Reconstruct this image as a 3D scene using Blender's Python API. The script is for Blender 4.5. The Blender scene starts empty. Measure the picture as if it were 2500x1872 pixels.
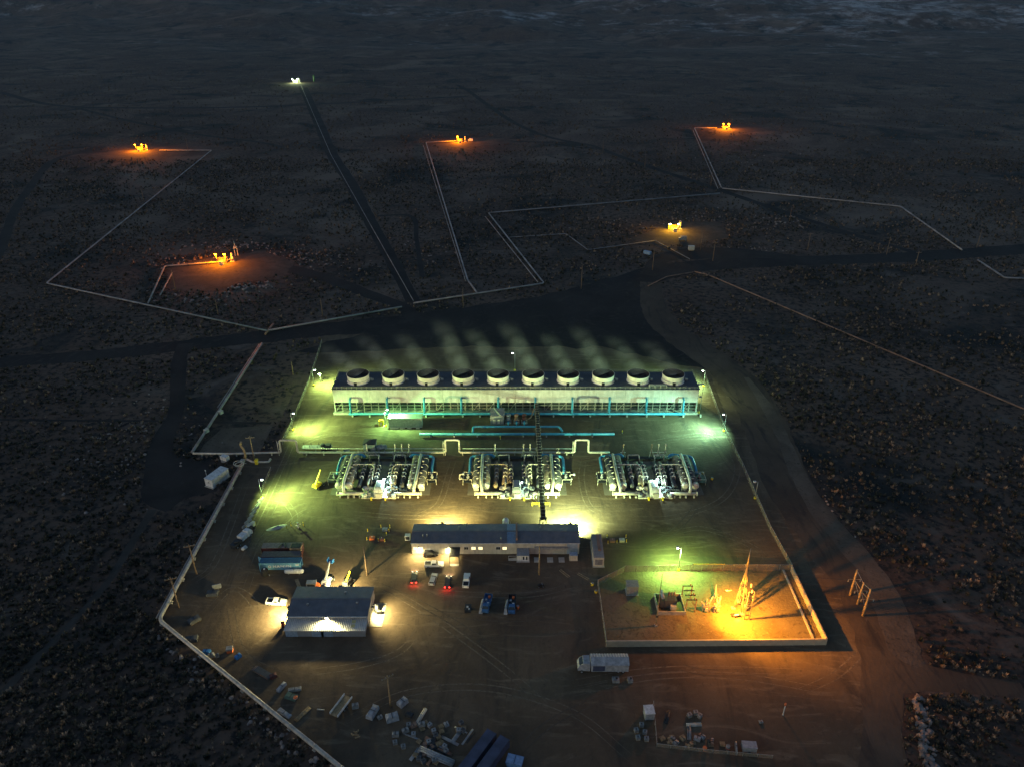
import bpy, bmesh, math, random
import numpy as np
from mathutils import Vector, Matrix, noise

random.seed(7)
rng = np.random.default_rng(7)
R = math.radians
scene = bpy.context.scene
COL = scene.collection

# ------------------------------------------------------------------ camera
CAM_H, CAM_F, CAM_P = 155.0, 1800.0, R(28.4)
cam_data = bpy.data.cameras.new('camera')
cam_data.sensor_width = 36.0
cam_data.lens = 36.0 * CAM_F / 2500.0
cam_data.clip_start = 1.0
cam_data.clip_end = 40000.0
cam = bpy.data.objects.new('camera', cam_data)
COL.objects.link(cam)
cam.location = (0, 0, CAM_H)
cam.rotation_euler = (math.pi / 2 - CAM_P, 0, 0)
scene.camera = cam

# ------------------------------------------------------------------ dusk sky
world = bpy.data.worlds.new('World')
scene.world = world
world.use_nodes = True
wn = world.node_tree
wn.nodes.clear()
w_out = wn.nodes.new('ShaderNodeOutputWorld')
w_bg = wn.nodes.new('ShaderNodeBackground')
w_sky = wn.nodes.new('ShaderNodeTexSky')
w_sky.sky_type = 'NISHITA'
w_sky.sun_disc = False
w_sky.sun_elevation = R(8.0)
w_sky.sun_rotation = R(240)
w_sky.ozone_density = 2.5
w_sky.air_density = 1.0
w_sky.dust_density = 1.0
w_bg.inputs['Strength'].default_value = 0.13
wn.links.new(w_sky.outputs['Color'], w_bg.inputs['Color'])
wn.links.new(w_bg.outputs['Background'], w_out.inputs['Surface'])

# last afterglow low on the left, behind the camera
sun_data = bpy.data.lights.new('afterglow', 'SUN')
sun_data.energy = 0.10
sun_data.angle = R(35)
sun_data.color = (0.85, 0.92, 1.0)
sun = bpy.data.objects.new('afterglow', sun_data)
COL.objects.link(sun)
sun.rotation_euler = Vector((0.80, 0.45, -0.24)).to_track_quat('-Z', 'Y').to_euler()

# ------------------------------------------------------------------ exposure
scene.view_settings.view_transform = 'Standard'
scene.view_settings.look = 'None'
scene.view_settings.exposure = 0.0
scene.view_settings.gamma = 1.0
scene.view_settings.use_curve_mapping = False
scene.render.engine = 'CYCLES'
scene.cycles.use_denoising = True
scene.cycles.max_bounces = 5
scene.cycles.diffuse_bounces = 2
scene.cycles.glossy_bounces = 2
scene.cycles.transmission_bounces = 2
scene.cycles.transparent_max_bounces = 12
scene.cycles.volume_bounces = 0
scene.cycles.volume_max_steps = 64
scene.cycles.sample_clamp_indirect = 4.0

# ------------------------------------------------------------------ helpers
_s, _c = math.sin(CAM_P), math.cos(CAM_P)


def gp(px, py, z=0.0):
    """point of the site plan (height z) surveyed from the photograph's 2500 px grid"""
    u, v = (px - 1250.0) / CAM_F, (py - 936.0) / CAM_F
    t = (CAM_H - z) / (_s + v * _c)
    return (u * t, (_c - v * _s) * t, z)


def g2(px, py):
    """the same from the 2212 px overview"""
    return gp(px * 1.1302, py * 1.1302)


def hz(py, y):
    v = (py - 936.0) / CAM_F
    return CAM_H - y * (_s + v * _c) / (_c - v * _s)


MATS = {}


def mat(name, col, rough=0.7, metal=0.0, var=0.18, scale=1.5, bump=0.0, bscale=12.0, emit=None, estr=0.0):
    if name in MATS:
        return MATS[name]
    m = bpy.data.materials.new(name)
    m.use_nodes = True
    nt = m.node_tree
    b = nt.nodes['Principled BSDF']
    b.inputs['Roughness'].default_value = rough
    b.inputs['Metallic'].default_value = metal
    tc = nt.nodes.new('ShaderNodeTexCoord')
    no = nt.nodes.new('ShaderNodeTexNoise')
    no.inputs['Scale'].default_value = scale
    no.inputs['Detail'].default_value = 6
    nt.links.new(tc.outputs['Object'], no.inputs['Vector'])
    cr = nt.nodes.new('ShaderNodeValToRGB')
    lo = [max(0, c * (1 - var * 1.6)) for c in col]
    hi = [min(1, c * (1 + var)) for c in col]
    cr.color_ramp.elements[0].position = 0.3
    cr.color_ramp.elements[1].position = 0.7
    cr.color_ramp.elements[0].color = (*lo, 1)
    cr.color_ramp.elements[1].color = (*hi, 1)
    nt.links.new(no.outputs['Fac'], cr.inputs['Fac'])
    nt.links.new(cr.outputs['Color'], b.inputs['Base Color'])
    if bump:
        n2 = nt.nodes.new('ShaderNodeTexNoise')
        n2.inputs['Scale'].default_value = bscale
        n2.inputs['Detail'].default_value = 5
        nt.links.new(tc.outputs['Object'], n2.inputs['Vector'])
        bp = nt.nodes.new('ShaderNodeBump')
        bp.inputs['Strength'].default_value = bump
        bp.inputs['Distance'].default_value = 0.1
        nt.links.new(n2.outputs['Fac'], bp.inputs['Height'])
        nt.links.new(bp.outputs['Normal'], b.inputs['Normal'])
    if emit:
        b.inputs['Emission Color'].default_value = (*emit, 1)
        b.inputs['Emission Strength'].default_value = estr
    MATS[name] = m
    return m


def ribbed(name, col, rough, axis, pitch, metal=0.0, depth=0.5):
    """corrugated sheet metal: fine ribs as relief"""
    m = mat(name, col, rough, metal, 0.12, 0.6)
    nt = m.node_tree
    b = nt.nodes['Principled BSDF']
    tc = nt.nodes.new('ShaderNodeTexCoord')
    wv = nt.nodes.new('ShaderNodeTexWave')
    wv.wave_type = 'BANDS'
    wv.bands_direction = axis
    wv.wave_profile = 'SIN'
    wv.inputs['Scale'].default_value = 0.314 / pitch
    bp = nt.nodes.new('ShaderNodeBump')
    bp.inputs['Strength'].default_value = depth
    bp.inputs['Distance'].default_value = 0.12
    nt.links.new(tc.outputs['Object'], wv.inputs['Vector'])
    nt.links.new(wv.outputs['Fac'], bp.inputs['Height'])
    nt.links.new(bp.outputs['Normal'], b.inputs['Normal'])
    return m


def glow(name, col, strength):
    m = bpy.data.materials.new(name)
    m.use_nodes = True
    b = m.node_tree.nodes['Principled BSDF']
    b.inputs['Base Color'].default_value = (*col, 1)
    b.inputs['Emission Color'].default_value = (*col, 1)
    b.inputs['Emission Strength'].default_value = strength
    MATS[name] = m
    return m


class MB:
    """collects faces for one mesh"""

    def __init__(self):
        self.v, self.f, self.s = [], [], []

    def face(self, idx, smooth=False):
        self.f.append(idx)
        self.s.append(smooth)

    def box(self, x0, x1, y0, y1, z0, z1):
        n = len(self.v)
        self.v += [(x0, y0, z0), (x1, y0, z0), (x1, y1, z0), (x0, y1, z0), (x0, y0, z1), (x1, y0, z1), (x1, y1, z1), (x0, y1, z1)]
        for q in ((0, 3, 2, 1), (4, 5, 6, 7), (0, 1, 5, 4), (1, 2, 6, 5), (2, 3, 7, 6), (3, 0, 4, 7)):
            self.face([n + i for i in q])
        return self

    def cbox(self, c, sx, sy, sz):
        return self.box(c[0] - sx / 2, c[0] + sx / 2, c[1] - sy / 2, c[1] + sy / 2, c[2] - sz / 2, c[2] + sz / 2)

    def beam(self, p, q, w, h=None):
        h = h or w
        p, q = Vector(p), Vector(q)
        d = (q - p).normalized()
        up = Vector((0, 0, 1)) if abs(d.z) < 0.95 else Vector((0, 1, 0))
        a = d.cross(up).normalized() * w / 2
        b = a.cross(d).normalized() * h / 2
        n = len(self.v)
        for e in (p, q):
            self.v += [tuple(e - a - b), tuple(e + a - b), tuple(e + a + b), tuple(e - a + b)]
        for k in range(4):
            self.face([n + k, n + (k + 1) % 4, n + 4 + (k + 1) % 4, n + 4 + k])
        self.face([n + 3, n + 2, n + 1, n])
        self.face([n + 4, n + 5, n + 6, n + 7])
        return self

    def tube(self, pts, r, n=10, caps=True, rs=None):
        pts = [Vector(p) for p in pts]
        base = len(self.v)
        ref = None
        for i, p in enumerate(pts):
            if i == 0:
                d = pts[1] - p
            elif i == len(pts) - 1:
                d = p - pts[i - 1]
            else:
                d = (pts[i + 1] - p).normalized() + (p - pts[i - 1]).normalized()
            d.normalize()
            if ref is None:
                ref = Vector((0, 0, 1)) if abs(d.z) < 0.9 else Vector((1, 0, 0))
            a = d.cross(ref)
            if a.length < 1e-4:
                ref = Vector((1, 0, 0)) if abs(d.x) < 0.9 else Vector((0, 1, 0))
                a = d.cross(ref)
            a.normalize()
            b = a.cross(d).normalized()
            ref = b
            rr = rs[i] if rs else r
            for k in range(n):
                t = 2 * math.pi * k / n
                self.v.append(tuple(p + a * (math.cos(t) * rr) + b * (math.sin(t) * rr)))
        for i in range(len(pts) - 1):
            for k in range(n):
                self.face([base + i * n + k, base + i * n + (k + 1) % n, base + (i + 1) * n + (k + 1) % n, base + (i + 1) * n + k], True)
        if caps:
            self.face([base + k for k in range(n)][::-1])
            self.face([base + (len(pts) - 1) * n + k for k in range(n)])
        return self

    def lathe(self, prof, n=20, c=(0, 0, 0), smooth=True, close=True):
        base = len(self.v)
        for r, z in prof:
            for k in range(n):
                t = 2 * math.pi * k / n
                self.v.append((c[0] + r * math.cos(t), c[1] + r * math.sin(t), c[2] + z))
        for i in range(len(prof) - 1):
            for k in range(n):
                self.face([base + i * n + k, base + i * n + (k + 1) % n, base + (i + 1) * n + (k + 1) % n, base + (i + 1) * n + k], smooth)
        if close:
            self.face([base + k for k in range(n)][::-1])
            self.face([base + (len(prof) - 1) * n + k for k in range(n)])
        return self

    def loft(self, prof, hw):
        """side profile in x,z swept across y; hw = half width at each point"""
        n = len(self.v)
        m = len(prof)
        for sgn in (-1, 1):
            for (x, z), w in zip(prof, hw):
                self.v.append((x, sgn * w, z))
        for k in range(m):
            self.face([n + k, n + (k + 1) % m, n + m + (k + 1) % m, n + m + k])
        self.face([n + k for k in range(m)][::-1])
        self.face([n + m + k for k in range(m)])
        return self

    def poly(self, pts):
        n = len(self.v)
        self.v += [tuple(p) for p in pts]
        self.face([n + i for i in range(len(pts))])
        return self

    def mesh(self, name, m):
        me = bpy.data.meshes.new(name)
        me.from_pydata(self.v, [], self.f)
        me.polygons.foreach_set('use_smooth', self.s)
        me.materials.append(m)
        bm = bmesh.new()
        bm.from_mesh(me)
        bmesh.ops.recalc_face_normals(bm, faces=bm.faces)
        bm.to_mesh(me)
        bm.free()
        me.update()
        return me

    def build(self, name, m, parent=None, loc=None, rz=0):
        o = bpy.data.objects.new(name, self.mesh(name, m))
        COL.objects.link(o)
        if parent:
            o.parent = parent
        if loc is not None:
            o.location = loc
        if rz:
            o.rotation_euler.z = rz
        return o


def inst(src, parent, loc, rz=0):
    """another piece of the same shape (shares mesh data)"""
    o = bpy.data.objects.new(src.name.split('.')[0], src.data)
    COL.objects.link(o)
    o.parent = parent
    o.location = loc
    if rz:
        o.rotation_euler.z = rz
    return o


def tag(o, label, cat, group=None):
    o['label'] = label
    o['category'] = cat
    if group:
        o['group'] = group
    return o


def thing(name, label, cat, loc=(0, 0, 0), rz=0.0, group=None):
    o = bpy.data.objects.new(name, None)
    COL.objects.link(o)
    o.empty_display_size = 0.5
    o.location = loc
    o.rotation_euler.z = rz
    return tag(o, label, cat, group)


def copy_tree(o, loc, rz, label, group=None, parent=None):
    c = o.copy()
    COL.objects.link(c)
    c.location = loc
    c.rotation_euler.z = rz
    c['label'] = label
    if group:
        c['group'] = group
    for ch in o.children:
        d = ch.copy()
        COL.objects.link(d)
        d.parent = c
        for g in ch.children:
            e = g.copy()
            COL.objects.link(e)
            e.parent = d
    return c


def bend(pts, rad, k=5):
    """polyline with rounded corners"""
    pts = [Vector(p) for p in pts]
    out = [pts[0]]
    for i in range(1, len(pts) - 1):
        a, b, c = pts[i - 1], pts[i], pts[i + 1]
        u, w = (a - b), (c - b)
        rr = min(rad, u.length * 0.45, w.length * 0.45)
        p0, p1 = b + u.normalized() * rr, b + w.normalized() * rr
        for j in range(k + 1):
            t = j / k
            out.append(p0 * (1 - t) ** 2 + b * 2 * t * (1 - t) + p1 * t * t)
    out.append(pts[-1])
    return out


def rough_edge(pts, step=4.0, amp=1.3):
    out = []
    n = len(pts)
    for i in range(n):
        a, b = Vector(pts[i][:2]), Vector(pts[(i + 1) % n][:2])
        k = max(1, int((b - a).length / step))
        d = (b - a).normalized()
        nn = Vector((-d.y, d.x))
        for j in range(k):
            p = a.lerp(b, j / k)
            out.append(p + nn * amp * (noise.noise((p.x / 9.0, p.y / 9.0, 4.0)) + .7 * noise.noise((p.x / 3.0, p.y / 3.0, 8.0))))
    return out


def sheet(name, pts, z, m, kind='structure'):
    o = MB().poly([(p[0], p[1], z) for p in pts]).build(name, m)
    o['kind'] = kind
    return o


def smooth_line(pts, k=6):
    """Catmull-Rom through the points (x,y)"""
    P = [Vector((p[0], p[1])) for p in pts]
    P = [P[0] * 2 - P[1]] + P + [P[-1] * 2 - P[-2]]
    out = []
    for i in range(1, len(P) - 2):
        for j in range(k):
            t = j / k
            a, b, c, d = P[i - 1], P[i], P[i + 1], P[i + 2]
            out.append(0.5 * ((2 * b) + (c - a) * t + (2 * a - 5 * b + 4 * c - d) * t * t + (3 * b - a - 3 * c + d) * t ** 3))
    out.append(P[-2])
    return out


LANES = []


def ribbon(name, pts, width, z, m, clear=1.0, k=12):
    """a road or track following a line; width may be a list"""
    ln = smooth_line(pts, k)
    n = len(ln)
    if isinstance(width, (int, float)):
        ws = [width] * n
    else:
        ws = list(np.interp(np.linspace(0, len(width) - 1, n), range(len(width)), width))
    mb = MB()
    for i, p in enumerate(ln):
        d = ln[min(i + 1, n - 1)] - ln[max(i - 1, 0)]
        d.normalize()
        nn = Vector((-d.y, d.x))
        w = ws[i] / 2 * (1 + 0.16 * noise.noise((p.x / 14.0, p.y / 14.0, 2.0)) + 0.10 * noise.noise((p.x / 4.0, p.y / 4.0, 5.0)))
        a, b = p + nn * w, p - nn * w
        mb.v += [(a.x, a.y, z), (b.x, b.y, z)]
    for i in range(n - 1):
        mb.face([2 * i, 2 * i + 1, 2 * i + 3, 2 * i + 2])
    o = mb.build(name, m)
    o['kind'] = 'structure'
    for i in range(n - 1):
        LANES.append((ln[i].x, ln[i].y, ln[i + 1].x, ln[i + 1].y, ws[i] / 2 * clear))
    return o


def lamp(parent, loc, col, power, radius=0.12, spot=None, aim=None, name='bulb'):
    if spot:
        d = bpy.data.lights.new(name, 'SPOT')
        d.spot_size = R(spot)
        d.spot_blend = 0.9
    else:
        d = bpy.data.lights.new(name, 'POINT')
    d.energy = power
    d.color = col
    d.shadow_soft_size = radius
    o = bpy.data.objects.new(name, d)
    COL.objects.link(o)
    o.parent = parent
    o.location = loc
    if spot:
        v = Vector(aim) if aim else Vector((0, 0, -1))
        o.rotation_euler = v.to_track_quat('-Z', 'Y').to_euler()
    return o

# ------------------------------------------------------------------ materials
STEEL = mat('galvanised_steel', (0.34, 0.35, 0.36), 0.5, 0.4)
WHITE = mat('white_paint', (0.66, 0.66, 0.64), 0.5)
CREAM = mat('cream_cladding', (0.62, 0.58, 0.48), 0.45, 0.15, 0.12, 0.8)
PIPECLAD = mat('pipe_cladding', (0.52, 0.47, 0.40), 0.45, 0.25, 0.15, 0.4)
FARPIPE = mat('weathered_pipe_cladding', (0.27, 0.26, 0.26), 0.5, 0.2, 0.3, 0.15)
RUSTPIPE = mat('rust_brown_pipe', (0.30, 0.17, 0.11), 0.7, 0.0, 0.25, 0.3)
BLUEPIPE = mat('blue_pipe_paint', (0.05, 0.27, 0.46), 0.4, 0.0, 0.12)
DARK = mat('dark_steel', (0.035, 0.038, 0.042), 0.6, 0.3)
INSUL = mat('dark_lagging', (0.06, 0.062, 0.065), 0.7)
BLACK = mat('black_rubber', (0.015, 0.015, 0.016), 0.85)
CONC = mat('concrete', (0.40, 0.38, 0.34), 0.9, 0, 0.15, 0.7, 0.3)
WOOD = mat('pole_timber', (0.23, 0.15, 0.09), 0.85, 0, 0.25, 2.0)
YELLOW = mat('yellow_paint', (0.75, 0.55, 0.03), 0.5)
ORANGE = mat('orange_paint', (0.70, 0.16, 0.04), 0.55)
RED = mat('red_paint', (0.42, 0.03, 0.025), 0.5)
MAROON = mat('maroon_container_paint', (0.10, 0.025, 0.02), 0.6)
BLUE = mat('blue_paint', (0.03, 0.16, 0.42), 0.45)
CBLUE = ribbed('blue_container_sheet', (0.17, 0.40, 0.54), 0.5, 'X', 0.3, depth=0.4)
CBLUET = mat('blue_container_roof', (0.02, 0.10, 0.20), 0.6)
NAVYBOX = mat('navy_container_paint', (0.055, 0.065, 0.115), 0.6, 0, .3, .4)
GREY = mat('grey_paint', (0.25, 0.26, 0.27), 0.55)
MIDGREEN = mat('grey_green_enclosure', (0.24, 0.28, 0.24), 0.55)
ROOF = ribbed('dark_roof_sheet', (0.125, 0.132, 0.150), 0.45, 'X', 0.45, 0.2, 0.25)
LEANROOF = ribbed('pale_corrugated_roof', (0.46, 0.47, 0.47), 0.45, 'X', 0.5, 0.2, 1.0)
SIDING = ribbed('tan_wall_siding', (0.46, 0.43, 0.37), 0.6, 'X', 0.4, 0.0, 0.3)
ENDSIDING = ribbed('tan_end_siding', (0.44, 0.40, 0.34), 0.6, 'Y', 0.4, 0.0, 0.3)
TOWERWALL = ribbed('tower_casing_sheet', (0.54, 0.51, 0.50), 0.55, 'X', 0.9, 0.0, 0.15)
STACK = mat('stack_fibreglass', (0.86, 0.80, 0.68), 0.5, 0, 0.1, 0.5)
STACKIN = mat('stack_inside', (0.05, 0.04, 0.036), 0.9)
DECK = mat('tower_roof_deck', (0.055, 0.062, 0.08), 0.7, 0, 0.2, 0.3)
FILL = mat('wet_fill_dark', (0.02, 0.026, 0.026), 0.5)
GLASS = mat('dark_glass', (0.02, 0.025, 0.03), 0.08)
GALVMESH = mat('fence_post_steel', (0.40, 0.38, 0.34), 0.5, 0.3)
DOORBLUE = mat('pale_blue_door', (0.24, 0.31, 0.40), 0.5)
SKYLIGHT = mat('fibreglass_skylight', (0.55, 0.50, 0.22), 0.4)
PANELBLUE = mat('translucent_roof_panel', (0.14, 0.22, 0.32), 0.35)
TARP = mat('white_tarpaulin', (0.32, 0.33, 0.35), 0.6, 0, 0.25, 1.0, 0.4, 2.0)
PLASTIC = mat('white_plastic', (0.25, 0.25, 0.24), 0.5, 0, .35, 1.2)
RUBBLE = mat('pale_boulder', (0.26, 0.21, 0.185), 0.9, 0, 0.35, 0.5, 0.5, 3.0)
TIMBER = mat('sawn_timber', (0.36, 0.25, 0.13), 0.85, 0, 0.25, 2.0)
LIT_WARM = glow('lit_window_warm', (1.0, 0.80, 0.42), 1.6)
LENS_GREEN = glow('mercury_lamp_lens', (0.85, 1.0, 0.75), 30.0)
LENS_WARM = glow('warm_lamp_lens', (1.0, 0.86, 0.55), 30.0)
LENS_SODIUM = glow('sodium_lamp_lens', (1.0, 0.40, 0.05), 14.0)
LENS_COOL = glow('cool_lamp_lens', (0.75, 1.0, 0.97), 30.0)
TAIL = glow('tail_light_red', (1.0, 0.03, 0.02), 12.0)
HEAD = glow('headlight_glow', (1.0, 0.85, 0.6), 12.0)
TAILOFF = mat('tail_lens', (0.3, 0.01, 0.01), 0.2)
HEADOFF = mat('headlight_lens', (0.6, 0.6, 0.6), 0.15)


def fence_mesh_material():
    m = bpy.data.materials.new('chain_link_wire')
    m.use_nodes = True
    nt = m.node_tree
    b = nt.nodes['Principled BSDF']
    b.inputs['Base Color'].default_value = (0.42, 0.38, 0.30, 1)
    b.inputs['Metallic'].default_value = 0.3
    b.inputs['Roughness'].default_value = 0.6
    tr = nt.nodes.new('ShaderNodeBsdfTransparent')
    mx = nt.nodes.new('ShaderNodeMixShader')
    tc = nt.nodes.new('ShaderNodeTexCoord')
    no = nt.nodes.new('ShaderNodeTexNoise')
    no.inputs['Scale'].default_value = 2.0
    mp = nt.nodes.new('ShaderNodeMapRange')
    mp.inputs['To Min'].default_value = 0.66
    mp.inputs['To Max'].default_value = 0.86
    nt.links.new(tc.outputs['Object'], no.inputs['Vector'])
    nt.links.new(no.outputs['Fac'], mp.inputs['Value'])
    nt.links.new(mp.outputs['Result'], mx.inputs['Fac'])
    nt.links.new(b.outputs['BSDF'], mx.inputs[1])
    nt.links.new(tr.outputs['BSDF'], mx.inputs[2])
    nt.links.new(mx.outputs['Shader'], nt.nodes['Material Output'].inputs['Surface'])
    return m


CHAIN = fence_mesh_material()


def add_streaks(m, dark, amount=0.5, sx_=1.2, sz_=0.12):
    """rain streaks and grime running down a wall"""
    nt = m.node_tree
    b = nt.nodes['Principled BSDF']
    src = b.inputs['Base Color'].links[0].from_socket
    tc = nt.nodes.new('ShaderNodeNewGeometry')
    mp = nt.nodes.new('ShaderNodeMapping')
    mp.inputs['Scale'].default_value = (sx_, sx_, sz_)
    no = nt.nodes.new('ShaderNodeTexNoise')
    no.inputs['Scale'].default_value = 1.0
    no.inputs['Detail'].default_value = 7
    mr = nt.nodes.new('ShaderNodeMapRange')
    mr.inputs['From Min'].default_value = .48
    mr.inputs['From Max'].default_value = .72
    mr.inputs['To Max'].default_value = amount
    mx = nt.nodes.new('ShaderNodeMix')
    mx.data_type = 'RGBA'
    nt.links.new(tc.outputs['Position'], mp.inputs['Vector'])
    nt.links.new(mp.outputs['Vector'], no.inputs['Vector'])
    nt.links.new(no.outputs['Fac'], mr.inputs['Value'])
    nt.links.new(mr.outputs['Result'], mx.inputs['Factor'])
    nt.links.new(src, mx.inputs['A'])
    mx.inputs['B'].default_value = (*dark, 1)
    nt.links.new(mx.outputs['Result'], b.inputs['Base Color'])


add_streaks(TOWERWALL, (.30, .24, .21), .5, .5, .08)
add_streaks(SIDING, (.20, .17, .14), .5)
add_streaks(ENDSIDING, (.20, .17, .14), .5)
add_streaks(ROOF, (.20, .17, .15), .45, .35, .35)
add_streaks(CREAM, (.30, .24, .16), .4)
add_streaks(PIPECLAD, (.18, .14, .10), .6)
add_streaks(WHITE, (.28, .25, .21), .5)
add_streaks(CBLUE, (.08, .14, .18), .5)
add_streaks(TARP, (.20, .20, .20), .5, .8, .8)


def earth(name, layers, bump=0.4, bscale=3.0, stretch=None, streak=0.0):
    """soil: stacked noise layers [(scale, distortion, colour_a, colour_b, low, high)] in world metres"""
    m = bpy.data.materials.new(name)
    m.use_nodes = True
    nt = m.node_tree
    L = nt.links.new
    b = nt.nodes['Principled BSDF']
    b.inputs['Roughness'].default_value = 0.95
    b.inputs['Specular IOR Level'].default_value = 0.15
    ge = nt.nodes.new('ShaderNodeNewGeometry')
    prev = None
    for i, (sc, dist, ca, lo, hi) in enumerate(layers):
        no = nt.nodes.new('ShaderNodeTexNoise')
        no.inputs['Scale'].default_value = sc
        no.inputs['Detail'].default_value = 8
        no.inputs['Roughness'].default_value = 0.6
        no.inputs['Distortion'].default_value = dist
        if stretch and i in stretch:
            mp = nt.nodes.new('ShaderNodeMapping')
            mp.inputs['Scale'].default_value = stretch[i][0]
            mp.inputs['Rotation'].default_value = (0, 0, R(stretch[i][1]))
            L(ge.outputs['Position'], mp.inputs['Vector'])
            L(mp.outputs['Vector'], no.inputs['Vector'])
        else:
            L(ge.outputs['Position'], no.inputs['Vector'])
        if prev is None:
            cr = nt.nodes.new('ShaderNodeValToRGB')
            cr.color_ramp.elements[0].color = (*ca[0], 1)
            cr.color_ramp.elements[1].color = (*ca[1], 1)
            cr.color_ramp.elements[0].position = lo
            cr.color_ramp.elements[1].position = hi
            L(no.outputs['Fac'], cr.inputs['Fac'])
            prev = cr.outputs['Color']
        else:
            mr = nt.nodes.new('ShaderNodeMapRange')
            mr.inputs['From Min'].default_value = lo
            mr.inputs['From Max'].default_value = hi
            L(no.outputs['Fac'], mr.inputs['Value'])
            mx = nt.nodes.new('ShaderNodeMix')
            mx.data_type = 'RGBA'
            L(mr.outputs['Result'], mx.inputs['Factor'])
            L(prev, mx.inputs['A'])
            mx.inputs['B'].default_value = (*ca, 1)
            prev = mx.outputs['Result']
    L(prev, b.inputs['Base Color'])
    n2 = nt.nodes.new('ShaderNodeTexNoise')
    n2.inputs['Scale'].default_value = bscale
    n2.inputs['Detail'].default_value = 6
    L(ge.outputs['Position'], n2.inputs['Vector'])
    bp = nt.nodes.new('ShaderNodeBump')
    bp.inputs['Strength'].default_value = bump
    bp.inputs['Distance'].default_value = 0.25
    L(n2.outputs['Fac'], bp.inputs['Height'])
    L(bp.outputs['Normal'], b.inputs['Normal'])
    return m, prev, nt, b


M_SCRUB, prev, nt, b = earth('scrubland_soil', [
    (0.010, 0.5, ((0.082, 0.053, 0.039), (0.140, 0.094, 0.067)), 0.35, 0.65),
    (0.35, 0.0, (0.018, 0.018, 0.017), 0.48, 0.60),
    (0.06, 0.6, (0.080, 0.052, 0.040), 0.52, 0.70),
    (0.0055, 1.2, (0.150, 0.110, 0.083), 0.52, 0.64),
    (0.014, 0.8, (0.020, 0.022, 0.021), 0.52, 0.64),
    (0.045, 0.8, (0.135, 0.104, 0.082), 0.56, 0.70),
    (1.1, 0.0, (0.14, 0.108, 0.082), 0.60, 0.72),
], 0.6, 0.8)
# thin snow lying in patches on the far hills
ge = nt.nodes.new('ShaderNodeNewGeometry')
sx = nt.nodes.new('ShaderNodeSeparateXYZ')
nt.links.new(ge.outputs['Position'], sx.inputs[0])
yr = nt.nodes.new('ShaderNodeMapRange')
yr.inputs['From Min'].default_value = 1300
yr.inputs['From Max'].default_value = 3000
yr.inputs['To Min'].default_value = -0.12
yr.inputs['To Max'].default_value = 0.10
nt.links.new(sx.outputs['Y'], yr.inputs['Value'])
sn = nt.nodes.new('ShaderNodeTexNoise')
sn.inputs['Scale'].default_value = 0.011
sn.inputs['Detail'].default_value = 9
sn.inputs['Roughness'].default_value = 0.78
nt.links.new(ge.outputs['Position'], sn.inputs['Vector'])
sm = nt.nodes.new('ShaderNodeTexNoise')
sm.inputs['Scale'].default_value = 0.0016
sm.inputs['Detail'].default_value = 3
nt.links.new(ge.outputs['Position'], sm.inputs['Vector'])
xm = nt.nodes.new('ShaderNodeMapRange')
xm.inputs['From Min'].default_value = -1500
xm.inputs['From Max'].default_value = 1800
xm.inputs['To Min'].default_value = -0.40
xm.inputs['To Max'].default_value = -0.28
nt.links.new(sx.outputs['X'], xm.inputs['Value'])
sa = nt.nodes.new('ShaderNodeMath')
sa.operation = 'MULTIPLY_ADD'
nt.links.new(sm.outputs['Fac'], sa.inputs[0])
sa.inputs[1].default_value = 0.62
nt.links.new(xm.outputs['Result'], sa.inputs[2])
sb = nt.nodes.new('ShaderNodeMath')
nt.links.new(sa.outputs[0], sb.inputs[0])
nt.links.new(yr.outputs['Result'], sb.inputs[1])
ad = nt.nodes.new('ShaderNodeMath')
nt.links.new(sn.outputs['Fac'], ad.inputs[0])
nt.links.new(sb.outputs[0], ad.inputs[1])
sr = nt.nodes.new('ShaderNodeMapRange')
sr.inputs['From Min'].default_value = 0.60
sr.inputs['From Max'].default_value = 0.76
nt.links.new(ad.outputs[0], sr.inputs['Value'])
smx = nt.nodes.new('ShaderNodeMix')
smx.data_type = 'RGBA'
nt.links.new(sr.outputs['Result'], smx.inputs['Factor'])
nt.links.new(prev, smx.inputs['A'])
smx.inputs['B'].default_value = (0.36, 0.36, 0.36, 1)
nt.links.new(smx.outputs['Result'], b.inputs['Base Color'])

M_YARD = earth('packed_yard_dirt', [
    (0.035, 0.8, ((0.086, 0.059, 0.038), (0.148, 0.108, 0.070)), 0.36, 0.66),
    (0.10, 2.2, (0.070, 0.053, 0.039), 0.50, 0.70),
    (0.16, 3.0, (0.20, 0.152, 0.10), 0.54, 0.76),
    (0.9, 1.0, (0.075, 0.057, 0.041), 0.58, 0.72),
    (2.6, 0.5, (0.17, 0.133, 0.092), 0.66, 0.80),
], 0.45, 0.8, {1: ((1, 0.22, 1), 12), 2: ((0.25, 1, 1), 20)})
M_YARD, prev, nt, b = M_YARD
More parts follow.
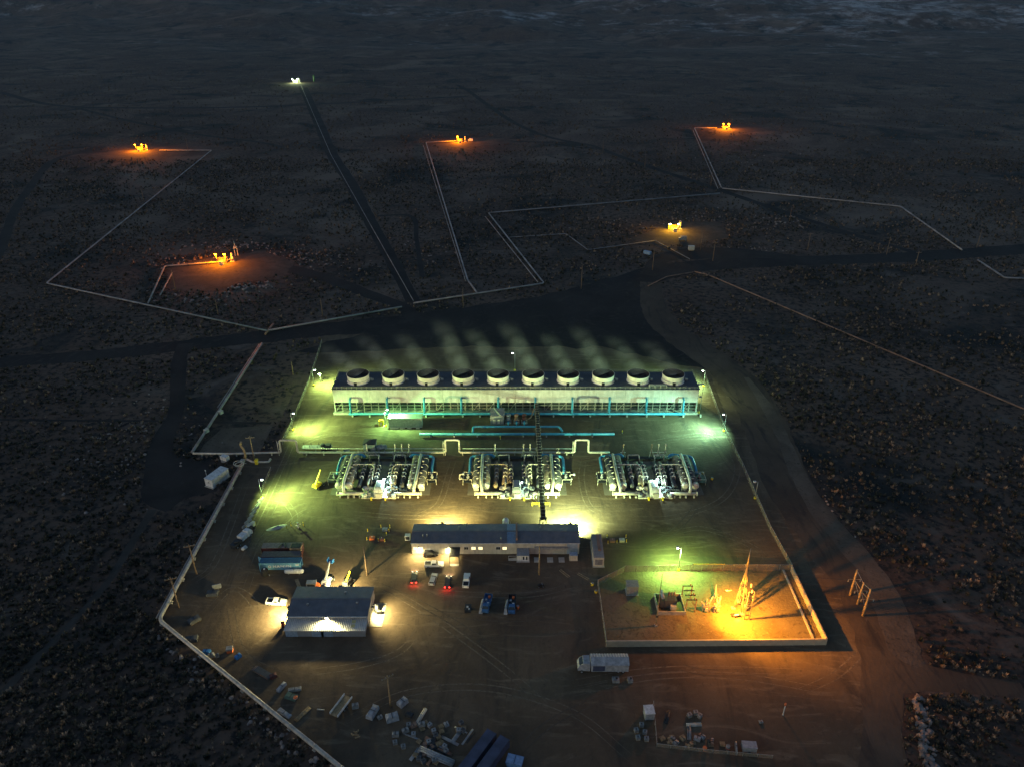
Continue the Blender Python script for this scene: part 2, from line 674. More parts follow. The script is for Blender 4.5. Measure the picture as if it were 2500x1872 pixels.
# wheel ruts sweeping across the packed dirt
for sc_, dist_, rot_, lo_, hi_, tint_ in ((0.11, 26.0, 30, .78, 1.0, (.23, .18, .125, 1)), (0.17, 30.0, 105, .78, 1.0, (.06, .047, .036, 1))):
    ge = nt.nodes.new('ShaderNodeNewGeometry')
    mp = nt.nodes.new('ShaderNodeMapping')
    mp.inputs['Rotation'].default_value = (0, 0, R(rot_))
    wv = nt.nodes.new('ShaderNodeTexWave')
    wv.inputs['Scale'].default_value = sc_
    wv.inputs['Distortion'].default_value = dist_
    wv.inputs['Detail'].default_value = 6.0
    wv.inputs['Detail Scale'].default_value = 0.8
    wv.inputs['Detail Roughness'].default_value = 0.7
    mr = nt.nodes.new('ShaderNodeMapRange')
    mr.inputs['From Min'].default_value = lo_
    mr.inputs['From Max'].default_value = hi_
    mr.inputs['To Max'].default_value = 0.07
    mx = nt.nodes.new('ShaderNodeMix')
    mx.data_type = 'RGBA'
    nt.links.new(ge.outputs['Position'], mp.inputs['Vector'])
    nt.links.new(mp.outputs['Vector'], wv.inputs['Vector'])
    nt.links.new(wv.outputs['Fac'], mr.inputs['Value'])
    nt.links.new(mr.outputs['Result'], mx.inputs['Factor'])
    nt.links.new(prev, mx.inputs['A'])
    mx.inputs['B'].default_value = tint_
    prev = mx.outputs['Result']
nt.links.new(prev, b.inputs['Base Color'])
M_ROAD = earth('dark_dirt_road', [
    (0.03, 0.5, ((0.021, 0.019, 0.018), (0.038, 0.033, 0.030)), 0.35, 0.65),
    (0.10, 3.0, (0.058, 0.048, 0.041), 0.54, 0.74),
    (0.5, 1.5, (0.016, 0.015, 0.015), 0.58, 0.72),
], 0.3, 1.5)[0]
M_TRACK = earth('scraped_track', [
    (0.05, 0.5, ((0.024, 0.021, 0.019), (0.042, 0.036, 0.032)), 0.35, 0.65),
    (0.4, 1.5, (0.055, 0.050, 0.045), 0.60, 0.78),
], 0.3, 1.5)[0]
M_VERGE = earth('brown_verge', [
    (0.08, 1.0, ((0.085, 0.066, 0.050), (0.14, 0.11, 0.082)), 0.35, 0.65),
    (0.7, 0.5, (0.05, 0.042, 0.034), 0.56, 0.70),
], 0.7, 1.2)[0]
M_GRAVEL = earth('substation_gravel', [
    (0.06, 0.6, ((0.135, 0.108, 0.062), (0.205, 0.165, 0.100)), 0.35, 0.65),
    (0.35, 2.0, (0.10, 0.08, 0.048), 0.52, 0.68),
    (1.3, 0.0, (0.24, 0.195, 0.12), 0.58, 0.72),
], 1.0, 1.4)[0]
M_PAD = earth('well_pad_dirt', [
    (0.06, 0.8, ((0.055, 0.046, 0.038), (0.10, 0.082, 0.064)), 0.35, 0.65),
    (0.3, 1.0, (0.045, 0.038, 0.032), 0.50, 0.68),
], 0.5, 1.2)[0]
M_TRAIL = earth('faint_trail', [
    (0.08, 1.0, ((0.048, 0.042, 0.036), (0.075, 0.064, 0.054)), 0.35, 0.65),
], 0.5, 1.2)[0]
M_PERIM = earth('perimeter_road_dirt', [
    (0.04, 1.0, ((0.070, 0.051, 0.037), (0.112, 0.083, 0.058)), 0.35, 0.65),
    (0.12, 3.0, (0.046, 0.037, 0.032), 0.52, 0.70),
    (0.5, 1.5, (0.12, 0.092, 0.068), 0.60, 0.76),
], 0.5, 0.9, {1: ((1, .2, 1), -20)})[0]
M_SLAB = earth('unit_slab', [
    (0.10, 1.0, ((0.13, 0.115, 0.095), (0.18, 0.16, 0.13)), 0.35, 0.65),
    (0.8, 0.5, (0.08, 0.07, 0.06), 0.58, 0.72),
], 0.2, 2.0)[0]

# ------------------------------------------------------------------ the ground and the hills


def ground_height(x, y):
    if y < 1350:
        return 0.0
    t = min(1.0, (y - 1350) / 2600.0)
    t = t * t * (3 - 2 * t)
    n1 = noise.noise((x / 900.0, y / 700.0, 3.1))
    n2 = noise.noise((x / 330.0, y / 240.0, 7.7))
    n3 = noise.noise((x / 120.0, y / 90.0, 1.3))
    far = min(1.0, max(0.0, (y - 2300.0) / 4500.0))
    return t * (30 + 75 * n1 + 42 * n2 + 14 * n3) + far * (230 + 60 * n1) + t * max(0, min(x, 3000)) * 0.01


NX, NY = 170, 190
ys = np.concatenate([np.linspace(40, 1350, 30), np.geomspace(1360, 9000, NY - 30)])
mb = MB()
for j, y in enumerate(ys):
    hw = 260 + y * 0.95
    for i in range(NX):
        x = (i / (NX - 1) * 2 - 1) * hw
        mb.v.append((x, y, ground_height(x, y)))
for j in range(NY - 1):
    for i in range(NX - 1):
        a = j * NX + i
        mb.face([a, a + 1, a + NX + 1, a + NX], True)
# a skirt behind the camera so the land goes on
n0 = len(mb.v)
mb.v += [(-2500, -2500, 0), (2500, -2500, 0), (260 + 38, 40, 0), (-260 - 38, 40, 0)]
mb.face([n0, n0 + 1, n0 + 2, n0 + 3])
ground = mb.build('ground', M_SCRUB)
ground['kind'] = 'structure'

# ------------------------------------------------------------------ yard, roads and tracks
YARD_PX = [(792, 812), (1180, 770), (1500, 745), (1640, 770), (1700, 860), (1760, 900), (1850, 1010), (1925, 1110), (1990, 1220),
           (2090, 1330), (2150, 1420), (2185, 1560), (2200, 1660), (2206, 1760), (2214, 1900), (860, 1900), (640, 1722), (392, 1516), (470, 1365),
           (560, 1190), (602, 1118), (668, 1095), (728, 985), (775, 880)]
YARD = [gp(*p)[:2] for p in YARD_PX]
yard = sheet('yard_ground', rough_edge(YARD, 3.0, 1.2), 0.02, M_YARD)

G = lambda *ps: [g2(*p) for p in ps]
ribbon('main_road', G((-120, 800), (0, 783), (200, 768), (400, 746), (560, 728), (700, 712), (900, 696), (1050, 678), (1200, 655),
                      (1320, 622), (1430, 588), (1560, 570), (1750, 563), (1950, 556), (2212, 538), (2400, 522)),
       [12, 12, 12, 13, 15, 17, 22, 26, 26, 25, 22, 20, 18, 18, 18, 18], 0.030, M_ROAD)
sheet('turning_apron', rough_edge(G((905, 702), (1080, 690), (1240, 668), (1400, 606), (1420, 640), (1432, 690), (1470, 735), (1530, 800), (1480, 790),
                         (1300, 752), (1000, 748), (700, 762), (640, 760), (760, 728)), 4.0, 3.0), 0.036, M_ROAD)
ribbon('perimeter_road', G((1405, 610), (1412, 660), (1440, 705), (1500, 750), (1570, 800), (1628, 870), (1665, 950), (1700, 1040),
                           (1745, 1120), (1800, 1195), (1855, 1270), (1885, 1345), (1902, 1440), (1905, 1560), (1905, 1680)),
       [13, 14, 16, 17, 18, 18, 18, 17, 15, 14, 13, 12, 10, 9, 9], 0.044, M_PERIM)
ribbon('side_track', G((402, 742), (388, 775), (384, 830), (380, 890), (352, 950), (345, 1010), (360, 1060), (400, 1075)),
       [8, 7, 6, 6, 8, 10, 16, 18], 0.034, M_TRACK)
ribbon('dark_boundary_strip', G((-100, 905), (0, 906), (180, 908), (340, 909), (585, 914)), 1.5, 0.026, M_TRACK)  # thin dark strip running in from the left
ribbon('far_well_track', G((-60, 640), (0, 540), (30, 460), (65, 405), (110, 352), (170, 332), (290, 326)), [7, 7, 7, 7, 8, 9, 12], 0.030, M_TRACK)
ribbon('pipeline_track', G((893, 652), (845, 560), (795, 470), (760, 400), (715, 330), (690, 270), (655, 190)),
       [8, 9, 10, 11, 12, 13, 14], 0.028, M_TRACK)
ribbon('well_access_track', G((900, 692), (860, 660), (780, 630), (700, 600), (620, 580), (560, 570)), [8, 9, 10, 10, 12, 14], 0.040, M_TRACK)
ribbon('east_track', G((1080, 306), (1180, 308), (1265, 312), (1330, 335), (1430, 370), (1540, 406), (1640, 440), (1760, 480), (1880, 518), (1990, 550)),
       [6, 6, 7, 7, 8, 8, 7, 6, 6, 6], 0.028, M_TRACK)
ribbon('north_track', G((780, 112), (870, 145), (950, 172), (1000, 190), (1050, 225), (1110, 265), (1180, 295), (1260, 312)),
       [10, 9, 9, 8, 8, 7, 7, 7], 0.026, M_TRACK)
ribbon('hill_foot_track', G((0, 200), (120, 228), (320, 234), (520, 232), (640, 228), (820, 219), (1010, 209)), [12, 12, 12, 12, 12, 11, 10], 0.024, M_TRACK)
ribbon('upper_west_track', G((150, 230), (280, 262), (420, 290), (560, 308), (605, 318)), 7, 0.032, M_TRACK)
ribbon('cable_trench', G((800, 468), (888, 468), (900, 520), (912, 600)), [4, 4, 3, 3], 0.027, M_TRACK)
ribbon('mid_well_road', G((1400, 595), (1430, 560), (1500, 548), (1600, 548), (1720, 556)), [10, 12, 24, 20, 8], 0.038, M_TRACK)
ribbon('spur_road', G((1925, 1452), (2000, 1462), (2090, 1475), (2212, 1490)), [14, 9, 6, 5], 0.040, M_PERIM)
ribbon('scrub_trail', G((330, 1100), (280, 1180), (230, 1260), (150, 1350), (60, 1440), (-60, 1560)), [3, 2.5, 2, 2, 2, 2], 0.024, M_TRAIL)
ribbon('road_verge', G((1612, 815), (1652, 872), (1691, 945), (1725, 1025), (1775, 1107), (1835, 1178), (1892, 1248), (1925, 1320), (1953, 1400), (1990, 1440)),
       [2, 5, 5, 6, 7, 8, 8, 9, 9, 3], 0.048, M_VERGE)
sheet('west_bare_patch', G((345, 980), (450, 1000), (470, 1060), (400, 1075), (345, 1062), (330, 1020)), 0.028, M_TRACK)
sheet('west_clearing', G((425, 985), (440, 960), (480, 925), (590, 918), (560, 978)), 0.029, M_VERGE)

M_RUT = earth('pale_wheel_rut', [
    (0.09, 1.0, ((0.13, 0.10, 0.07), (0.20, 0.157, 0.108)), 0.35, 0.65),
    (0.5, 2.0, (0.10, 0.078, 0.055), 0.48, 0.62),
], 0.8, 1.5)[0]
M_RUTD = earth('dark_wheel_rut', [
    (0.09, 1.0, ((0.075, 0.058, 0.043), (0.11, 0.085, 0.062)), 0.35, 0.65),
    (0.5, 2.0, (0.12, 0.094, 0.066), 0.50, 0.64),
], 0.8, 1.5)[0]
RUTS = [
    ((745, 1000), (705, 1100), (655, 1210), (602, 1320), (555, 1430)), ((770, 1010), (722, 1100), (690, 1190), (650, 1270), (600, 1370)),
    ((690, 1215), (720, 1260), (700, 1290), (650, 1305), (612, 1360)), ((800, 1240), (740, 1250), (680, 1300), (640, 1330), (600, 1440)),
    ((560, 1470), (590, 1590), (690, 1650)), ((760, 1640), (880, 1622), (975, 1590), (1030, 1530)),
    ((920, 1425), (1020, 1480), (1120, 1550), (1240, 1640), (1330, 1720)), ((905, 1420), (1000, 1460), (1110, 1520), (1260, 1620)),
    ((1395, 1668), (1560, 1640), (1720, 1632), (1960, 1640)), ((1400, 1690), (1600, 1650), (1800, 1650), (2040, 1690)), ((1640, 1620), (1720, 1640), (1850, 1640)),
    ((1108, 1120), (1095, 1160), (1070, 1230), (1010, 1262)), ((1425, 1120), (1420, 1170), (1440, 1235), (1500, 1262)),
    ((820, 1226), (960, 1238), (1120, 1236), (1300, 1240), (1500, 1232), (1640, 1240)), ((840, 1250), (1000, 1262), (1180, 1258)), ((1500, 1262), (1640, 1262), (1760, 1220), (1800, 1150), (1780, 1090)),
    ((860, 1070), (960, 1080), (1060, 1075)), ((720, 1090), (800, 1062), (900, 1062), (1010, 1078)), ((1760, 1080), (1720, 1060), (1640, 1070), (1560, 1085)),
    ((1790, 1110), (1740, 1080), (1690, 1030), (1660, 1060)), ((640, 1500), (600, 1450), (560, 1440), (500, 1500)), ((470, 1420), (520, 1380), (560, 1290), (600, 1180)),
    ((1000, 1490), (1100, 1500), (1250, 1510), (1400, 1500)), ((1010, 1440), (1150, 1450), (1300, 1450), (1430, 1420)),
    ((840, 1760), (1000, 1690), (1200, 1680), (1400, 1740), (1540, 1850)), ((1250, 1850), (1350, 1760), (1500, 1690)), ((1950, 1690), (2050, 1640), (2120, 1560), (2110, 1480)),
    ((1640, 1300), (1720, 1290), (1830, 1330), (1880, 1370)), ((1560, 1340), (1640, 1300), (1700, 1230), (1680, 1180))]
for i, r_ in enumerate(RUTS):
    base = [Vector(gp(*p)[:2]) for p in r_]
    for off in (-.95, .95):
        ln = []
        for j, p in enumerate(base):
            d = (base[min(j + 1, len(base) - 1)] - base[max(j - 1, 0)]).normalized()
            ln.append(p + Vector((-d.y, d.x)) * off)
        LN0 = len(LANES)
        ribbon('wheel_rut', ln, [.05, .34, .42, .34, .05], 0.022 + i * 0.0003 + (.00015 if off > 0 else 0), M_RUTD if i % 3 == 1 else M_RUT, k=8)
        del LANES[LN0:]

# well pads
WELLS = {
    'far_left': (348, 366), 'near_left': (560, 642), 'middle': (1130, 346), 'upper_right': (1776, 314), 'right': (1650, 560), 'farthest': (740, 203)}
PADS = {'far_left': ((210, 384), (330, 356), (470, 352), (540, 362), (520, 378), (300, 390)),
        'near_left': ((400, 655), (470, 640), (640, 612), (720, 640), (700, 668), (600, 690), (520, 712), (420, 708)),
        'middle': ((1050, 352), (1120, 334), (1230, 338), (1260, 350), (1180, 358), (1080, 362)),
        'upper_right': ((1690, 316), (1760, 302), (1880, 306), (1900, 320), (1790, 326)),
        'right': ((1540, 585), (1600, 560), (1640, 540), (1760, 545), (1780, 580), (1700, 598), (1600, 600)),
        'farthest': ((640, 204), (720, 194), (860, 198), (850, 208), (720, 212))}
PADXY = {}
for k, ps in PADS.items():
    PADXY[k] = [gp(*p)[:2] for p in ps]
    sheet('well_pad', rough_edge(PADXY[k], 4.0, 4.0), 0.050, M_PAD)

# gravel of the switchyard
SUB = [gp(1480, 1577), gp(2014, 1572), gp(1928, 1391), gp(1525, 1393), gp(1460, 1425)]
sheet('switchyard_gravel', SUB, 0.060, M_GRAVEL)
SX0, SX1, SY0, SY1 = 25.3, 83.7, 139.6, 168.3

# ------------------------------------------------------------------ scrub


def inside(poly, x, y):
    c = np.zeros(len(x), bool)
    n = len(poly)
    for i in range(n):
        x0, y0 = poly[i][0], poly[i][1]
        x1, y1 = poly[(i + 1) % n][0], poly[(i + 1) % n][1]
        cond = ((y0 > y) != (y1 > y)) & (x < (x1 - x0) * (y - y0) / (y1 - y0 + 1e-9) + x0)
        c ^= cond
    return c


def near_lanes(x, y):
    hit = np.zeros(len(x), bool)
    for x0, y0, x1, y1, w in LANES:
        dx, dy = x1 - x0, y1 - y0
        L2 = dx * dx + dy * dy + 1e-9
        t = np.clip(((x - x0) * dx + (y - y0) * dy) / L2, 0, 1)
        hit |= (x - x0 - t * dx) ** 2 + (y - y0 - t * dy) ** 2 < (w + 0.3) ** 2
    return hit


SHEETS = [YARD] + list(PADXY.values()) + [[(v.co.x, v.co.y) for v in bpy.data.objects[n].data.vertices]
                                          for n in ('turning_apron', 'west_bare_patch', 'west_clearing')]


def scatter(n, ymin, ymax, power):
    u = rng.random(n)
    y = (ymin ** (1 - power) + u * (ymax ** (1 - power) - ymin ** (1 - power))) ** (1 / (1 - power))
    x = (rng.random(n) * 2 - 1) * (y * 0.72 + 48)
    return x, y


def bush_block(name, x, y, size, tone, m, squash=(0.5, 1.0), blades=16, zz=None):
    """many low shrubs: each a tuft of pointed leafy sprays leaning outwards"""
    n = len(x)
    P = blades
    ang = rng.random((n, P)) * 2 * np.pi
    r0 = rng.random((n, P)) * 0.16
    r1 = 0.15 + rng.random((n, P)) ** 0.7 * 0.42
    hgt = (squash[0] + rng.random((n, P)) * (squash[1] - squash[0])) * (1.15 - r1)
    wid = 0.10 + rng.random((n, P)) * 0.15
    ca, sa_ = np.cos(ang), np.sin(ang)
    tw = ang + np.pi / 2 + rng.normal(0, 0.5, (n, P))
    verts = np.zeros((n, P, 3, 3))
    for k, sgn in ((0, -1), (1, 1)):
        verts[:, :, k, 0] = ca * r0 + np.cos(tw) * wid * sgn
        verts[:, :, k, 1] = sa_ * r0 + np.sin(tw) * wid * sgn
        verts[:, :, k, 2] = hgt * (0.05 + 0.35 * rng.random((n, P)))
    verts[:, :, 2, 0] = ca * r1
    verts[:, :, 2, 1] = sa_ * r1
    verts[:, :, 2, 2] = hgt
    verts *= size[:, None, None, None]
    verts[..., 0] += x[:, None, None]
    verts[..., 1] += y[:, None, None]
    if zz is not None:
        verts[..., 2] += zz[:, None, None]
    verts = verts.reshape(-1, 3)
    faces = np.arange(n * P * 3).reshape(-1, 3)
    me = bpy.data.meshes.new(name)
    me.vertices.add(len(verts))
    me.vertices.foreach_set('co', verts.astype(np.float32).ravel())
    me.loops.add(faces.size)
    me.loops.foreach_set('vertex_index', faces.astype(np.int32).ravel())
    me.polygons.add(len(faces))
    me.polygons.foreach_set('loop_start', np.arange(0, faces.size, 3, dtype=np.int32))
    me.update(calc_edges=True)
    at = me.attributes.new('tone', 'FLOAT', 'POINT')
    tt = np.repeat(np.clip(np.repeat(tone, P) + rng.normal(0, 0.13, n * P), 0, 1), 3)
    at.data.foreach_set('value', tt.astype(np.float32))
    me.materials.append(m)
    o = bpy.data.objects.new(name, me)
    COL.objects.link(o)
    o['kind'] = 'stuff'
    return o


def brush_material():
    m = bpy.data.materials.new('sagebrush_leaf')
    m.use_nodes = True
    nt = m.node_tree
    b = nt.nodes['Principled BSDF']
    b.inputs['Roughness'].default_value = 0.9
    b.inputs['Specular IOR Level'].default_value = 0.1
    at = nt.nodes.new('ShaderNodeAttribute')
    at.attribute_name = 'tone'
    cr = nt.nodes.new('ShaderNodeValToRGB')
    e = cr.color_ramp.elements
    e[0].position, e[0].color = 0.0, (0.022, 0.026, 0.020, 1)
    e[1].position, e[1].color = 1.0, (0.40, 0.28, 0.19, 1)
    for p, c in ((0.3, (0.058, 0.056, 0.038)), (0.55, (0.115, 0.092, 0.064)), (0.78, (0.20, 0.14, 0.095))):
        k = e.new(p)
        k.color = (*c, 1)
    nt.links.new(at.outputs['Fac'], cr.inputs['Fac'])
    nt.links.new(cr.outputs['Color'], b.inputs['Base Color'])
    return m


BRUSH = brush_material()
x, y = scatter(135000, 92, 760, 0.5)
keep = ~inside(SHEETS[0], x, y)
for s_ in SHEETS[1:]:
    keep &= ~inside(s_, x, y)
keep &= ~near_lanes(x, y)
x, y = x[keep], y[keep]
patch = np.array([noise.noise((a / 26.0, b_ / 26.0, 0.0)) for a, b_ in zip(x, y)])
patch2 = np.array([noise.noise((a / 75.0, b_ / 60.0, 9.0)) for a, b_ in zip(x, y)])
keep = rng.random(len(x)) < np.clip(0.62 + patch * 0.9 + patch2 * 0.9, 0.05, 1)
x, y, patch = x[keep], y[keep], patch[keep]
size = 0.55 + rng.random(len(x)) ** 2.6 * 1.6 + np.clip((y - 250) / 500, 0, 1) * 0.45
tone = np.clip(rng.beta(1.1, 1.45, len(x)) + patch * 0.25, 0, 1)
xf, yf_ = scatter(30000, 700, 1750, 1.2)
pf = np.array([noise.noise((a / 60.0, b_ / 45.0, 1.0)) for a, b_ in zip(xf, yf_)])
keep = (rng.random(len(xf)) < np.clip(0.55 + pf * 1.3, 0.03, 1)) & ~near_lanes(xf, yf_)
for s_ in SHEETS[1:7]:
    keep &= ~inside(s_, xf, yf_)
xf, yf_, pf = xf[keep], yf_[keep], pf[keep]
zf = np.array([ground_height(a, b_) for a, b_ in zip(xf, yf_)])
sf = 1.0 + rng.random(len(xf)) ** 2 * 1.9
tf_ = np.clip(0.30 + 0.5 * rng.beta(1.6, 2.0, len(xf)) + pf * 0.15, 0, 1)
bush_block('sagebrush', np.concatenate([x, xf]), np.concatenate([y, yf_]), np.concatenate([size, sf]), np.concatenate([tone, tf_]), BRUSH, zz=np.concatenate([x * 0, zf]))['label'] = 'low dry sagebrush covering the dark plain'

# boulders along the pad edges and in the rubble bank
rx, ry, rs = [], [], []
for (px, py, n, sx_, sy_, s0) in ((720, 628, 90, 55, 14, 1.1), (800, 640, 50, 60, 12, 1.0), (560, 600, 60, 60, 6, 1.2), (600, 700, 70, 60, 6, 1.2), (480, 725, 50, 60, 12, 1.1),
                                  (1500, 545, 50, 50, 16, 1.0), (1700, 535, 60, 50, 18, 1.0), (1840, 610, 50, 60, 3, 0.9), (1890, 545, 60, 40, 18, 1.1),
                                  (440, 640, 40, 50, 16, 1.1), (1830, 400, 30, 70, 18, 1.2), (1000, 600, 50, 60, 25, 1.0)):
    for _ in range(n):
        p = gp(px + random.gauss(0, sx_), py + random.gauss(0, sy_))
        rx.append(p[0]); ry.append(p[1]); rs.append(s0 * random.uniform(0.5, 1.5))
for i in range(190):
    t = i / 190
    p = gp(2226 + 30 * t + abs(random.gauss(0, 13 + 6 * t)), 1668 + 230 * t + random.uniform(-4, 4))
    rx.append(p[0]); ry.append(p[1]); rs.append(random.uniform(0.5, 1.5))
for i in range(120):
    t = i / 120
    p = gp(1815 + 350 * t ** 1.1 + random.gauss(0, 8), 940 + 520 * t + random.gauss(0, 8))
    rx.append(p[0] + 2.0); ry.append(p[1]); rs.append(random.uniform(0.3, 0.9))
for i in range(90):
    t = i / 90
    p = gp(395 + 440 * t + random.gauss(0, 14) - 22, 1540 + 335 * t + random.gauss(0, 14) + 18)
    rx.append(p[0]); ry.append(p[1]); rs.append(random.uniform(0.4, 1.1))
for i in range(160):
    p = gp(330 + random.gauss(0, 90), 1085 + random.gauss(0, 70))
    rx.append(p[0]); ry.append(p[1]); rs.append(random.uniform(0.4, 1.1))
rx, ry, rs = np.array(rx), np.array(ry), np.array(rs)
ok = ~near_lanes(rx, ry) & ~inside(YARD, rx, ry)
for s_ in SHEETS[1:7]:
    ok &= ~inside(s_, rx, ry)
rx, ry, rs = rx[ok], ry[ok], rs[ok]
mb = MB()
ico = bmesh.new()
bmesh.ops.create_icosphere(ico, subdivisions=1, radius=0.6)
iv = [v.co.copy() for v in ico.verts]
ifc = [[v.index for v in f.verts] for f in ico.faces]
for a, b_, s_ in zip(rx, ry, rs):
    n0 = len(mb.v)
    q = Matrix.Rotation(random.random() * 6.28, 3, 'Z')
    k = (random.uniform(.7, 1.3), random.uniform(.7, 1.3), random.uniform(.5, .9))
    for v in iv:
        w = q @ Vector((v.x * k[0], v.y * k[1], v.z * k[2])) * (s_ * random.uniform(0.8, 1.15))
        mb.v.append((w.x + a, w.y + b_, w.z + 0.2 * s_))
    for f in ifc:
        mb.face([n0 + i for i in f])
rk = mb.build('rubble', RUBBLE)
rk['kind'] = 'stuff'
rk['label'] = 'pale boulders heaped along the road and pad edges'

# ------------------------------------------------------------------ cooling tower
TX, TY0, TY1, TH_ = 1.5, 260.6, 275.2, 11.3
TYC = (TY0 + TY1) / 2
tower = thing('cooling_tower', 'long pale cooling tower with ten round fan stacks on its dark roof', 'cooling tower', (TX, TYC, 0))
HW, HD = 74.0, (TY1 - TY0) / 2
MB().box(-HW - .6, HW + .6, -HD - .9, HD + .9, 0, 0.9).build('basin', CONC, tower)
MB().box(-HW + .6, HW - .6, -HD + 1.6, HD - 1.6, 0.9, 5.6).build('fill_pack', FILL, tower)
pw = 2 * HW / 10
pan = MB().box(-pw / 2 + .03, pw / 2 - .03, -.12, .12, 5.4, TH_)
p0 = pan.build('casing_panel', TOWERWALL, tower, (-HW + pw / 2, -HD, 0))
for i in range(1, 10):
    inst(p0, tower, (-HW + pw / 2 + i * pw, -HD, 0))
for i in range(10):
    inst(p0, tower, (-HW + pw / 2 + i * pw, HD, 0))
e0 = MB().box(-.12, .12, -HD + .15, HD - .15, 1.0, TH_).build('end_wall', TOWERWALL, tower, (-HW, 0, 0))
inst(e0, tower, (HW, 0, 0))
MB().box(-HW + .2, HW - .2, -HD + .2, HD - .2, 5.2, 5.38).build('soffit', DARK, tower)
MB().box(-HW - .35, HW + .35, -HD - .35, HD + .35, TH_ + .02, TH_ + .30).build('roof_deck', DECK, tower)
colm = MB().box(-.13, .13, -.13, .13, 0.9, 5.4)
SHADEFRAME = mat('shade_darkened_frame', (.34, .31, .27), .7, 0, .3)  # frame colour darkened to stand in for shadow on the tower's lower half
c0 = colm.build('column', SHADEFRAME, tower, (-HW + .3, -HD, 0))
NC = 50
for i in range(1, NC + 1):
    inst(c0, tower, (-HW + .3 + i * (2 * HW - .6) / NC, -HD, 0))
g0 = MB().box(-HW + .2, HW - .2, -.06, .06, -.1, .1).build('girt', SHADEFRAME, tower, (0, -HD - .2, 2.6))
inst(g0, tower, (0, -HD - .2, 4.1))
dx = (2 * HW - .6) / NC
b0 = MB().beam((0, 0, 1.0), (dx, 0, 5.3), .14).build('brace', SHADEFRAME, tower, (-HW + .3, -HD - .05, 0))
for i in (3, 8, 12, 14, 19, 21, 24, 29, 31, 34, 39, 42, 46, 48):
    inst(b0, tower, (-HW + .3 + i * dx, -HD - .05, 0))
rail = MB()
nn = 74
for i in range(nn + 1):
    xx = -HW - .2 + i * (2 * HW + .4) / nn
    rail.box(xx - .03, xx + .03, -HD - .28, -HD - .22, TH_ + .3, TH_ + 1.4)
for zz in (.85, 1.38):
    rail.box(-HW - .2, HW + .2, -HD - .27, -HD - .23, TH_ + zz - .03, TH_ + zz + .03)
    rail.box(-HW - .2, HW + .2, HD + .23, HD + .27, TH_ + zz - .03, TH_ + zz + .03)
    for s in (-1, 1):
        rail.box(s * (HW + .25) - .02, s * (HW + .25) + .02, -HD - .25, HD + .25, TH_ + zz - .03, TH_ + zz + .03)
rail.build('railing', CREAM, tower)
# stairs at the right end
st = MB()
for k in range(4):
    z0, z1 = k * 2.9, (k + 1) * 2.9
    y0, y1 = (-3.2, 2.0) if k % 2 == 0 else (2.0, -3.2)
    xx = HW + 1.1 + (k % 2) * 1.0
    st.beam((xx, y0, z0), (xx, y1, z1), .8, .12)
    st.box(HW + .4, HW + 2.7, y1 - .6, y1 + .6, z1 - .1, z1)
    st.beam((xx + .4, y0, z0 + 1), (xx + .4, y1, z1 + 1), .06)
for a in (HW + .5, HW + 2.6):
    for b_ in (-3.7, 2.5):
        st.box(a - .07, a + .07, b_ - .07, b_ + .07, 0, 12.4)
st.build('staircase', STEEL, tower)
st2 = MB()
for yy in (-.4, .4):
    st2.box(-HW - .75, -HW - .68, yy - .03, yy + .03, 0, TH_ + 1.2)
for k in range(28):
    st2.box(-HW - .75, -HW - .70, -.4, .4, .4 + k * .4, .45 + k * .4)
st2.build('ladder', STEEL, tower)

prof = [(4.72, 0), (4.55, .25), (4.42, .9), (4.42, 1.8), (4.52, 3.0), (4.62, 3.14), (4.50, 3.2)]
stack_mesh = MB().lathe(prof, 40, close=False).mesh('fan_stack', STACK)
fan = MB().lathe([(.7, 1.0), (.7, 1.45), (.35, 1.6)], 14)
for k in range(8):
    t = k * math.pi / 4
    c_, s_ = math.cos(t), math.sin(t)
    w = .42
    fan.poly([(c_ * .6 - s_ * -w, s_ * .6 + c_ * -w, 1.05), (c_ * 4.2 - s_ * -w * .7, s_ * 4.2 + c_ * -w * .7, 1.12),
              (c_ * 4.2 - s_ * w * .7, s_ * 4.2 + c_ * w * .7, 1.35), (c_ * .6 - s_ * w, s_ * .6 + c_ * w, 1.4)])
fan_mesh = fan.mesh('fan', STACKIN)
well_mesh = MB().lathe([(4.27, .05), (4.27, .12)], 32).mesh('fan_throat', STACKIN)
hatch_mesh = MB().box(-.55, .55, -.35, .3, 0, 1.25).mesh('access_hatch', BLACK)
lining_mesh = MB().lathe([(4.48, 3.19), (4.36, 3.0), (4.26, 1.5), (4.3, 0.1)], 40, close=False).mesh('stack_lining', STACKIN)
band_mesh = MB().lathe([(4.44, 1.15), (4.50, 1.15), (4.50, 1.27), (4.44, 1.27)], 40, close=False).mesh('band', STEEL)
drive_mesh = MB().tube([(0, 0, 1.2), (5.4, 0, 1.2)], .1, 6).box(5.1, 6.2, -.35, .35, .0, .9).mesh('drive_motor', GREY)
for i in range(10):
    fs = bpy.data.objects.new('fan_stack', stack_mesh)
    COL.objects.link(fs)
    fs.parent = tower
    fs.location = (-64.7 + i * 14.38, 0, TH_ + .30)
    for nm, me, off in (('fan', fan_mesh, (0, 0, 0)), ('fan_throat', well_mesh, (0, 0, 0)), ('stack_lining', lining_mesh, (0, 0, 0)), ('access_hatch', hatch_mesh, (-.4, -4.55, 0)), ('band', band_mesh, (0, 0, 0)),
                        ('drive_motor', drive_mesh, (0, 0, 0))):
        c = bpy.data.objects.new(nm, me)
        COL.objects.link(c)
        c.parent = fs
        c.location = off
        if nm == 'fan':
            c.rotation_euler.z = i * .37
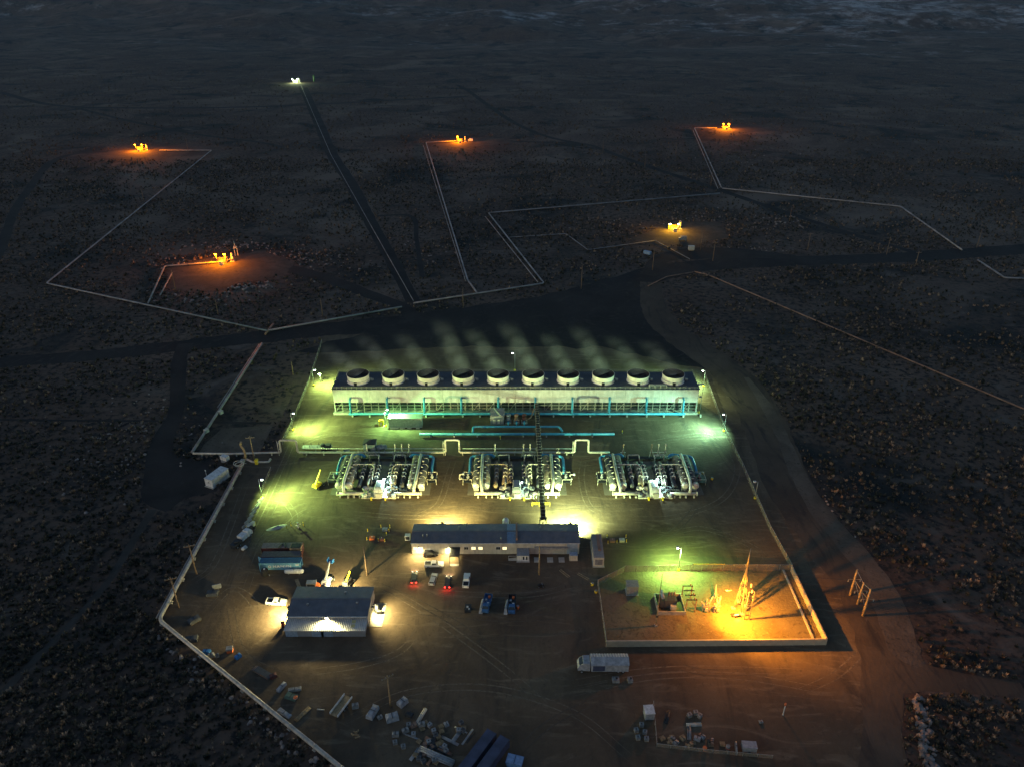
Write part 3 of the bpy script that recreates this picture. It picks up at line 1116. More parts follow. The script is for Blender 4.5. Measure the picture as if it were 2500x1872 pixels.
# steel frame standing on the roof beside the last stacks
fr = thing('roof_gantry', 'small steel frame on the tower roof before the last two fan stacks', 'frame', (TX + 57.5, TY0 + 1.2, TH_ + .30))
m_ = MB()
for xx in (-3.5, -1.2, 1.2, 3.5):
    for yy in (-.5, .5):
        m_.box(xx - .06, xx + .06, yy - .06, yy + .06, 0, 1.3)
for yy in (-.5, .5):
    m_.box(-3.6, 3.6, yy - .06, yy + .06, 1.15, 1.3)
m_.build('frame', CREAM, fr)
MB().tube([(-3.6, 0, 1.0), (3.6, 0, 1.0)], .18, 8).build('pipe', CREAM, fr)

# steam
ORD = ('first', 'second', 'third', 'fourth', 'fifth', 'sixth', 'seventh', 'eighth', 'ninth', 'tenth')


def steam_material():
    m = bpy.data.materials.new('steam')
    m.use_nodes = True
    nt = m.node_tree
    nt.nodes.remove(nt.nodes['Principled BSDF'])
    v = nt.nodes.new('ShaderNodeVolumePrincipled')
    v.inputs['Color'].default_value = (.9, .9, .9, 1)
    v.inputs['Anisotropy'].default_value = 0.0
    L = nt.links.new
    tc = nt.nodes.new('ShaderNodeTexCoord')
    no = nt.nodes.new('ShaderNodeTexNoise')
    no.inputs['Scale'].default_value = 0.16
    no.inputs['Detail'].default_value = 3
    L(tc.outputs['Object'], no.inputs['Vector'])
    nr = nt.nodes.new('ShaderNodeMapRange')
    nr.inputs['From Min'].default_value = .30
    nr.inputs['From Max'].default_value = .62
    L(no.outputs['Fac'], nr.inputs['Value'])
    sp = nt.nodes.new('ShaderNodeSeparateXYZ')
    L(tc.outputs['Object'], sp.inputs[0])
    zr = nt.nodes.new('ShaderNodeMapRange')
    zr.inputs['From Min'].default_value = 0
    zr.inputs['From Max'].default_value = 21
    zr.inputs['To Min'].default_value = 0.095
    zr.inputs['To Max'].default_value = 0.0
    L(sp.outputs['Z'], zr.inputs['Value'])
    # fade towards the edge of the drifting column, measured from its leaning axis
    ax = nt.nodes.new('ShaderNodeVectorMath')
    ax.operation = 'MULTIPLY_ADD'
    cz = nt.nodes.new('ShaderNodeCombineXYZ')
    L(sp.outputs['Z'], cz.inputs[0]); L(sp.outputs['Z'], cz.inputs[1])
    L(cz.outputs[0], ax.inputs[0])
    ax.inputs[1].default_value = (0.50, -0.55, 0)
    L(tc.outputs['Object'], ax.inputs[2])
    s2 = nt.nodes.new('ShaderNodeSeparateXYZ')
    L(ax.outputs[0], s2.inputs[0])
    c2 = nt.nodes.new('ShaderNodeCombineXYZ')
    L(s2.outputs['X'], c2.inputs[0]); L(s2.outputs['Y'], c2.inputs[1])
    ln = nt.nodes.new('ShaderNodeVectorMath')
    ln.operation = 'LENGTH'
    L(c2.outputs[0], ln.inputs[0])
    rr = nt.nodes.new('ShaderNodeMapRange')
    rr.inputs['From Min'].default_value = 0.8
    rr.inputs['From Max'].default_value = 5.2
    rr.inputs['To Min'].default_value = 1
    rr.inputs['To Max'].default_value = 0
    L(ln.outputs['Value'], rr.inputs['Value'])
    a = nt.nodes.new('ShaderNodeMath'); a.operation = 'MULTIPLY'
    b_ = nt.nodes.new('ShaderNodeMath'); b_.operation = 'MULTIPLY'
    L(nr.outputs['Result'], a.inputs[0]); L(zr.outputs['Result'], a.inputs[1])
    L(a.outputs[0], b_.inputs[0]); L(rr.outputs['Result'], b_.inputs[1])
    L(b_.outputs[0], v.inputs['Density'])
    L(v.outputs['Volume'], nt.nodes['Material Output'].inputs['Volume'])
    m.cycles.volume_step_rate = 4.0
    return m


STEAM = steam_material()
for i in range(10):
    pts = [(-.50 * z, .55 * z, z) for z in (0, 2, 6, 11, 16, 22, 26)]
    m_ = MB().tube(pts, 4.3, 14, True, [4.0, 4.5, 5.0, 5.3, 5.5, 5.4, 5.0])
    o = m_.build('steam_plume', STEAM, None, (TX - 64.7 + i * 14.38, TYC, TH_ + 3.55))
    o.scale = (random.uniform(.9, 1.12), random.uniform(.85, 1.1), (.62, .8, .72, .92, .75, .88, .66, .84, .6, .5)[i])
    o.rotation_euler.z = R((38, 30, 14, -2, 6, 2, -4, 4, -6, -2)[i])
    tag(o, f'faint steam plume drifting from the {ORD[i]} fan stack from the left', 'steam', 'steam plumes above the cooling tower')

# ------------------------------------------------------------------ blue water pipes
bx0, bx1 = gp(861, 1009)[0], gp(1662, 1009)[0]
hd = thing('blue_header_pipe', 'long blue pipe along the tower foot with ten upright risers', 'pipe', (0, 258.4, 0))
MB().tube([(bx0 - 1, 0, 1.3), (bx1 + 1, 0, 1.3)], .48, 12).build('header', BLUEPIPE, hd)
rs_mesh = MB().tube(bend([(0, 0, 1.3), (0, 0, 7.6), (0, 2.4, 7.6)], .8), .42, 12).mesh('riser', BLUEPIPE)
fl_mesh = MB().lathe([(.62, 0), (.62, .2)], 14).mesh('flange', BLUEPIPE)
sp_mesh = MB().box(-.3, .3, -.5, .5, 0, .85).mesh('support', CONC)
for i in range(10):
    xx = bx0 + i * (bx1 - bx0) / 9
    r_ = bpy.data.objects.new('riser', rs_mesh); COL.objects.link(r_); r_.parent = hd; r_.location = (xx, 0, 0)
    f_ = bpy.data.objects.new('flange', fl_mesh); COL.objects.link(f_); f_.parent = r_; f_.location = (0, 0, 3.1)
    for d_ in (3.5, 10.5):
        s_ = bpy.data.objects.new('support', sp_mesh); COL.objects.link(s_); s_.parent = hd; s_.location = (xx + d_ - 3, 0, 0)


def pipe_run(name, label, pts, r, m, spacing=8.0, cat='pipe', bendr=1.5, foot=CONC, group=None, rings=True):
    """an above-ground pipe with saddles; pts are world points on the pipe axis"""
    root = thing(name, label, cat, (0, 0, 0), 0, group)
    path = bend(pts, bendr)
    MB().tube(path, r, 12).build('pipe', m, root)
    zb = min(p[2] for p in pts)
    sm = MB().box(-r * .55, r * .55, -r * .9, r * .9, 0, max(.15, zb - r * .8)).box(-r * .3, r * .3, -r * 1.5, r * 1.5, max(.1, zb - r) - .12, max(.15, zb - r * .8)).mesh('support', foot)
    rg = MB().tube([(-.14, 0, 0), (.14, 0, 0)], r * 1.14, 12).mesh('ring', m)
    acc = spacing / 2
    for a, b_ in zip(pts[:-1], pts[1:]):
        a, b_ = Vector(a), Vector(b_)
        d = b_ - a
        if abs(d.z) > 0.5:
            continue
        L_ = d.length
        t = acc
        while t < L_:
            p = a + d * (t / L_)
            if p.z < zb + .4:
                o = bpy.data.objects.new('support', sm)
                COL.objects.link(o)
                o.parent = root
                o.location = (p.x, p.y, 0)
                o.rotation_euler.z = math.atan2(d.y, d.x)
                if rings:
                    q = bpy.data.objects.new('ring', rg)
                    COL.objects.link(q)
                    q.parent = root
                    q.location = (p.x, p.y, p.z)
                    q.rotation_euler.z = math.atan2(d.y, d.x)
            t += spacing
        acc = max(.5, t - L_)
    return root


def W(px, py, z):
    return gp(px, py, z)


y1 = gp(1260, 1059, 1.2)[1]
pipe_run('blue_water_pipe', 'long pale blue pipe lying open between the tower and the power units', [(gp(1024, 1059, 1.2)[0], y1, 1.2), (gp(1500, 1059, 1.2)[0], y1, 1.2)], .5, BLUEPIPE, 9)
y2 = gp(1260, 1041, 1.6)[1]
xa, xb = gp(1155, 1041, 1.6)[0], gp(1366, 1041, 1.6)[0]
pipe_run('blue_suction_pipe', 'shorter blue pipe with down-turned ends beside the circulating pumps', [(xa, y2 - 3, .6), (xa, y2, 1.6), (xb, y2, 1.6), (xb + 1, y2 - 2.2, .7)], .42, BLUEPIPE, 9, bendr=1.0)

# pump house and circulating pumps
ph = thing('pump_house', 'small grey pump house with a slanted roof strut and lit openings', 'pump house', (gp(1214, 1036)[0], gp(1214, 1036)[1] + 3, 0))
MB().box(-2.7, 2.7, -3, 3, 0, 4.0).build('wall', GREY, ph)
MB().box(-2.9, 2.9, -3.2, 3.2, 4.02, 4.2).build('roof', GREY, ph)
for k, xx in enumerate((-1.2, .6, 1.9)):
    w_ = (.6, .5, .2)[k]
    MB().box(xx - w_, xx + w_, -3.06, -2.98, .5, 2.4).build('louvre', CREAM, ph)
MB().beam((-1.5, 3.1, 4.3), (1.4, -3.1, 4.3), .35, .2).build('cable_tray', CREAM, ph)
for k, px in enumerate((1241, 1261, 1280)):
    p = gp(px, 1034)
    u_ = thing('circulating_pump', f'upright {("pale", "brown", "dark red")[k]} motor of the {ORD[k]} circulating pump from the left', 'pump', (p[0], p[1] + 1, 0), 0, 'circulating pumps before the tower')
    mm = (GREY, RUSTPIPE, MAROON)[k]
    MB().box(-1.2, 1.2, -1.2, 1.2, 0, .6).build('base', CONC, u_)
    MB().lathe([(.75, .6), (.75, 1.5), (1.0, 1.5), (1.0, 1.7), (.8, 1.7), (.8, 3.3), (.95, 3.35), (.95, 3.6), (.5, 3.8)], 16).build('motor', mm, u_)
    MB().tube(bend([(0, 0, 1.1), (0, -2.2, 1.1), (0, -2.2, .3)], .5), .35, 10).build('discharge', BLUEPIPE, u_)
dp = gp(1300, 1020)
pipe_run('discharge_bend', 'rust toned pipe rising from the pumps to the tower header', [(dp[0] - 4, dp[1] - 3, 1.3), (dp[0] - 1, dp[1] - 3, 1.4), (dp[0] + .4, dp[1], 3.8), (dp[0] + 2, dp[1] + 4.5, 3.8)], .28, RUSTPIPE, 50)

# electrical enclosure before the tower
p = gp(990, 1044)
en = thing('electrical_enclosure', 'long grey-green electrical enclosure before the left of the tower', 'enclosure', (p[0], p[1] + 1.8, 0))
MB().box(-6.6, 6.6, -1.7, 1.7, .35, 4.2).build('body', MIDGREEN, en)
MB().box(-6.8, 6.8, -1.9, 1.9, 4.22, 4.4).build('roof', MIDGREEN, en)
for k in range(5):
    MB().box(-5.9 + k * 2.4, -3.9 + k * 2.4, -1.76, -1.69, .6, 3.8).build('door', MIDGREEN, en)
MB().box(-6.6, 6.6, -1.6, 1.6, 0, .34).build('plinth', CONC, en)
for k, (xx, w_) in enumerate(((-4.4, 1.7), (-1.2, 1.0), (1.6, .8), (5.0, .7))):
    MB().box(xx - w_, xx + w_, -2.7, -1.9, 0, .25).build('step', CREAM, en)
p = gp(931, 1040)
o = thing('yellow_cabinet', 'bright yellow-green lit cabinet beside the lamp before the tower', 'cabinet', (p[0], p[1] + .4, 0))
MB().box(-.9, .9, -.6, .6, .1, 2.6).build('body', YELLOW, o)
MB().box(-1.2, 1.2, -.9, .9, 0, .09).build('plinth', CONC, o)
MB().box(-.35, .35, -.64, -.6, .5, 2.0).build('door', CREAM, o)

# ------------------------------------------------------------------ power units


def make_unit(label):
    u = thing('power_unit', label, 'power unit', (0, 0, 0), 0, 'power units in a row before the cooling tower')
    MB().box(-5.9, 5.9, -12.4, -6.9, .08, .55).build('skid', CREAM, u)
    for sx in (-1, 1):
        for j, xx in enumerate((14.2, 10.7)):
            v = MB()
            zc = 2.75
            v.tube([(0, -8.2, zc), (0, 8.6, zc)], 1.26, 20)
            vo = v.build('heat_exchanger', INSUL if j == 0 else MATS['exchanger_cladding'], u, (sx * xx, 0, 0))
            hd_ = MB()
            hd_.tube([(0, -9.35, zc), (0, -9.2, zc), (0, -8.9, zc), (0, -8.2, zc)], 1, 20, True, [.6, 1.0, 1.22, 1.3])
            hd_.build('head', CREAM, vo)
            rb = MB().tube([(0, -.09, zc), (0, .09, zc)], 1.33, 20).mesh('band', PIPECLAD)
            for yy in (-8.1, -4.6, -1.0, 2.8, 6.6):
                o = bpy.data.objects.new('band', rb); COL.objects.link(o); o.parent = vo; o.location = (0, yy, 0)
            sd = MB().box(-.95, .95, -.35, .35, .05, 1.75).mesh('saddle', CONC)
            for yy in (-7.4, 0, 6.6):
                o = bpy.data.objects.new('saddle', sd); COL.objects.link(o); o.parent = vo; o.location = (0, yy, 0)
            nz = MB()
            for yy in (-6.0, -2.6, .9, 4.6):
                nz.tube([(0, yy, zc + 1), (-sx * .9 if j == 0 else sx * .9, yy, zc + 1.45)], .24, 8)
            nz.build('nozzle', CREAM, vo)
        # suction pipe riding between the pair and dropping to the front header
        sxx = sx * 12.45
        MB().tube(bend([(sxx, 8.6, 4.25), (sxx, -8.0, 4.25), (sxx - sx * .4, -10.8, 3.2), (sxx - sx * .5, -11.0, 1.3)], 1.6), .52, 14).build('vapour_pipe', CREAM, u)
        hp = MB().tube([(sx * 14.6, -11.0, 1.25), (sx * 5.2, -11.0, 1.25)], .58, 14).tube([(sx * 14.62, -11.0, 1.25), (sx * 14.2, -11.0, 1.25)], .72, 14).build('header', CREAM, u)
        ft = MB().box(-.22, .22, -.35, .35, .05, .75).mesh('foot', CREAM)
        for xx in (6.6, 8.6, 10.6, 13.4):
            o = bpy.data.objects.new('foot', ft); COL.objects.link(o); o.parent = hp; o.location = (sx * xx, -11.6, 0)
        # inner, smaller drums
        for j, (xx, r_, ya, yb) in enumerate(((7.4, .8, -7.6, 7.0), (4.3, 1.0, -6.2, 6.2), (2.3, .75, -5.4, 6.6))):
            mm = (INSUL, MATS['exchanger_cladding'], INSUL)[j]
            vo = MB().tube([(0, ya - .5, 1.9), (0, ya - .2, 1.9), (0, ya, 1.9), (0, yb, 1.9)], r_, 16, True, [r_ * .5, r_ * .88, r_, r_]).build('separator_drum', mm, u, (sx * xx, 0, 0))
            lg = MB().box(-r_ * .8, r_ * .8, -.25, .25, .05, 1.3).mesh('saddle', DARK)
            for yy in (ya + 1, yb - 1):
                o = bpy.data.objects.new('saddle', lg); COL.objects.link(o); o.parent = vo; o.location = (0, yy, 0)
            el = MB()
            for yy in (-3.6, -1.4, .9, 3.2):
                el.tube(bend([(-.3, yy, 1.9 + r_ * .8), (-.3, yy, 1.9 + r_ + .7), (.8, yy, 1.9 + r_ + .7), (.8, yy, 1.9)], .4, 3), .22, 8)
            el.build('elbow', PIPECLAD, vo)
        # pipes over the drums
        MB().tube(bend([(sx * 11.5, 2.2, 4.0), (sx * 10.2, 2.2, 4.3), (sx * 4.2, 2.2, 4.3), (sx * 3.2, .6, 4.0), (sx * 3.2, -4.0, 3.8), (sx * 3.2, -6.8, 1.6)], .7), .2, 8).build('crossover_pipe', PIPECLAD, u)
        MB().tube(bend([(sx * 6.6, 9.2, .4), (sx * 6.6, 9.2, 3.6), (sx * 2.8, 9.2, 3.6), (sx * 2.8, 7.2, 3.6), (sx * 2.8, 7.2, 1.4)], .5), .22, 8).build('return_pipe', PIPECLAD, u)
        # cooling water pipe round the back corner
        MB().tube(bend([(sx * 16.9, .6, 1.0), (sx * 16.9, 3.5, 2.3), (sx * 16.9, 10.0, 2.3), (sx * 9.2, 10.0, 3.2), (sx * 8.2, 9.4, 2.4)], 1.6), .50, 12).build('cooling_water_pipe', BLUEPIPE, u)
        # valve platform outside the pair
        vp = MB().box(sx * 15.7 if sx > 0 else -19.2, 19.2 if sx > 0 else -15.7, -4.6, .4, 1.1, 1.22).build('valve_platform', DARK, u)
        rl = MB()
        for a in (15.9, 19.0):
            for b_ in (-4.4, .2):
                rl.box(sx * a - .06, sx * a + .06, b_ - .06, b_ + .06, .05, 2.4)
        for b_ in (-4.4, .2):
            rl.box(min(sx * 15.9, sx * 19), max(sx * 15.9, sx * 19), b_ - .05, b_ + .05, 2.3, 2.42)
        rl.box(sx * 19 - .05, sx * 19 + .05, -4.4, .2, 2.3, 2.42)
        rl.build('railing', CREAM, vp)
        MB().lathe([(.55, 1.22), (.55, 1.9), (.3, 2.0), (.3, 2.7), (.5, 2.8), (.5, 3.0)], 12, (sx * 17.3, -1.6, 0)).build('valve', GREY, vp)
        MB().lathe([(.9, .55), (.9, 1.35), (.6, 1.6)], 16, (sx * 5.0, -11.6, 0)).build('oil_tank', WHITE, u)
        MB().box(sx * 2.4 - .22, sx * 2.4 + .22, -13.4, -12.5, .05, .9).box(sx * 2.4 - .5, sx * 2.4 + .5, -12.95, -12.85, .8, 1.1).build('step', YELLOW, u)
    # generator in the middle
    gh = MB().loft([(-4.2, .55), (1.9, .55), (1.9, 3.2), (1.2, 3.7), (-3.6, 3.7), (-4.2, 3.3)], [1.45, 1.45, 1.45, 1.1, 1.1, 1.45]).build('generator_housing', WHITE, u, (-.2, -7.6, 0), math.pi / 2)
    MB().box(-3.4, -.4, -.9, .9, 3.72, 4.0).build('air_outlet', GREY, gh)
    MB().box(-1.0, 1.2, -12.6, -11.9, .55, 2.2).build('control_box', CREAM, u)
    for sx in (-1, 1):
        MB().tube([(sx * 2.3, -8.5, 1.5), (sx * 5.0, -8.5, 1.5)], .75, 14).lathe([(1.05, -.3), (1.05, .3)], 14, (sx * 5.1, -8.5, 1.6)).build('turbine', CREAM if sx < 0 else GREY, u)
        MB().tube(bend([(sx * 4.0, -8.5, 2.0), (sx * 4.0, -8.5, 3.6), (sx * 4.0, -5.5, 3.6)], .6), .3, 10).build('inlet_pipe', PIPECLAD, u)
        MB().box(sx * 3.2 - .5, sx * 3.2 + .5, -11.2, -10.2, .55, 1.7).box(sx * 3.9 - .2, sx * 3.9 + .2, -10.9, -9.6, .55, 2.2).build('lube_pump', GREY, u)
    # vent stacks at the back
    for xx in (-8.0, 2.5, 5.0, 7.6):
        vs = MB().tube([(xx, 12.4, .05), (xx, 12.4, 6.2)], .17, 8).tube([(xx, 12.4, .05), (xx, 12.4, 1.5)], .35, 8).tube([(xx, 12.4, 5.6), (xx, 12.4, 6.3)], .26, 8).build('vent_stack', PIPECLAD, u)
        MB().beam((xx - .9, 11.4, 1.0), (xx, 12.4, 4.4), .1).beam((xx + .9, 11.4, 1.0), (xx, 12.4, 4.4), .1).build('stay', PIPECLAD, vs)
    MB().box(2.0, 8.1, 12.3, 12.5, 2.5, 2.7).box(-9.0, -7.0, 12.3, 12.5, 2.5, 2.7).build('vent_beam', CREAM, u)
    rk_ = MB()
    for yy in (10.9, 11.5, 12.0):
        rk_.tube([(-15.0, yy, .9), (15.0, yy, .9)], .2, 8)
    for xx in range(-14, 15, 4):
        rk_.box(xx - .12, xx + .12, 10.7, 12.2, .05, .7)
    rk_.build('manifold', DARK, u)
    sl = MB().box(-17.2, 17.2, -10.2, 10.2, .03, .075).build('slab', M_SLAB, u)
    return u


mat('exchanger_cladding', (0.20, 0.17, 0.13), 0.42, 0.35, 0.2, 0.7)
UY = 216.0
UX = [gp(924.7, 1217)[0], gp(1262.5, 1217)[0], gp(1600, 1217)[0]]
unit = make_unit('left power unit of heat exchangers beside the yellow boom lift')
unit.location = (UX[0], UY, 0)
unit2 = copy_tree(unit, (UX[1], UY, 0), 0, 'middle power unit of heat exchangers with the dark bridge crossing it')
unit3 = copy_tree(unit, (UX[2], UY, 0), 0, 'right power unit of heat exchangers lit partly orange')
RUSTY = mat('rust_stained_cladding', (.26, .18, .11), .6, .1, .35, .8)
for uu, swaps in ((unit2, (('generator_housing', GREY), ('crossover_pipe', RUSTY), ('separator_drum', RUSTY))), (unit3, (('vapour_pipe', PIPECLAD), ('inlet_pipe', RUSTY), ('vent_stack', RUSTY), ('oil_tank', GREY)))):
    for nm, mm in swaps:
        hit = [c for c in uu.children if c.name.split('.')[0] == nm]
        for c in hit[: max(1, (len(hit) + 1) // 2)]:
            c.material_slots[0].link = 'OBJECT'
            c.material_slots[0].material = mm

# brine main with its three over-road loops
BY = 230.6


def bx(px):
    return gp(px, 1111, 1.0)[0]


path = [W(471, 1106, 1.1), (bx(560), W(560, 1107, 1.1)[1], 1.1), (bx(683), BY, 1.1), (bx(683), BY, 6.4), (bx(724), BY, 6.4), (bx(724), BY, 1.1),
        (bx(1087), BY, 1.1), (bx(1087), BY, 6.6), (bx(1121), BY, 6.6), (bx(1121), BY, 1.1), (bx(1404), BY, 1.1), (bx(1404), BY, 6.6), (bx(1437), BY, 6.6), (bx(1437), BY, 1.1), (bx(1490), BY, 1.1)]
pipe_run('brine_main', 'cream brine pipe with three tall square loops over the yard lanes', path, .36, CREAM, 6.5, 'pipeline', .9)
pipe_run('condensate_pipe', 'thin cream pipe running behind the tall looped brine pipe', [(bx(738), BY + 2.2, 1.3), (bx(1086), BY + 2.2, 1.3)], .16, CREAM, 8, 'pipe')
pipe_run('condensate_pipe', 'thin cream pipe between the middle and right power units', [(bx(1128), BY + 2.2, 1.3), (bx(1404), BY + 2.2, 1.3)], .16, CREAM, 8, 'pipe')
for k, px in enumerate((1082, 1399, 678)):
    o = thing('drip_leg', f'thin upright pipe beside the {("second", "third", "first")[k]} tall pipe loop from the left', 'pipe', (bx(px), BY - .3, 0))
    MB().tube([(0, 0, 0), (0, 0, 6.2)], .14, 8).build('pipe', CREAM, o)
    MB().tube([(0, 0, 5.2), (.8, .3, 5.2)], .1, 6).tube([(0, 0, 2.6), (.8, .3, 2.6)], .1, 6).build('tee', CREAM, o)

# dark cable bridge from the control building to the tower
cb = thing('cable_bridge', 'dark overhead cable bridge crossing the yard from the building to the tower', 'bridge', (9.9, 0, 0))
cy0, cy1, cz = 184.8, 258.0, 6.3
d_ = MB()
for xx in (-.7, .7):
    d_.box(xx - .1, xx + .1, cy0, cy1, cz - .35, cz)
    d_.box(xx - .05, xx + .05, cy0, cy1, cz + .75, cz + .85)
d_.box(-.6, .6, cy0, cy1, cz - .15, cz - .08)
d_.build('deck', DARK, cb)
tray = MB()
for xx in (-.35, 0, .35):
    tray.tube([(xx, cy0, cz + .15), (xx, cy1, cz + .15)], .16, 6)
tray.build('cable', BLACK, cb)
rung = MB().box(-.75, .75, -.05, .05, cz + .3, cz + .38).box(-.80, -.70, -.07, .07, cz - .3, cz + .85).box(.70, .80, -.07, .07, cz - .3, cz + .85).mesh('rung', STEEL)
n_ = 40
for i in range(n_):
    o = bpy.data.objects.new('rung', rung); COL.objects.link(o); o.parent = cb; o.location = (0, cy0 + 1 + i * (cy1 - cy0 - 2) / (n_ - 1), 0)
leg = MB()
for xx in (-1.0, 1.0):
    leg.box(xx - .13, xx + .13, -.13, .13, 0, cz - .36)
leg.beam((-1, 0, .6), (1, 0, cz - .6), .1).beam((1, 0, .6), (-1, 0, cz - .6), .1)
legm = leg.mesh('trestle', DARK)
for yy in (186.5, 200.5, 214, 227, 240, 252):
    o = bpy.data.objects.new('trestle', legm); COL.objects.link(o); o.parent = cb; o.location = (0, yy, 0)
for k, px in enumerate((1308, 1333)):
    p = gp(px, 1234)
    o = thing('guard_rail', f'yellow guard rail {("left", "right")[k]} of the cable bridge foot', 'guard rail', (p[0], p[1], 0))
    for a in (-1.2, 1.2):
        MB().box(a - .09, a + .09, -.09, .09, 0, 1.5).build('post', YELLOW, o)
    for zz in (.7, 1.35):
        MB().box(-1.2, 1.2, -.05, .05, zz - .06, zz + .06).build('rail', YELLOW, o)

# dark cabin, tanks and trailers behind the left unit
p = gp(900, 1112)
o = thing('dark_cabin', 'dark hip-roofed cabin behind the left power unit', 'cabin', (p[0], p[1] + 4, 0))
MB().box(-2.2, 2.2, -2.0, 2.0, 0, 3.6).build('wall', GREY, o)
m_ = MB(); m_.v = [(-2.4, -2.2, 3.62), (2.4, -2.2, 3.62), (2.4, 2.2, 3.62), (-2.4, 2.2, 3.62), (0, 0, 4.5)]
for q in ((0, 1, 4), (1, 2, 4), (2, 3, 4), (3, 0, 4), (3, 2, 1, 0)):
    m_.face(list(q))
m_.build('roof', DARK, o)
MB().box(-.5, .5, -2.06, -1.98, 0, 2.1).build('door', DARK, o)
p = gp(930, 1106)
o = thing('propane_tank', 'pale rounded tank behind the left power unit', 'tank', (p[0], p[1] + 2, 0), .1)
MB().tube([(-2.1, 0, 1.4), (-1.9, 0, 1.4), (-1.5, 0, 1.4), (1.5, 0, 1.4), (1.9, 0, 1.4), (2.1, 0, 1.4)], 1, 16, True, [.4, .85, 1.1, 1.1, .85, .4]).build('shell', PLASTIC, o)
for a in (-1.1, 1.1):
    MB().box(a - .2, a + .2, -.8, .8, 0, .6).build('saddle', CONC, o)
MB().lathe([(.2, 2.4), (.2, 2.8)], 8).build('dome', STEEL, o)
p = gp(775, 1096)
o = thing('pipe_trailer', 'flat trailer carrying machinery behind the looped pipe at left', 'trailer', (p[0], p[1], 0), .02)
MB().box(-5.5, 5.5, -1.2, 1.2, .95, 1.2).build('bed', GREY, o)
for a in (-5.2, -2.4, .4):
    for b_ in (-1.1, 1.1):
        MB().box(a - .07, a + .07, b_ - .07, b_ + .07, 1.2, 2.4).build('stake', DARK, o)
for a in (2.2, 3.4):
    for b_ in (-1.05, 1.05):
        MB().tube([(a, b_ - .15, .5), (a, b_ + .15, .5)], .5, 14).build('wheel', BLACK, o)
MB().lathe([(.9, 1.2), (1.0, 1.9), (.6, 2.4)], 12, (2.2, 0, 0)).box(3.2, 5.2, -.9, .9, 1.2, 2.2).build('machinery', DARK, o)
p = gp(846, 1103)
o = thing('wrapped_bundle', 'small pale wrapped bundle beside the pipe at left of the cabin', 'bundle', (p[0], p[1], 0), .4)
MB().loft([(-1.3, 0), (1.3, 0), (1.2, .8), (.4, 1.2), (-1.1, .9)], [.7, .7, .6, .3, .55]).build('wrap', TARP, o)
MB().box(-1.3, 1.3, -.05, .05, .98, 1.25).build('strap', DARK, o)

# ------------------------------------------------------------------ lamp posts
GREENISH = (0.50, 1.0, 0.22)
YELGREEN = (0.56, 1.0, 0.27)
TEAL = (0.38, 1.0, 0.62)
WARM = (1.0, 0.84, 0.36)
SODIUM = (1.0, 0.35, 0.02)
COOL = (0.62, 1.0, 0.88)


def lamp_post(px, py, h, side, col, power, label, lens=LENS_GREEN, spot=160, tilt=1.0, lit=True, throw=1.2):
    p = gp(px, py)
    o = thing('lamp_post', label, 'lamp post', p, 0, 'lamp posts round the plant')
    MB().lathe([(.45, 0), (.45, .7)], 12).build('footing', YELLOW, o)
    MB().tube([(0, 0, .7), (0, 0, h)], .1, 8, True, [.13, .08]).build('pole', STEEL, o)
    a = MB().tube([(0, 0, h - .1), (side * .9, 0, h + .1)], .05, 6).build('arm', STEEL, o)
    hd_ = MB().box(min(side * .7, side * 1.6), max(side * .7, side * 1.6), -.3, .3, h + .02, h + .28).build('lamp_head', WHITE, o)
    MB().box(min(side * .8, side * 1.5), max(side * .8, side * 1.5), -.22, .22, h - .26, h + .0).build('lens', lens if lit else HEADOFF, hd_)
    if lit:
        lamp(o, (side * 1.2, 0, h - .5), col, power * .7, .18, spot, (side * tilt, 0, -1))
        if throw:
            lamp(o, (side * 1.3, 0, h - .45), col, power * throw, .18, 110, (side * 2.4, 0, -1))
    return o


lamp_post(716, 1050, 8.0, 1, YELGREEN, 62000, 'lit lamp post beside the fence left of the enclosure')
lamp_post(640, 1216, 8.0, 1, YELGREEN, 62000, 'lit lamp post with the brightest pool at the left yard lane')
lamp_post(767, 942, 8.0, 1, YELGREEN, 60000, 'lit lamp post left of the cooling tower end')
lamp_post(1767, 1053, 8.0, -1, TEAL, 62000, 'lit lamp post by the right fence below the cooling tower')
lamp_post(1717, 944, 8.0, -1, (0.45, 1.0, 0.42), 70000, 'lit lamp post at the right end of the cooling tower')
lamp_post(1843, 1216, 7.0, -1, TEAL, 0, 'dark unlit lamp post on the right fence above the switchyard', lit=False)
lamp_post(942, 1041, 8.0, 1, (0.38, 1.0, 0.30), 44000, 'lit lamp post beside the yellow cabinet before the tower', tilt=.1)
lamp_post(1257, 905, 9.0, -1, TEAL, 1500, 'thin lamp post behind the middle of the cooling tower', throw=0)
lamp_post(1656, 1392, 9.0, -1, (0.46, 1.0, 0.22), 80000, 'lit lamp post on the back fence of the switchyard', tilt=-.1, spot=165, throw=0)


def flood(name, label, loc, aim, col, power, lens, spot=150, size=.45, group='floodlights on walls'):
    """floodlight on a short bracket; aim is where it points"""
    o = thing(name, label, 'floodlight', loc, 0, group)
    a = Vector(aim).normalized()
    q = a.to_track_quat('Y', 'Z')
    b_ = MB().box(-size, size, -.22, .0, -size * .7, size * .7).build('housing', DARK, o)
    b_.rotation_euler = q.to_euler()
    l_ = MB().box(-size * .85, size * .85, .01, .03, -size * .55, size * .55).build('lens', lens, b_)
    br = MB().tube([(0, 0, 0), (-a.x * .6, -a.y * .6, -.35)], .06, 6).build('bracket', STEEL, o)
    lamp(o, tuple(a * .25), col, power, .15, spot, aim)
    return o


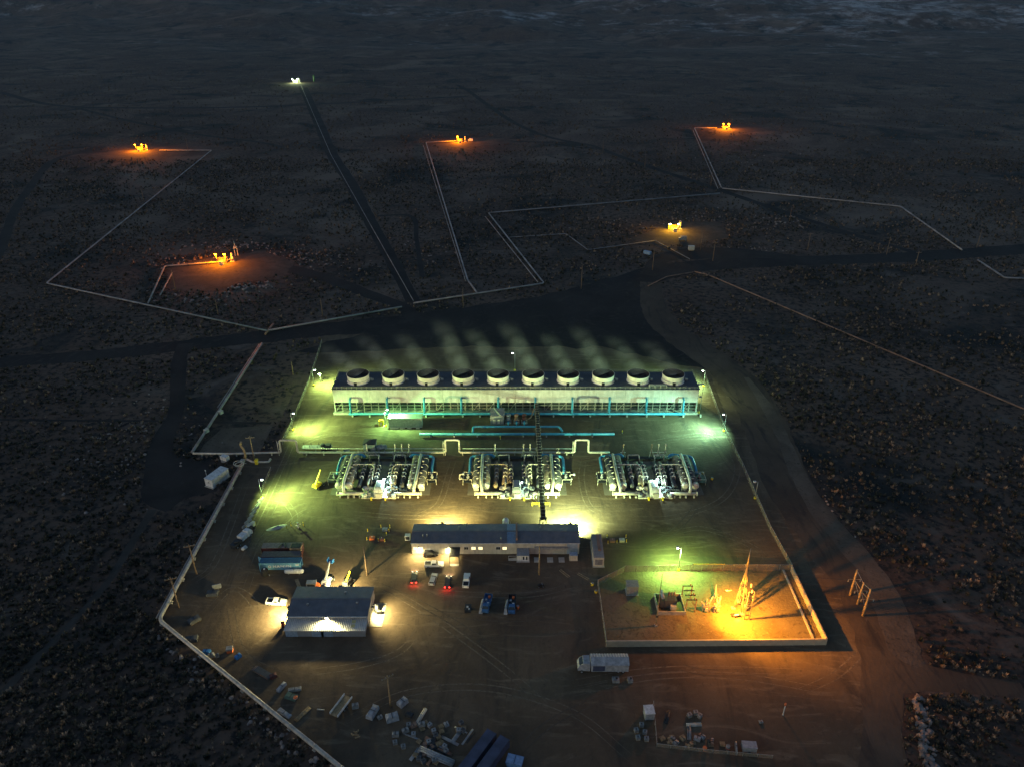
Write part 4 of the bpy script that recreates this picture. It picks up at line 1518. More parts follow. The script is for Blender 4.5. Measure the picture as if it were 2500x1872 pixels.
# lamps on the two ends of the cooling tower
flood('end_floodlight', 'small white lamp on the left end wall of the cooling tower', (TX - HW - .7, TY1 - 1.5, 8.5), (-1, .3, -.8), YELGREEN, 16000, LENS_COOL, 160)
flood('end_floodlight', 'small white lamp on the right end wall of the cooling tower', (TX + HW + .7, TY1 - 1.5, 8.5), (1, .3, -.8), (.7, 1, .45), 16000, LENS_COOL, 160)
p = gp(783, 934)
pl = thing('twin_lamp', 'white lamp on a short stand left of the tower corner', 'lamp', p)
MB().tube([(0, 0, 0), (0, 0, 4.2)], .09, 8).build('pole', STEEL, pl)
h_ = MB().box(-.6, .6, -.3, .3, 4.2, 4.5).build('lamp_head', WHITE, pl)
MB().box(-.5, .5, -.34, -.30, 4.2, 4.45).build('lens', LENS_COOL, h_)
lamp(pl, (0, -.5, 4.1), YELGREEN, 2500, .1)
# lamps on the working platforms of the left and right units
for k, (i, xx, lab) in enumerate(((0, 1.4, 'cool white work lamp glaring on the left power unit'), (2, 1.2, 'cool white work lamp glaring on the right power unit'))):
    o = thing('work_lamp', lab, 'work lamp', (UX[i] + xx, UY - 6.9, 0), 0, 'work lamps on the power units')
    MB().tube([(0, 0, .55), (0, 0, 4.3)], .08, 8).build('pole', STEEL, o)
    h_ = MB().box(-.4, .4, -.15, .15, 4.3, 4.7).build('lamp_head', DARK, o)
    MB().box(-.36, .36, -.2, -.16, 4.32, 4.66).build('lens', LENS_COOL, h_)
    lamp(o, (0, -.45, 4.3), (.62, 1.0, .88), 4200, .2)
o = thing('work_lamp', 'small cool work lamp by the generator of the middle unit', 'work lamp', (UX[1] + 1.6, UY - 7.2, 0), 0, 'work lamps on the power units')
MB().tube([(0, 0, .55), (0, 0, 3.2)], .08, 8).build('pole', STEEL, o)
h_ = MB().box(-.3, .3, -.12, .12, 3.2, 3.5).build('lamp_head', DARK, o)
MB().box(-.25, .25, -.16, -.13, 3.22, 3.46).build('lens', LENS_COOL, h_)
lamp(o, (0, -.4, 3.2), COOL, 400, .15)

# ------------------------------------------------------------------ control building
BX0, BX1, BY0, BY1, BH = -30.8, 20.6, 175.9, 184.4, 4.5
cbld = thing('control_building', 'long low control building with a dark metal roof and pale walls', 'building', ((BX0 + BX1) / 2, (BY0 + BY1) / 2, 0))
bw, bd = (BX1 - BX0) / 2, (BY1 - BY0) / 2
MB().box(-bw + .15, bw - .15, -bd + .15, bd - .15, 0, BH - .05).build('wall_core', SIDING, cbld)
edges = [-bw, -18.3, -11.1, -3.8, 3.3, 11.3, 21.8, bw]
for a, b_ in zip(edges[:-1], edges[1:]):
    MB().box(a + .03, b_ - .03, -bd - .02, -bd + .12, 0, BH - .06).build('wall_panel', SIDING, cbld)
    MB().box(a + .03, b_ - .03, bd - .12, bd + .02, 0, BH - .06).build('wall_panel', SIDING, cbld)
for s in (-1, 1):
    m_ = MB(); w = .12
    m_.v = [(s * bw - w, -bd, 0), (s * bw - w, bd, 0), (s * bw - w, bd, BH - .05), (s * bw - w, 0, BH + .75), (s * bw - w, -bd, BH - .05)]
    m_.v += [(x_ + 2 * w, y_, z_) for x_, y_, z_ in m_.v]
    m_.face([0, 1, 2, 3, 4]); m_.face([9, 8, 7, 6, 5])
    for k in range(5):
        m_.face([k, (k + 1) % 5, 5 + (k + 1) % 5, 5 + k])
    m_.build('gable', ENDSIDING, cbld)


def slope(x0, x1, ya, za, yb, zb, t=.14):
    m_ = MB()
    m_.v = [(x0, ya, za), (x1, ya, za), (x1, yb, zb), (x0, yb, zb), (x0, ya, za + t), (x1, ya, za + t), (x1, yb, zb + t), (x0, yb, zb + t)]
    for q in ((0, 3, 2, 1), (4, 5, 6, 7), (0, 1, 5, 4), (1, 2, 6, 5), (2, 3, 7, 6), (3, 0, 4, 7)):
        m_.face(list(q))
    return m_


seam0, seam1 = 3.6, 6.2
for x0, x1, mm, nm in ((-bw - .3, seam0 - .02, ROOF, 'roof_slope'), (seam0, seam1, PANELBLUE, 'translucent_strip'), (seam1 + .02, bw + .3, ROOF, 'roof_slope')):
    slope(x0, x1, -bd - .35, BH - .02, -.02, BH + .85).build(nm, mm, cbld)
    slope(x0, x1, bd + .35, BH - .02, .02, BH + .85).build(nm, mm, cbld)
MB().box(-bw - .3, bw + .3, -.25, .25, BH + .93, BH + 1.06).build('ridge_cap', ROOF, cbld)
MB().box(seam1 + .1, seam1 + .6, -bd + .4, bd - .4, BH + .6, BH + 1.35).build('roof_duct', RUSTPIPE, cbld)
MB().box(-bw - .3, bw + .3, -bd - .5, -bd - .36, BH - .1, BH + .06).build('gutter', WHITE, cbld)
for vx, vy in ((-22.4, -2.2), (-21.1, -2.0), (-11.5, 1.6), (-9.2, 3.1), (1.8, -3.6), (14.0, 1.5)):
    MB().lathe([(.16, BH + .55), (.16, BH + 1.25), (.3, BH + 1.3), (.05, BH + 1.5)], 10, (vx, vy, 0)).build('roof_vent', STEEL, cbld)
cx = cbld.location.x


def bxl(px, py=1338):
    return gp(px, py, 2.4)[0] - cx


for k, (px, lit) in enumerate(((1014, 1), (1027, 1), (1138, 0), (1156, 1), (1173, 1), (1216, 0), (1232, 1))):
    x_ = bxl(px)
    wn_ = MB().box(x_ - .72, x_ + .72, -bd - .1, -bd - .03, 1.75, 2.95).build('window', WHITE, cbld)
    MB().box(x_ - .62, x_ - .03, -bd - .13, -bd - .105, 1.85, 2.85).build('pane', LIT_WARM if lit else GLASS, wn_)
    MB().box(x_ + .03, x_ + .62, -bd - .13, -bd - .105, 1.85, 2.85).build('pane', LIT_WARM if lit else GLASS, wn_)
for px in (1046, 1090):
    x_ = bxl(px)
    dr = MB().box(x_ - .6, x_ + .6, -bd - .1, -bd - .03, 0.05, 2.3).build('door', WHITE, cbld)
    MB().box(x_ + .4, x_ + .5, -bd - .17, -bd - .1, 1.0, 1.12).build('handle', DARK, dr)
x_ = bxl(1345)
MB().box(x_ - 5.2, x_ + 5.2, -bd - .9, -bd - .03, 2.5, 3.1).build('wall_duct', STEEL, cbld)
x_ = bxl(1397)
MB().box(x_ - 1.6, x_ + 1.6, -bd - .1, -bd - .03, .1, 4.2).build('roller_door', DOORBLUE, cbld)
# lamps on the building
flood('wall_floodlight', 'glaring floodlight on the back wall of the control building at right', (gp(1392, 1280, 4)[0], BY1 + .75, 4.6), (.1, 1, -.9), (0.72, 1.0, 0.44), 230000, LENS_WARM, 165)
flood('wall_floodlight', 'yellow floodlight on the back wall of the control building at left', (gp(1080, 1280, 4)[0], BY1 + .75, 4.6), (0, 1, -.6), (1.0, 0.92, 0.32), 110000, LENS_WARM, 165)
flood('wall_lamp', 'warm lamp by the windows at the left end of the building', (bxl(1024) + cx, BY0 - .7, 3.3), (0, -1, -1.6), WARM, 9000, LENS_WARM, 165, .25)
flood('wall_lamp', 'warm lamp over the door beside the parked car row', (bxl(1096) + cx, BY0 - .7, 3.3), (0, -1, -1.6), WARM, 9000, LENS_WARM, 165, .25)
# entrance canopy
p = gp(1110, 1372)
o = thing('entrance_canopy', 'dark entrance canopy sticking out of the control building front', 'canopy', (p[0], BY0 - .25, 0))
MB().box(-1.6, 1.6, -4.2, 0, 2.75, 2.95).build('roof', DARK, o)
for a in (-1.45, 1.45):
    MB().box(a - .08, a + .08, -4.1, -3.9, 0, 2.74).build('post', DARK, o)
MB().box(-1.3, 1.3, -5.2, -4.4, 0, .18).build('step', CONC, o)
# kiosk and cabinets along the front
p = gp(1277, 1370)
o = thing('white_kiosk', 'small white kiosk with two dark slots before the building', 'kiosk', (p[0], p[1] + 1.6, 0))
MB().box(-1.75, 1.75, -1.5, 1.5, .1, 2.3).build('wall', WHITE, o)
MB().box(-1.9, 1.9, -1.7, 1.7, 2.32, 2.5).build('roof', GREY, o)
for a in (.15, 1.1):
    MB().box(a - .22, a + .22, -1.56, -1.49, .7, 1.9).build('slot', BLACK, o)
MB().box(-2.0, 2.0, -2.0, 1.6, 0, .09).build('plinth', CONC, o)
p = gp(1253, 1365)
o = thing('access_ramp', 'pale ramp leading to the small white kiosk', 'ramp', (p[0], p[1], 0))
MB().loft([(-1.6, 0), (1.4, 0), (1.4, .5)], [.5, .5, .5]).build('deck', CONC, o)
MB().box(-1.5, 1.4, .52, .58, .9, .96).box(1.3, 1.36, .52, .58, 0, .9).box(-1.5, -1.44, .52, .58, 0, .9).build('handrail', WHITE, o)
for k, px in enumerate((1311, 1343, 1371)):
    p = gp(px, 1366)
    o = MB().box(-.9, .9, -1.1, 1.1, 0, .12).box(-.7, .7, -.9, .9, .12, .16).build('concrete_pad', CONC, None, (p[0], p[1], 0))
    tag(o, f'{ORD[k]} bare concrete pad right of the white kiosk', 'pad', 'concrete pads before the building')
p = gp(1400, 1368)
o = thing('switch_cabinet', 'pale cabinet with a blue top at the right end of the building', 'cabinet', (p[0], p[1] + .8, 0))
MB().box(-1.2, 1.2, -.8, .8, .1, 2.0).build('body', CREAM, o)
MB().box(-1.25, 1.25, -.85, .85, 2.02, 2.15).build('top', DOORBLUE, o)
MB().box(-1.3, 1.3, -.9, .9, 0, .09).build('plinth', CONC, o)
p = gp(996, 1316)
o = thing('air_conditioner', 'small white cooling unit at the left end of the building', 'air conditioner', (p[0], p[1], 0))
MB().box(-.8, .8, -.7, .7, .15, 1.9).build('case', WHITE, o)
MB().box(-.6, .6, -.74, -.7, .5, 1.7).build('grille', DARK, o)
p = gp(1235, 1282)
o = thing('water_tank', 'white upright tank behind the control building', 'tank', (p[0], BY1 + 2.2, 0))
MB().lathe([(1.05, 0), (1.05, 4.6), (.8, 5.0), (.25, 5.2)], 18).build('shell', WHITE, o)
MB().lathe([(.3, 5.2), (.3, 5.4)], 10).build('hatch', GREY, o)
MB().tube(bend([(1.1, 0, .4), (1.5, 0, .4), (1.5, 0, 4)], .2), .07, 6).build('pipe', STEEL, o)
# generator container right of the building
p = gp(1462, 1383)
gc = thing('generator_container', 'long ribbed generator container end-on beside the building', 'container', (p[0], p[1] + 5.6, 0), R(-1))
MB().box(-1.55, 1.55, -5.5, 5.5, .25, 3.4).build('body', CREAM, gc)
rb_ = MB().box(-1.6, 1.6, -.12, .12, 3.42, 3.6).mesh('roof_rib', GREY)
for k in range(18):
    o = bpy.data.objects.new('roof_rib', rb_); COL.objects.link(o); o.parent = gc; o.location = (0, -5.2 + k * .61, 0)
MB().box(-.05, .75, -2.5, 4.8, 3.62, 4.1).build('exhaust', RUSTPIPE, gc)
gr_ = MB().box(-1.1, 1.1, -5.58, -5.5, .8, 2.8).build('grille', DARK, gc)
for k in range(5):
    MB().box(-1.1, 1.1, -5.66, -5.6, .85 + k * .4, 1.1 + k * .4).build('slat', GREY, gr_)
MB().box(-1.8, 1.8, -5.9, 5.7, 0, .24).build('plinth', CONC, gc)

# ------------------------------------------------------------------ workshop
p0_, p1_ = gp(699, 1553), gp(893, 1553)
SHX, SHW = (p0_[0] + p1_[0]) / 2, (p1_[0] - p0_[0]) / 2
yf = p0_[1]
EH = 3.95
ymid = gp(790, 1507, 5.2)[1] if False else 147.3
yb = gp(815, 1433, EH)[1]
SHOPWALL = ribbed('grey_shop_siding', (.22, .225, .235), .6, 'X', .4, 0.0, .3)
sh = thing('workshop', 'workshop with a dark metal roof and a pale corrugated lean-to in front', 'building', (SHX, yf, 0))
yl = 3.6
yd = yb - yf
LZ0, LZ1 = 2.5, 3.05
MB().box(-SHW + .2, SHW - .2, .15, yl, 0, LZ0 - .1).build('lean_to_core', SHOPWALL, sh)
for a, b_ in ((-SHW, -SHW / 3 - .03), (-SHW / 3, SHW / 3 - .03), (SHW / 3, SHW)):
    MB().box(a, b_, 0, .14, 0, LZ0 - .08).build('wall_panel', SHOPWALL, sh)
MB().box(-SHW, SHW, yl + .02, yd, 0, EH - .1).build('main_wall', SIDING, sh)
for s in (-1, 1):
    m_ = MB()
    xx = s * (SHW + .02)
    m_.v = [(xx - .08, yl + .05, 0), (xx - .08, yd - .05, 0), (xx - .08, yd - .05, EH - .12), (xx - .08, (yl + yd) / 2, EH + .7), (xx - .08, yl + .05, EH - .12)]
    m_.v += [(x_ + .16, y_, z_) for x_, y_, z_ in m_.v]
    m_.face([0, 1, 2, 3, 4]); m_.face([9, 8, 7, 6, 5])
    for k in range(5):
        m_.face([k, (k + 1) % 5, 5 + (k + 1) % 5, 5 + k])
    m_.build('gable', ENDSIDING, sh)
ym = (yl + yd) / 2
slope(-SHW - .3, SHW + .3, yl - .25, EH - .06, ym - .02, EH + .85).build('roof_slope', ROOF, sh)
slope(-SHW - .3, SHW + .3, yd + .3, EH - .06, ym + .02, EH + .85).build('roof_slope', ROOF, sh)
MB().box(-SHW - .3, SHW + .3, ym - .25, ym + .25, EH + .93, EH + 1.08).build('ridge_cap', ROOF, sh)
slope(-SHW - .25, SHW + .2, -.45, LZ0, yl - .02, LZ1).build('lean_to_roof', LEANROOF, sh)
MB().box(-SHW - .3, SHW + .3, yl - .42, yl - .26, EH - .1, EH + .06).build('gutter', WHITE, sh)
for vx, vy in ((-6.0, ym - 2.0), (3.5, ym + 2.5), (7.5, ym - 1.5)):
    MB().lathe([(.2, EH + .2), (.2, EH + 1.0), (.36, EH + 1.05), (.05, EH + 1.3)], 10, (vx, vy, 0)).build('roof_vent', STEEL, sh)
for k, xx in enumerate((-5.6 - SHW / 3, -SHW / 3 + 1.5, SHW / 3 - 3.2)):
    d_ = MB().box(xx - 1.6, xx + 1.6, -.08, -.01, .05, 2.1).build('door', DOORBLUE, sh)
    for z_ in (.5, 1.0, 1.5):
        MB().box(xx - 1.55, xx + 1.55, -.12, -.085, z_ - .04, z_ + .04).build('door_rail', DOORBLUE, d_)


def on_lean(x_, t, lift):
    return (x_, -.45 + t * (yl + .43), LZ0 + t * (LZ1 - LZ0) + lift)


for t in (.38, .70):
    q = slope(6.9, 7.9, -.45 + (t - .12) * (yl + .43), LZ0 + (t - .12) * (LZ1 - LZ0) + .15, -.45 + (t + .12) * (yl + .43), LZ0 + (t + .12) * (LZ1 - LZ0) + .15, .06)
    q.build('skylight', SKYLIGHT, sh)
d_ = MB().box(SHW + .11, SHW + .18, 6.2, 10.2, 0.05, 3.4).build('side_door', CREAM, sh)
for z_ in (.9, 1.7, 2.5):
    MB().box(SHW + .185, SHW + .21, 6.25, 10.15, z_ - .04, z_ + .04).build('door_rail', GREY, d_)
d_ = MB().box(-SHW - .18, -SHW - .11, 5.6, 9.0, 0.05, 3.3).build('side_door', CREAM, sh)
for z_ in (.9, 1.7, 2.5):
    MB().box(-SHW - .21, -SHW - .185, 5.65, 8.95, z_ - .04, z_ + .04).build('door_rail', GREY, d_)
sxx = SHX
flood('wall_floodlight', 'glaring lamp on the workshop front above the lean-to roof', (sxx - .1, yf + yl - .55, 3.75), (0, -1, -.45), WARM, 15000, LENS_WARM, 170)
flood('wall_floodlight', 'glaring lamp on the left wall of the workshop', (sxx - SHW - .9, yf + 7.2, 3.5), (-1, -.05, -.8), WARM, 36000, LENS_WARM, 150)
flood('wall_floodlight', 'bright lamp on the right wall of the workshop over the slab', (sxx + SHW + .9, yf + 7.6, 3.5), (1, -.05, -.8), WARM, 26000, LENS_WARM, 150)
flood('wall_floodlight', 'lamp hidden on the back wall of the workshop lighting the yard', (sxx + 1.2, yf + yd + .9, 3.6), (0, 1, -.5), WARM, 28000, LENS_WARM, 170)
pp = [(sxx + SHW + .25, yf + 5.2), (sxx + SHW + 3.6, yf + 3.2), (sxx + SHW + 3.8, yf + 12.0), (sxx + SHW + .25, yf + 12.0)]
o = MB().box(0, 3.6, 0, 8.8, 0.02, .14).build('workshop_slab', mat('stained_concrete', (.24, .22, .19), .9, 0, .3, .6, .3), None, (sxx + SHW + .25, yf + 3.4, 0))
tag(o, 'pale concrete slab along the right wall of the workshop', 'slab')

# ------------------------------------------------------------------ vehicles


def wheels(root, xs, hw, r, w=.26):
    wm = MB().tube([(0, -w / 2, r), (0, w / 2, r)], r, 14).mesh('wheel', BLACK)
    rm = MB().tube([(0, -w / 2 - .01, r), (0, w / 2 + .01, r)], r * .55, 10).mesh('rim', STEEL)
    for x_ in xs:
        for s in (-1, 1):
            o = bpy.data.objects.new('wheel', wm); COL.objects.link(o); o.parent = root; o.location = (x_, s * hw, 0)
            q = bpy.data.objects.new('rim', rm); COL.objects.link(q); q.parent = o


def lights(root, xf, xr, hw, z, on=False):
    for s in (-1, 1):
        MB().cbox((xf, s * hw, z), .08, .36, .2).build('headlight', HEAD if on else HEADOFF, root)
        MB().cbox((xr, s * hw, z + .12), .08, .26, .28).build('tail_light', TAIL if on else TAILOFF, root)
    if on:
        for s in (-1, 1):
            lamp(root, (xf + .3, s * hw, z), (1, .72, .4), 700, .08, 90, (1, 0, -.25), 'headlight_bulb')
            lamp(root, (xr - .25, s * hw, z + .12), (1, .03, .02), 90, .08, None, None, 'tail_bulb')


def pickup(label, px, py, rz, paint, on=False, bed=None, group=None):
    o = thing('pickup_truck', label, 'pickup', gp(px, py), rz, group)
    MB().loft([(-2.85, .42), (2.75, .42), (2.85, .62), (2.8, 1.0), (1.35, 1.12), (-.75, 1.14), (-2.85, 1.14)], [.9, .9, .94, .92, .95, .96, .96]).build('body', paint, o)
    cab = MB().loft([(-.85, 1.14), (1.25, 1.12), (.55, 1.82), (-.65, 1.86)], [.92, .92, .72, .72]).build('cab', paint, o)
    MB().loft([(.62, 1.72), (1.16, 1.17), (1.20, 1.17), (.66, 1.76)], [.70, .84, .84, .70]).build('windscreen', GLASS, cab)
    for s in (-1, 1):
        q = MB(); q.v = [(-.6, s * .87, 1.24), (1.0, s * .87, 1.22), (.5, s * .745, 1.74), (-.55, s * .745, 1.77), (-.6, s * .90, 1.24), (1.0, s * .90, 1.22), (.5, s * .775, 1.74), (-.55, s * .775, 1.77)]
        for f in ((0, 1, 2, 3), (7, 6, 5, 4), (0, 4, 5, 1), (1, 5, 6, 2), (2, 6, 7, 3), (3, 7, 4, 0)):
            q.face(list(f))
        q.build('side_window', GLASS, cab)
    MB().box(-2.72, -.95, -.78, .78, 1.15, 1.17).build('bed_liner', bed or BLACK, o)
    for s in (-1, 1):
        MB().box(-2.83, -.88, s * .86 - .07, s * .86 + .07, 1.16, 1.36).build('bed_side', paint, o)
    MB().box(-2.87, -2.78, -.9, .9, .7, 1.36).build('tailgate', paint, o)
    MB().box(2.82, 2.95, -.88, .88, .45, .7).build('bumper', STEEL, o)
    wheels(o, (-1.75, 1.85), .84, .38)
    lights(o, 2.86, -2.9, .7, .85, on)
    return o


def car(label, px, py, rz, paint, on=False, suv=True, group=None):
    o = thing('parked_car', label, 'car', gp(px, py), rz, group)
    h_ = 1.72 if suv else 1.45
    MB().loft([(-2.3, .35), (2.25, .35), (2.35, .6), (2.25, .9), (1.1, 1.02), (-2.2, 1.05), (-2.35, .7)], [.86, .86, .9, .88, .93, .92, .9]).build('body', paint, o)
    cab = MB().loft([(-2.15, 1.05), (1.1, 1.02), (.35, h_ - .04), (-1.8, h_)], [.90, .90, .68, .68]).build('roof', paint, o)
    MB().loft([(.42, h_ - .1), (1.04, 1.08), (1.08, 1.08), (.46, h_ - .06)], [.66, .82, .82, .66]).build('windscreen', GLASS, cab)
    for s in (-1, 1):
        q = MB(); q.v = [(-1.95, s * .86, 1.12), (.9, s * .86, 1.1), (.32, s * .70, h_ - .12), (-1.7, s * .70, h_ - .1), (-1.95, s * .89, 1.12), (.9, s * .89, 1.1), (.32, s * .73, h_ - .12), (-1.7, s * .73, h_ - .1)]
        for f in ((0, 1, 2, 3), (7, 6, 5, 4), (0, 4, 5, 1), (1, 5, 6, 2), (2, 6, 7, 3), (3, 7, 4, 0)):
            q.face(list(f))
        q.build('side_window', GLASS, cab)
    MB().loft([(-2.17, 1.12), (-1.86, h_ - .08), (-1.90, h_ - .08), (-2.21, 1.12)], [.8, .64, .64, .8]).build('rear_window', GLASS, cab)
    wheels(o, (-1.4, 1.4), .80, .35)
    lights(o, 2.34, -2.38, .66, .75, on)
    return o


SILVER = mat('silver_car_paint', (0.45, 0.46, 0.46), .3, .4, .05)
WHITECAR = mat('white_car_paint', (0.70, 0.70, 0.68), .3, 0, .05)
DARKCAR = mat('dark_car_paint', (0.03, 0.03, 0.035), .25, .2, .05)
GREENCAR = mat('dull_green_car_paint', (0.05, 0.07, 0.05), .35, .1, .05)
pickup('white pickup parked beside the left wall of the workshop', 676, 1473, R(-4), WHITECAR)
pickup('white pickup parked sideways before the lit door of the building', 1060, 1381, R(3), WHITECAR)
car('dark car parked against the wall behind the white sideways pickup', 1052, 1354, R(2), DARKCAR)
car('dark car with lit lights at the left of the parked row', 1012, 1413, R(94), GREENCAR, True)
car('silver car parked between the two cars with glowing tail lights', 1058, 1417, R(82), SILVER, False, False)
car('dark car with brightest red tail lights in the parked row', 1094, 1424, R(88), DARKCAR, True)
pickup('white pickup at the right end of the parked row', 1139, 1420, R(88), WHITECAR)


def work_truck(label, px, py, rz, cabm, bedm, tank):
    o = thing('service_truck', label, 'truck', gp(px, py), rz)
    MB().box(-3.2, 3.2, -.55, .55, .55, .8).build('chassis', DARK, o)
    cab = MB().loft([(1.2, .6), (3.3, .6), (3.4, 1.3), (2.7, 1.5), (2.2, 2.3), (1.2, 2.35)], [1.0, 1.0, 1.0, .98, .8, .8]).build('cab', cabm, o)
    MB().loft([(2.28, 2.2), (2.75, 1.56), (2.80, 1.58), (2.33, 2.24)], [.76, .9, .9, .76]).build('windscreen', GLASS, cab)
    MB().box(-3.3, 1.05, -1.05, 1.05, .82, .98).build('bed', bedm, o)
    for s in (-1, 1):
        MB().box(-3.3, 1.05, s * 1.05 - .06, s * 1.05 + .06, .98, 1.6).build('bed_side', bedm, o)
    MB().box(-3.3, -3.2, -1.0, 1.0, .98, 1.6).build('tailgate', bedm, o)
    for k, (x_, y_) in enumerate(((-2.3, .3), (-1.0, -.4), (.2, .35))):
        MB().cbox((x_, y_, 1.25), .7 - .1 * k, .6, .5).build('tool_crate', (ORANGE, STEEL, WHITE)[k], o)
    if tank:
        MB().tube([(-2.6, .95, 2.0), (.6, .95, 2.0)], .45, 12).build('tank', TARP, o)
    wheels(o, (-2.0, 2.3), .92, .45)
    return o


TRUCKBLUE = mat('truck_blue_paint', (0.035, 0.11, 0.26), .45, 0, .3)
work_truck('blue flatbed truck with a white cover on its left side', 1189, 1478, R(262), TRUCKBLUE, TRUCKBLUE, False)
work_truck('blue and white service truck beside an orange drum', 1250, 1480, R(268), TRUCKBLUE, DARK, False)
for k, (px, py, sx_, lab) in enumerate(((1177, 1482, 1.0, 'pale tarpaulin roll leaning on the blue flatbed truck'), (1237, 1484, 1.3, 'long pale tarpaulin cover along the service truck'))):
    o = thing('tarpaulin_cover', lab, 'tarpaulin', gp(px, py), R(82))
    MB().loft([(-2.4, 0), (2.3, 0), (2.0, 1.3), (1.0, 1.7), (-1.8, 1.5)], [.55, .5, .4, .2, .35]).build('sheet', TARP, o)
    MB().box(-2.0, 1.8, -.02, .03, 1.55, 1.8).build('seam', WHITE, o)
o = thing('dark_trailer', 'small dark trailer left of the blue flatbed truck', 'trailer', gp(1143, 1488), R(90))
MB().box(-1.6, 1.6, -.9, .9, .5, .75).build('bed', DARK, o)
MB().box(-1.6, -1.4, -.85, .85, .75, 1.5).build('headboard', DARK, o)
MB().cbox((.3, .2, .9), .5, .5, .3).cbox((-.5, -.3, .9), .4, .4, .3).build('cargo', WHITE, o)
wheels(o, (0,), .95, .38)
o = thing('quad_bike', 'small dark quad bike alone in the dark middle of the yard', 'quad bike', gp(1320, 1431), R(10))
MB().loft([(-.9, .4), (.9, .4), (.8, .8), (.2, .95), (-.8, .85)], [.3, .3, .35, .25, .3]).build('body', DARKCAR, o)
MB().box(.35, .45, -.4, .4, 1.0, 1.08).build('handlebar', STEEL, o)
MB().box(-.7, .1, -.22, .22, .95, 1.05).build('seat', BLACK, o)
wheels(o, (-.65, .65), .45, .3, .24)

# lorry at the bottom right
p = gp(1487, 1645)
lo = thing('box_lorry', 'white lorry with a covered ribbed cargo box before the switchyard wall', 'lorry', (p[0], p[1] + 1.8, 0))
MB().box(-4.6, 4.9, -1.75, 1.75, .9, 3.3).build('cargo_box', TARP, lo)
rf = MB()
rf.v = [(-4.75, -1.9, 3.32), (5.0, -1.9, 3.32), (5.0, 1.9, 3.32), (-4.75, 1.9, 3.32), (-4.75, .1, 4.15), (5.0, .1, 4.15)]
for q in ((0, 1, 5, 4), (2, 3, 4, 5), (0, 4, 3), (1, 2, 5), (3, 2, 1, 0)):
    rf.face(list(q))
rf = rf.build('roof', TARP, lo)
for k in range(14):
    MB().beam((-4.4 + k * .7, 1.86, 3.4), (-4.4 + k * .7, .12, 4.19), .14, .05).build('roof_rib', WHITE, rf)
MB().box(-4.2, -1.2, -1.83, -1.76, 1.2, 2.9).build('side_opening', NAVYBOX, lo)
cab = MB().loft([(-8.0, .8), (-4.9, .8), (-4.9, 3.3), (-6.6, 3.35), (-7.6, 2.5), (-8.1, 1.6)], [1.35, 1.5, 1.5, 1.35, 1.3, 1.25]).build('cab', TARP, lo)
MB().loft([(-7.55, 2.45), (-6.7, 3.2), (-6.75, 3.26), (-7.62, 2.5)], [1.15, 1.2, 1.2, 1.15]).build('windscreen', GLASS, cab)
wheels(lo, (-7.0, 2.4, 3.6), 1.4, .5)
for k, (px, py, lab) in enumerate(((1503, 1662, 'white barrel stand right beside the lorry'), (1538, 1662, 'pale square tub behind the lorry tail'))):
    o = thing('plastic_tub', lab, 'tub', gp(px, py), .1 * k)
    MB().box(-.9 + .3 * k, .9 - .3 * k, -.7, .7, .12, .95).build('tub', PLASTIC, o)
    MB().cbox((.2, .1, 1.0), .5, .5, .14).build('lid', DARK, o)
    MB().box(-.7, .7, -.6, .6, 0, .11).build('pallet', TIMBER, o)

# ------------------------------------------------------------------ shipping containers


def container(label, px, py, L_, rz, side, top, doors=0, group=None):
    o = thing('shipping_container', label, 'container', gp(px, py), rz, group)
    MB().box(-L_ / 2, L_ / 2, -1.2, 1.2, .1, 2.7).build('body', side, o)
    MB().box(-L_ / 2 - .03, L_ / 2 + .03, -1.23, 1.23, 2.705, 2.8).build('roof', top, o)
    for a in (-L_ / 2, L_ / 2):
        for s in (-1, 1):
            MB().cbox((a, s * 1.2, 1.4), .16, .16, 2.74).build('corner_post', side, o)
    if doors:
        for s in (-1, 1):
            MB().box(-.04, .04, 0, 1.2, .15, 2.7).build('door', side, o, (doors * L_ / 2 + doors * .1, s * 1.2, 0), R(doors * -(60 if s > 0 else -150)) if doors else 0)
    else:
        for s in (0, -1.15):
            d_ = MB().box(L_ / 2 + .04, L_ / 2 + .09, s + .02, s + 1.13, .2, 2.65).build('door', side, o)
            MB().tube([(L_ / 2 + .12, s + .55, .2), (L_ / 2 + .12, s + .55, 2.65)], .03, 6).build('lock_bar', STEEL, d_)
    return o


hc = container('blue shipping container with white lettering and an open door', 685, 1391, 12.2, R(1), CBLUE, CBLUET, -1)
hc.location.y += 1.3


def lettering(parent, txt, x_, z_, size, m):
    cu = bpy.data.curves.new('lettering', 'FONT')
    cu.body = txt
    cu.size = size
    cu.extrude = .01
    cu.align_x = 'CENTER'
    cu.space_character = 1.15
    cu.offset = 0.02
    tmp = bpy.data.objects.new('lettering_curve', cu)
    COL.objects.link(tmp)
    bpy.context.view_layer.update()
    me = bpy.data.meshes.new_from_object(tmp.evaluated_get(bpy.context.evaluated_depsgraph_get()))
    bpy.data.objects.remove(tmp)
    o = bpy.data.objects.new('lettering', me)
    COL.objects.link(o)
    me.materials.clear()
    me.materials.append(m)
    o.parent = parent
    o.location = (x_, -1.22, z_)
    o.rotation_euler = (R(90), 0, 0)
    return o


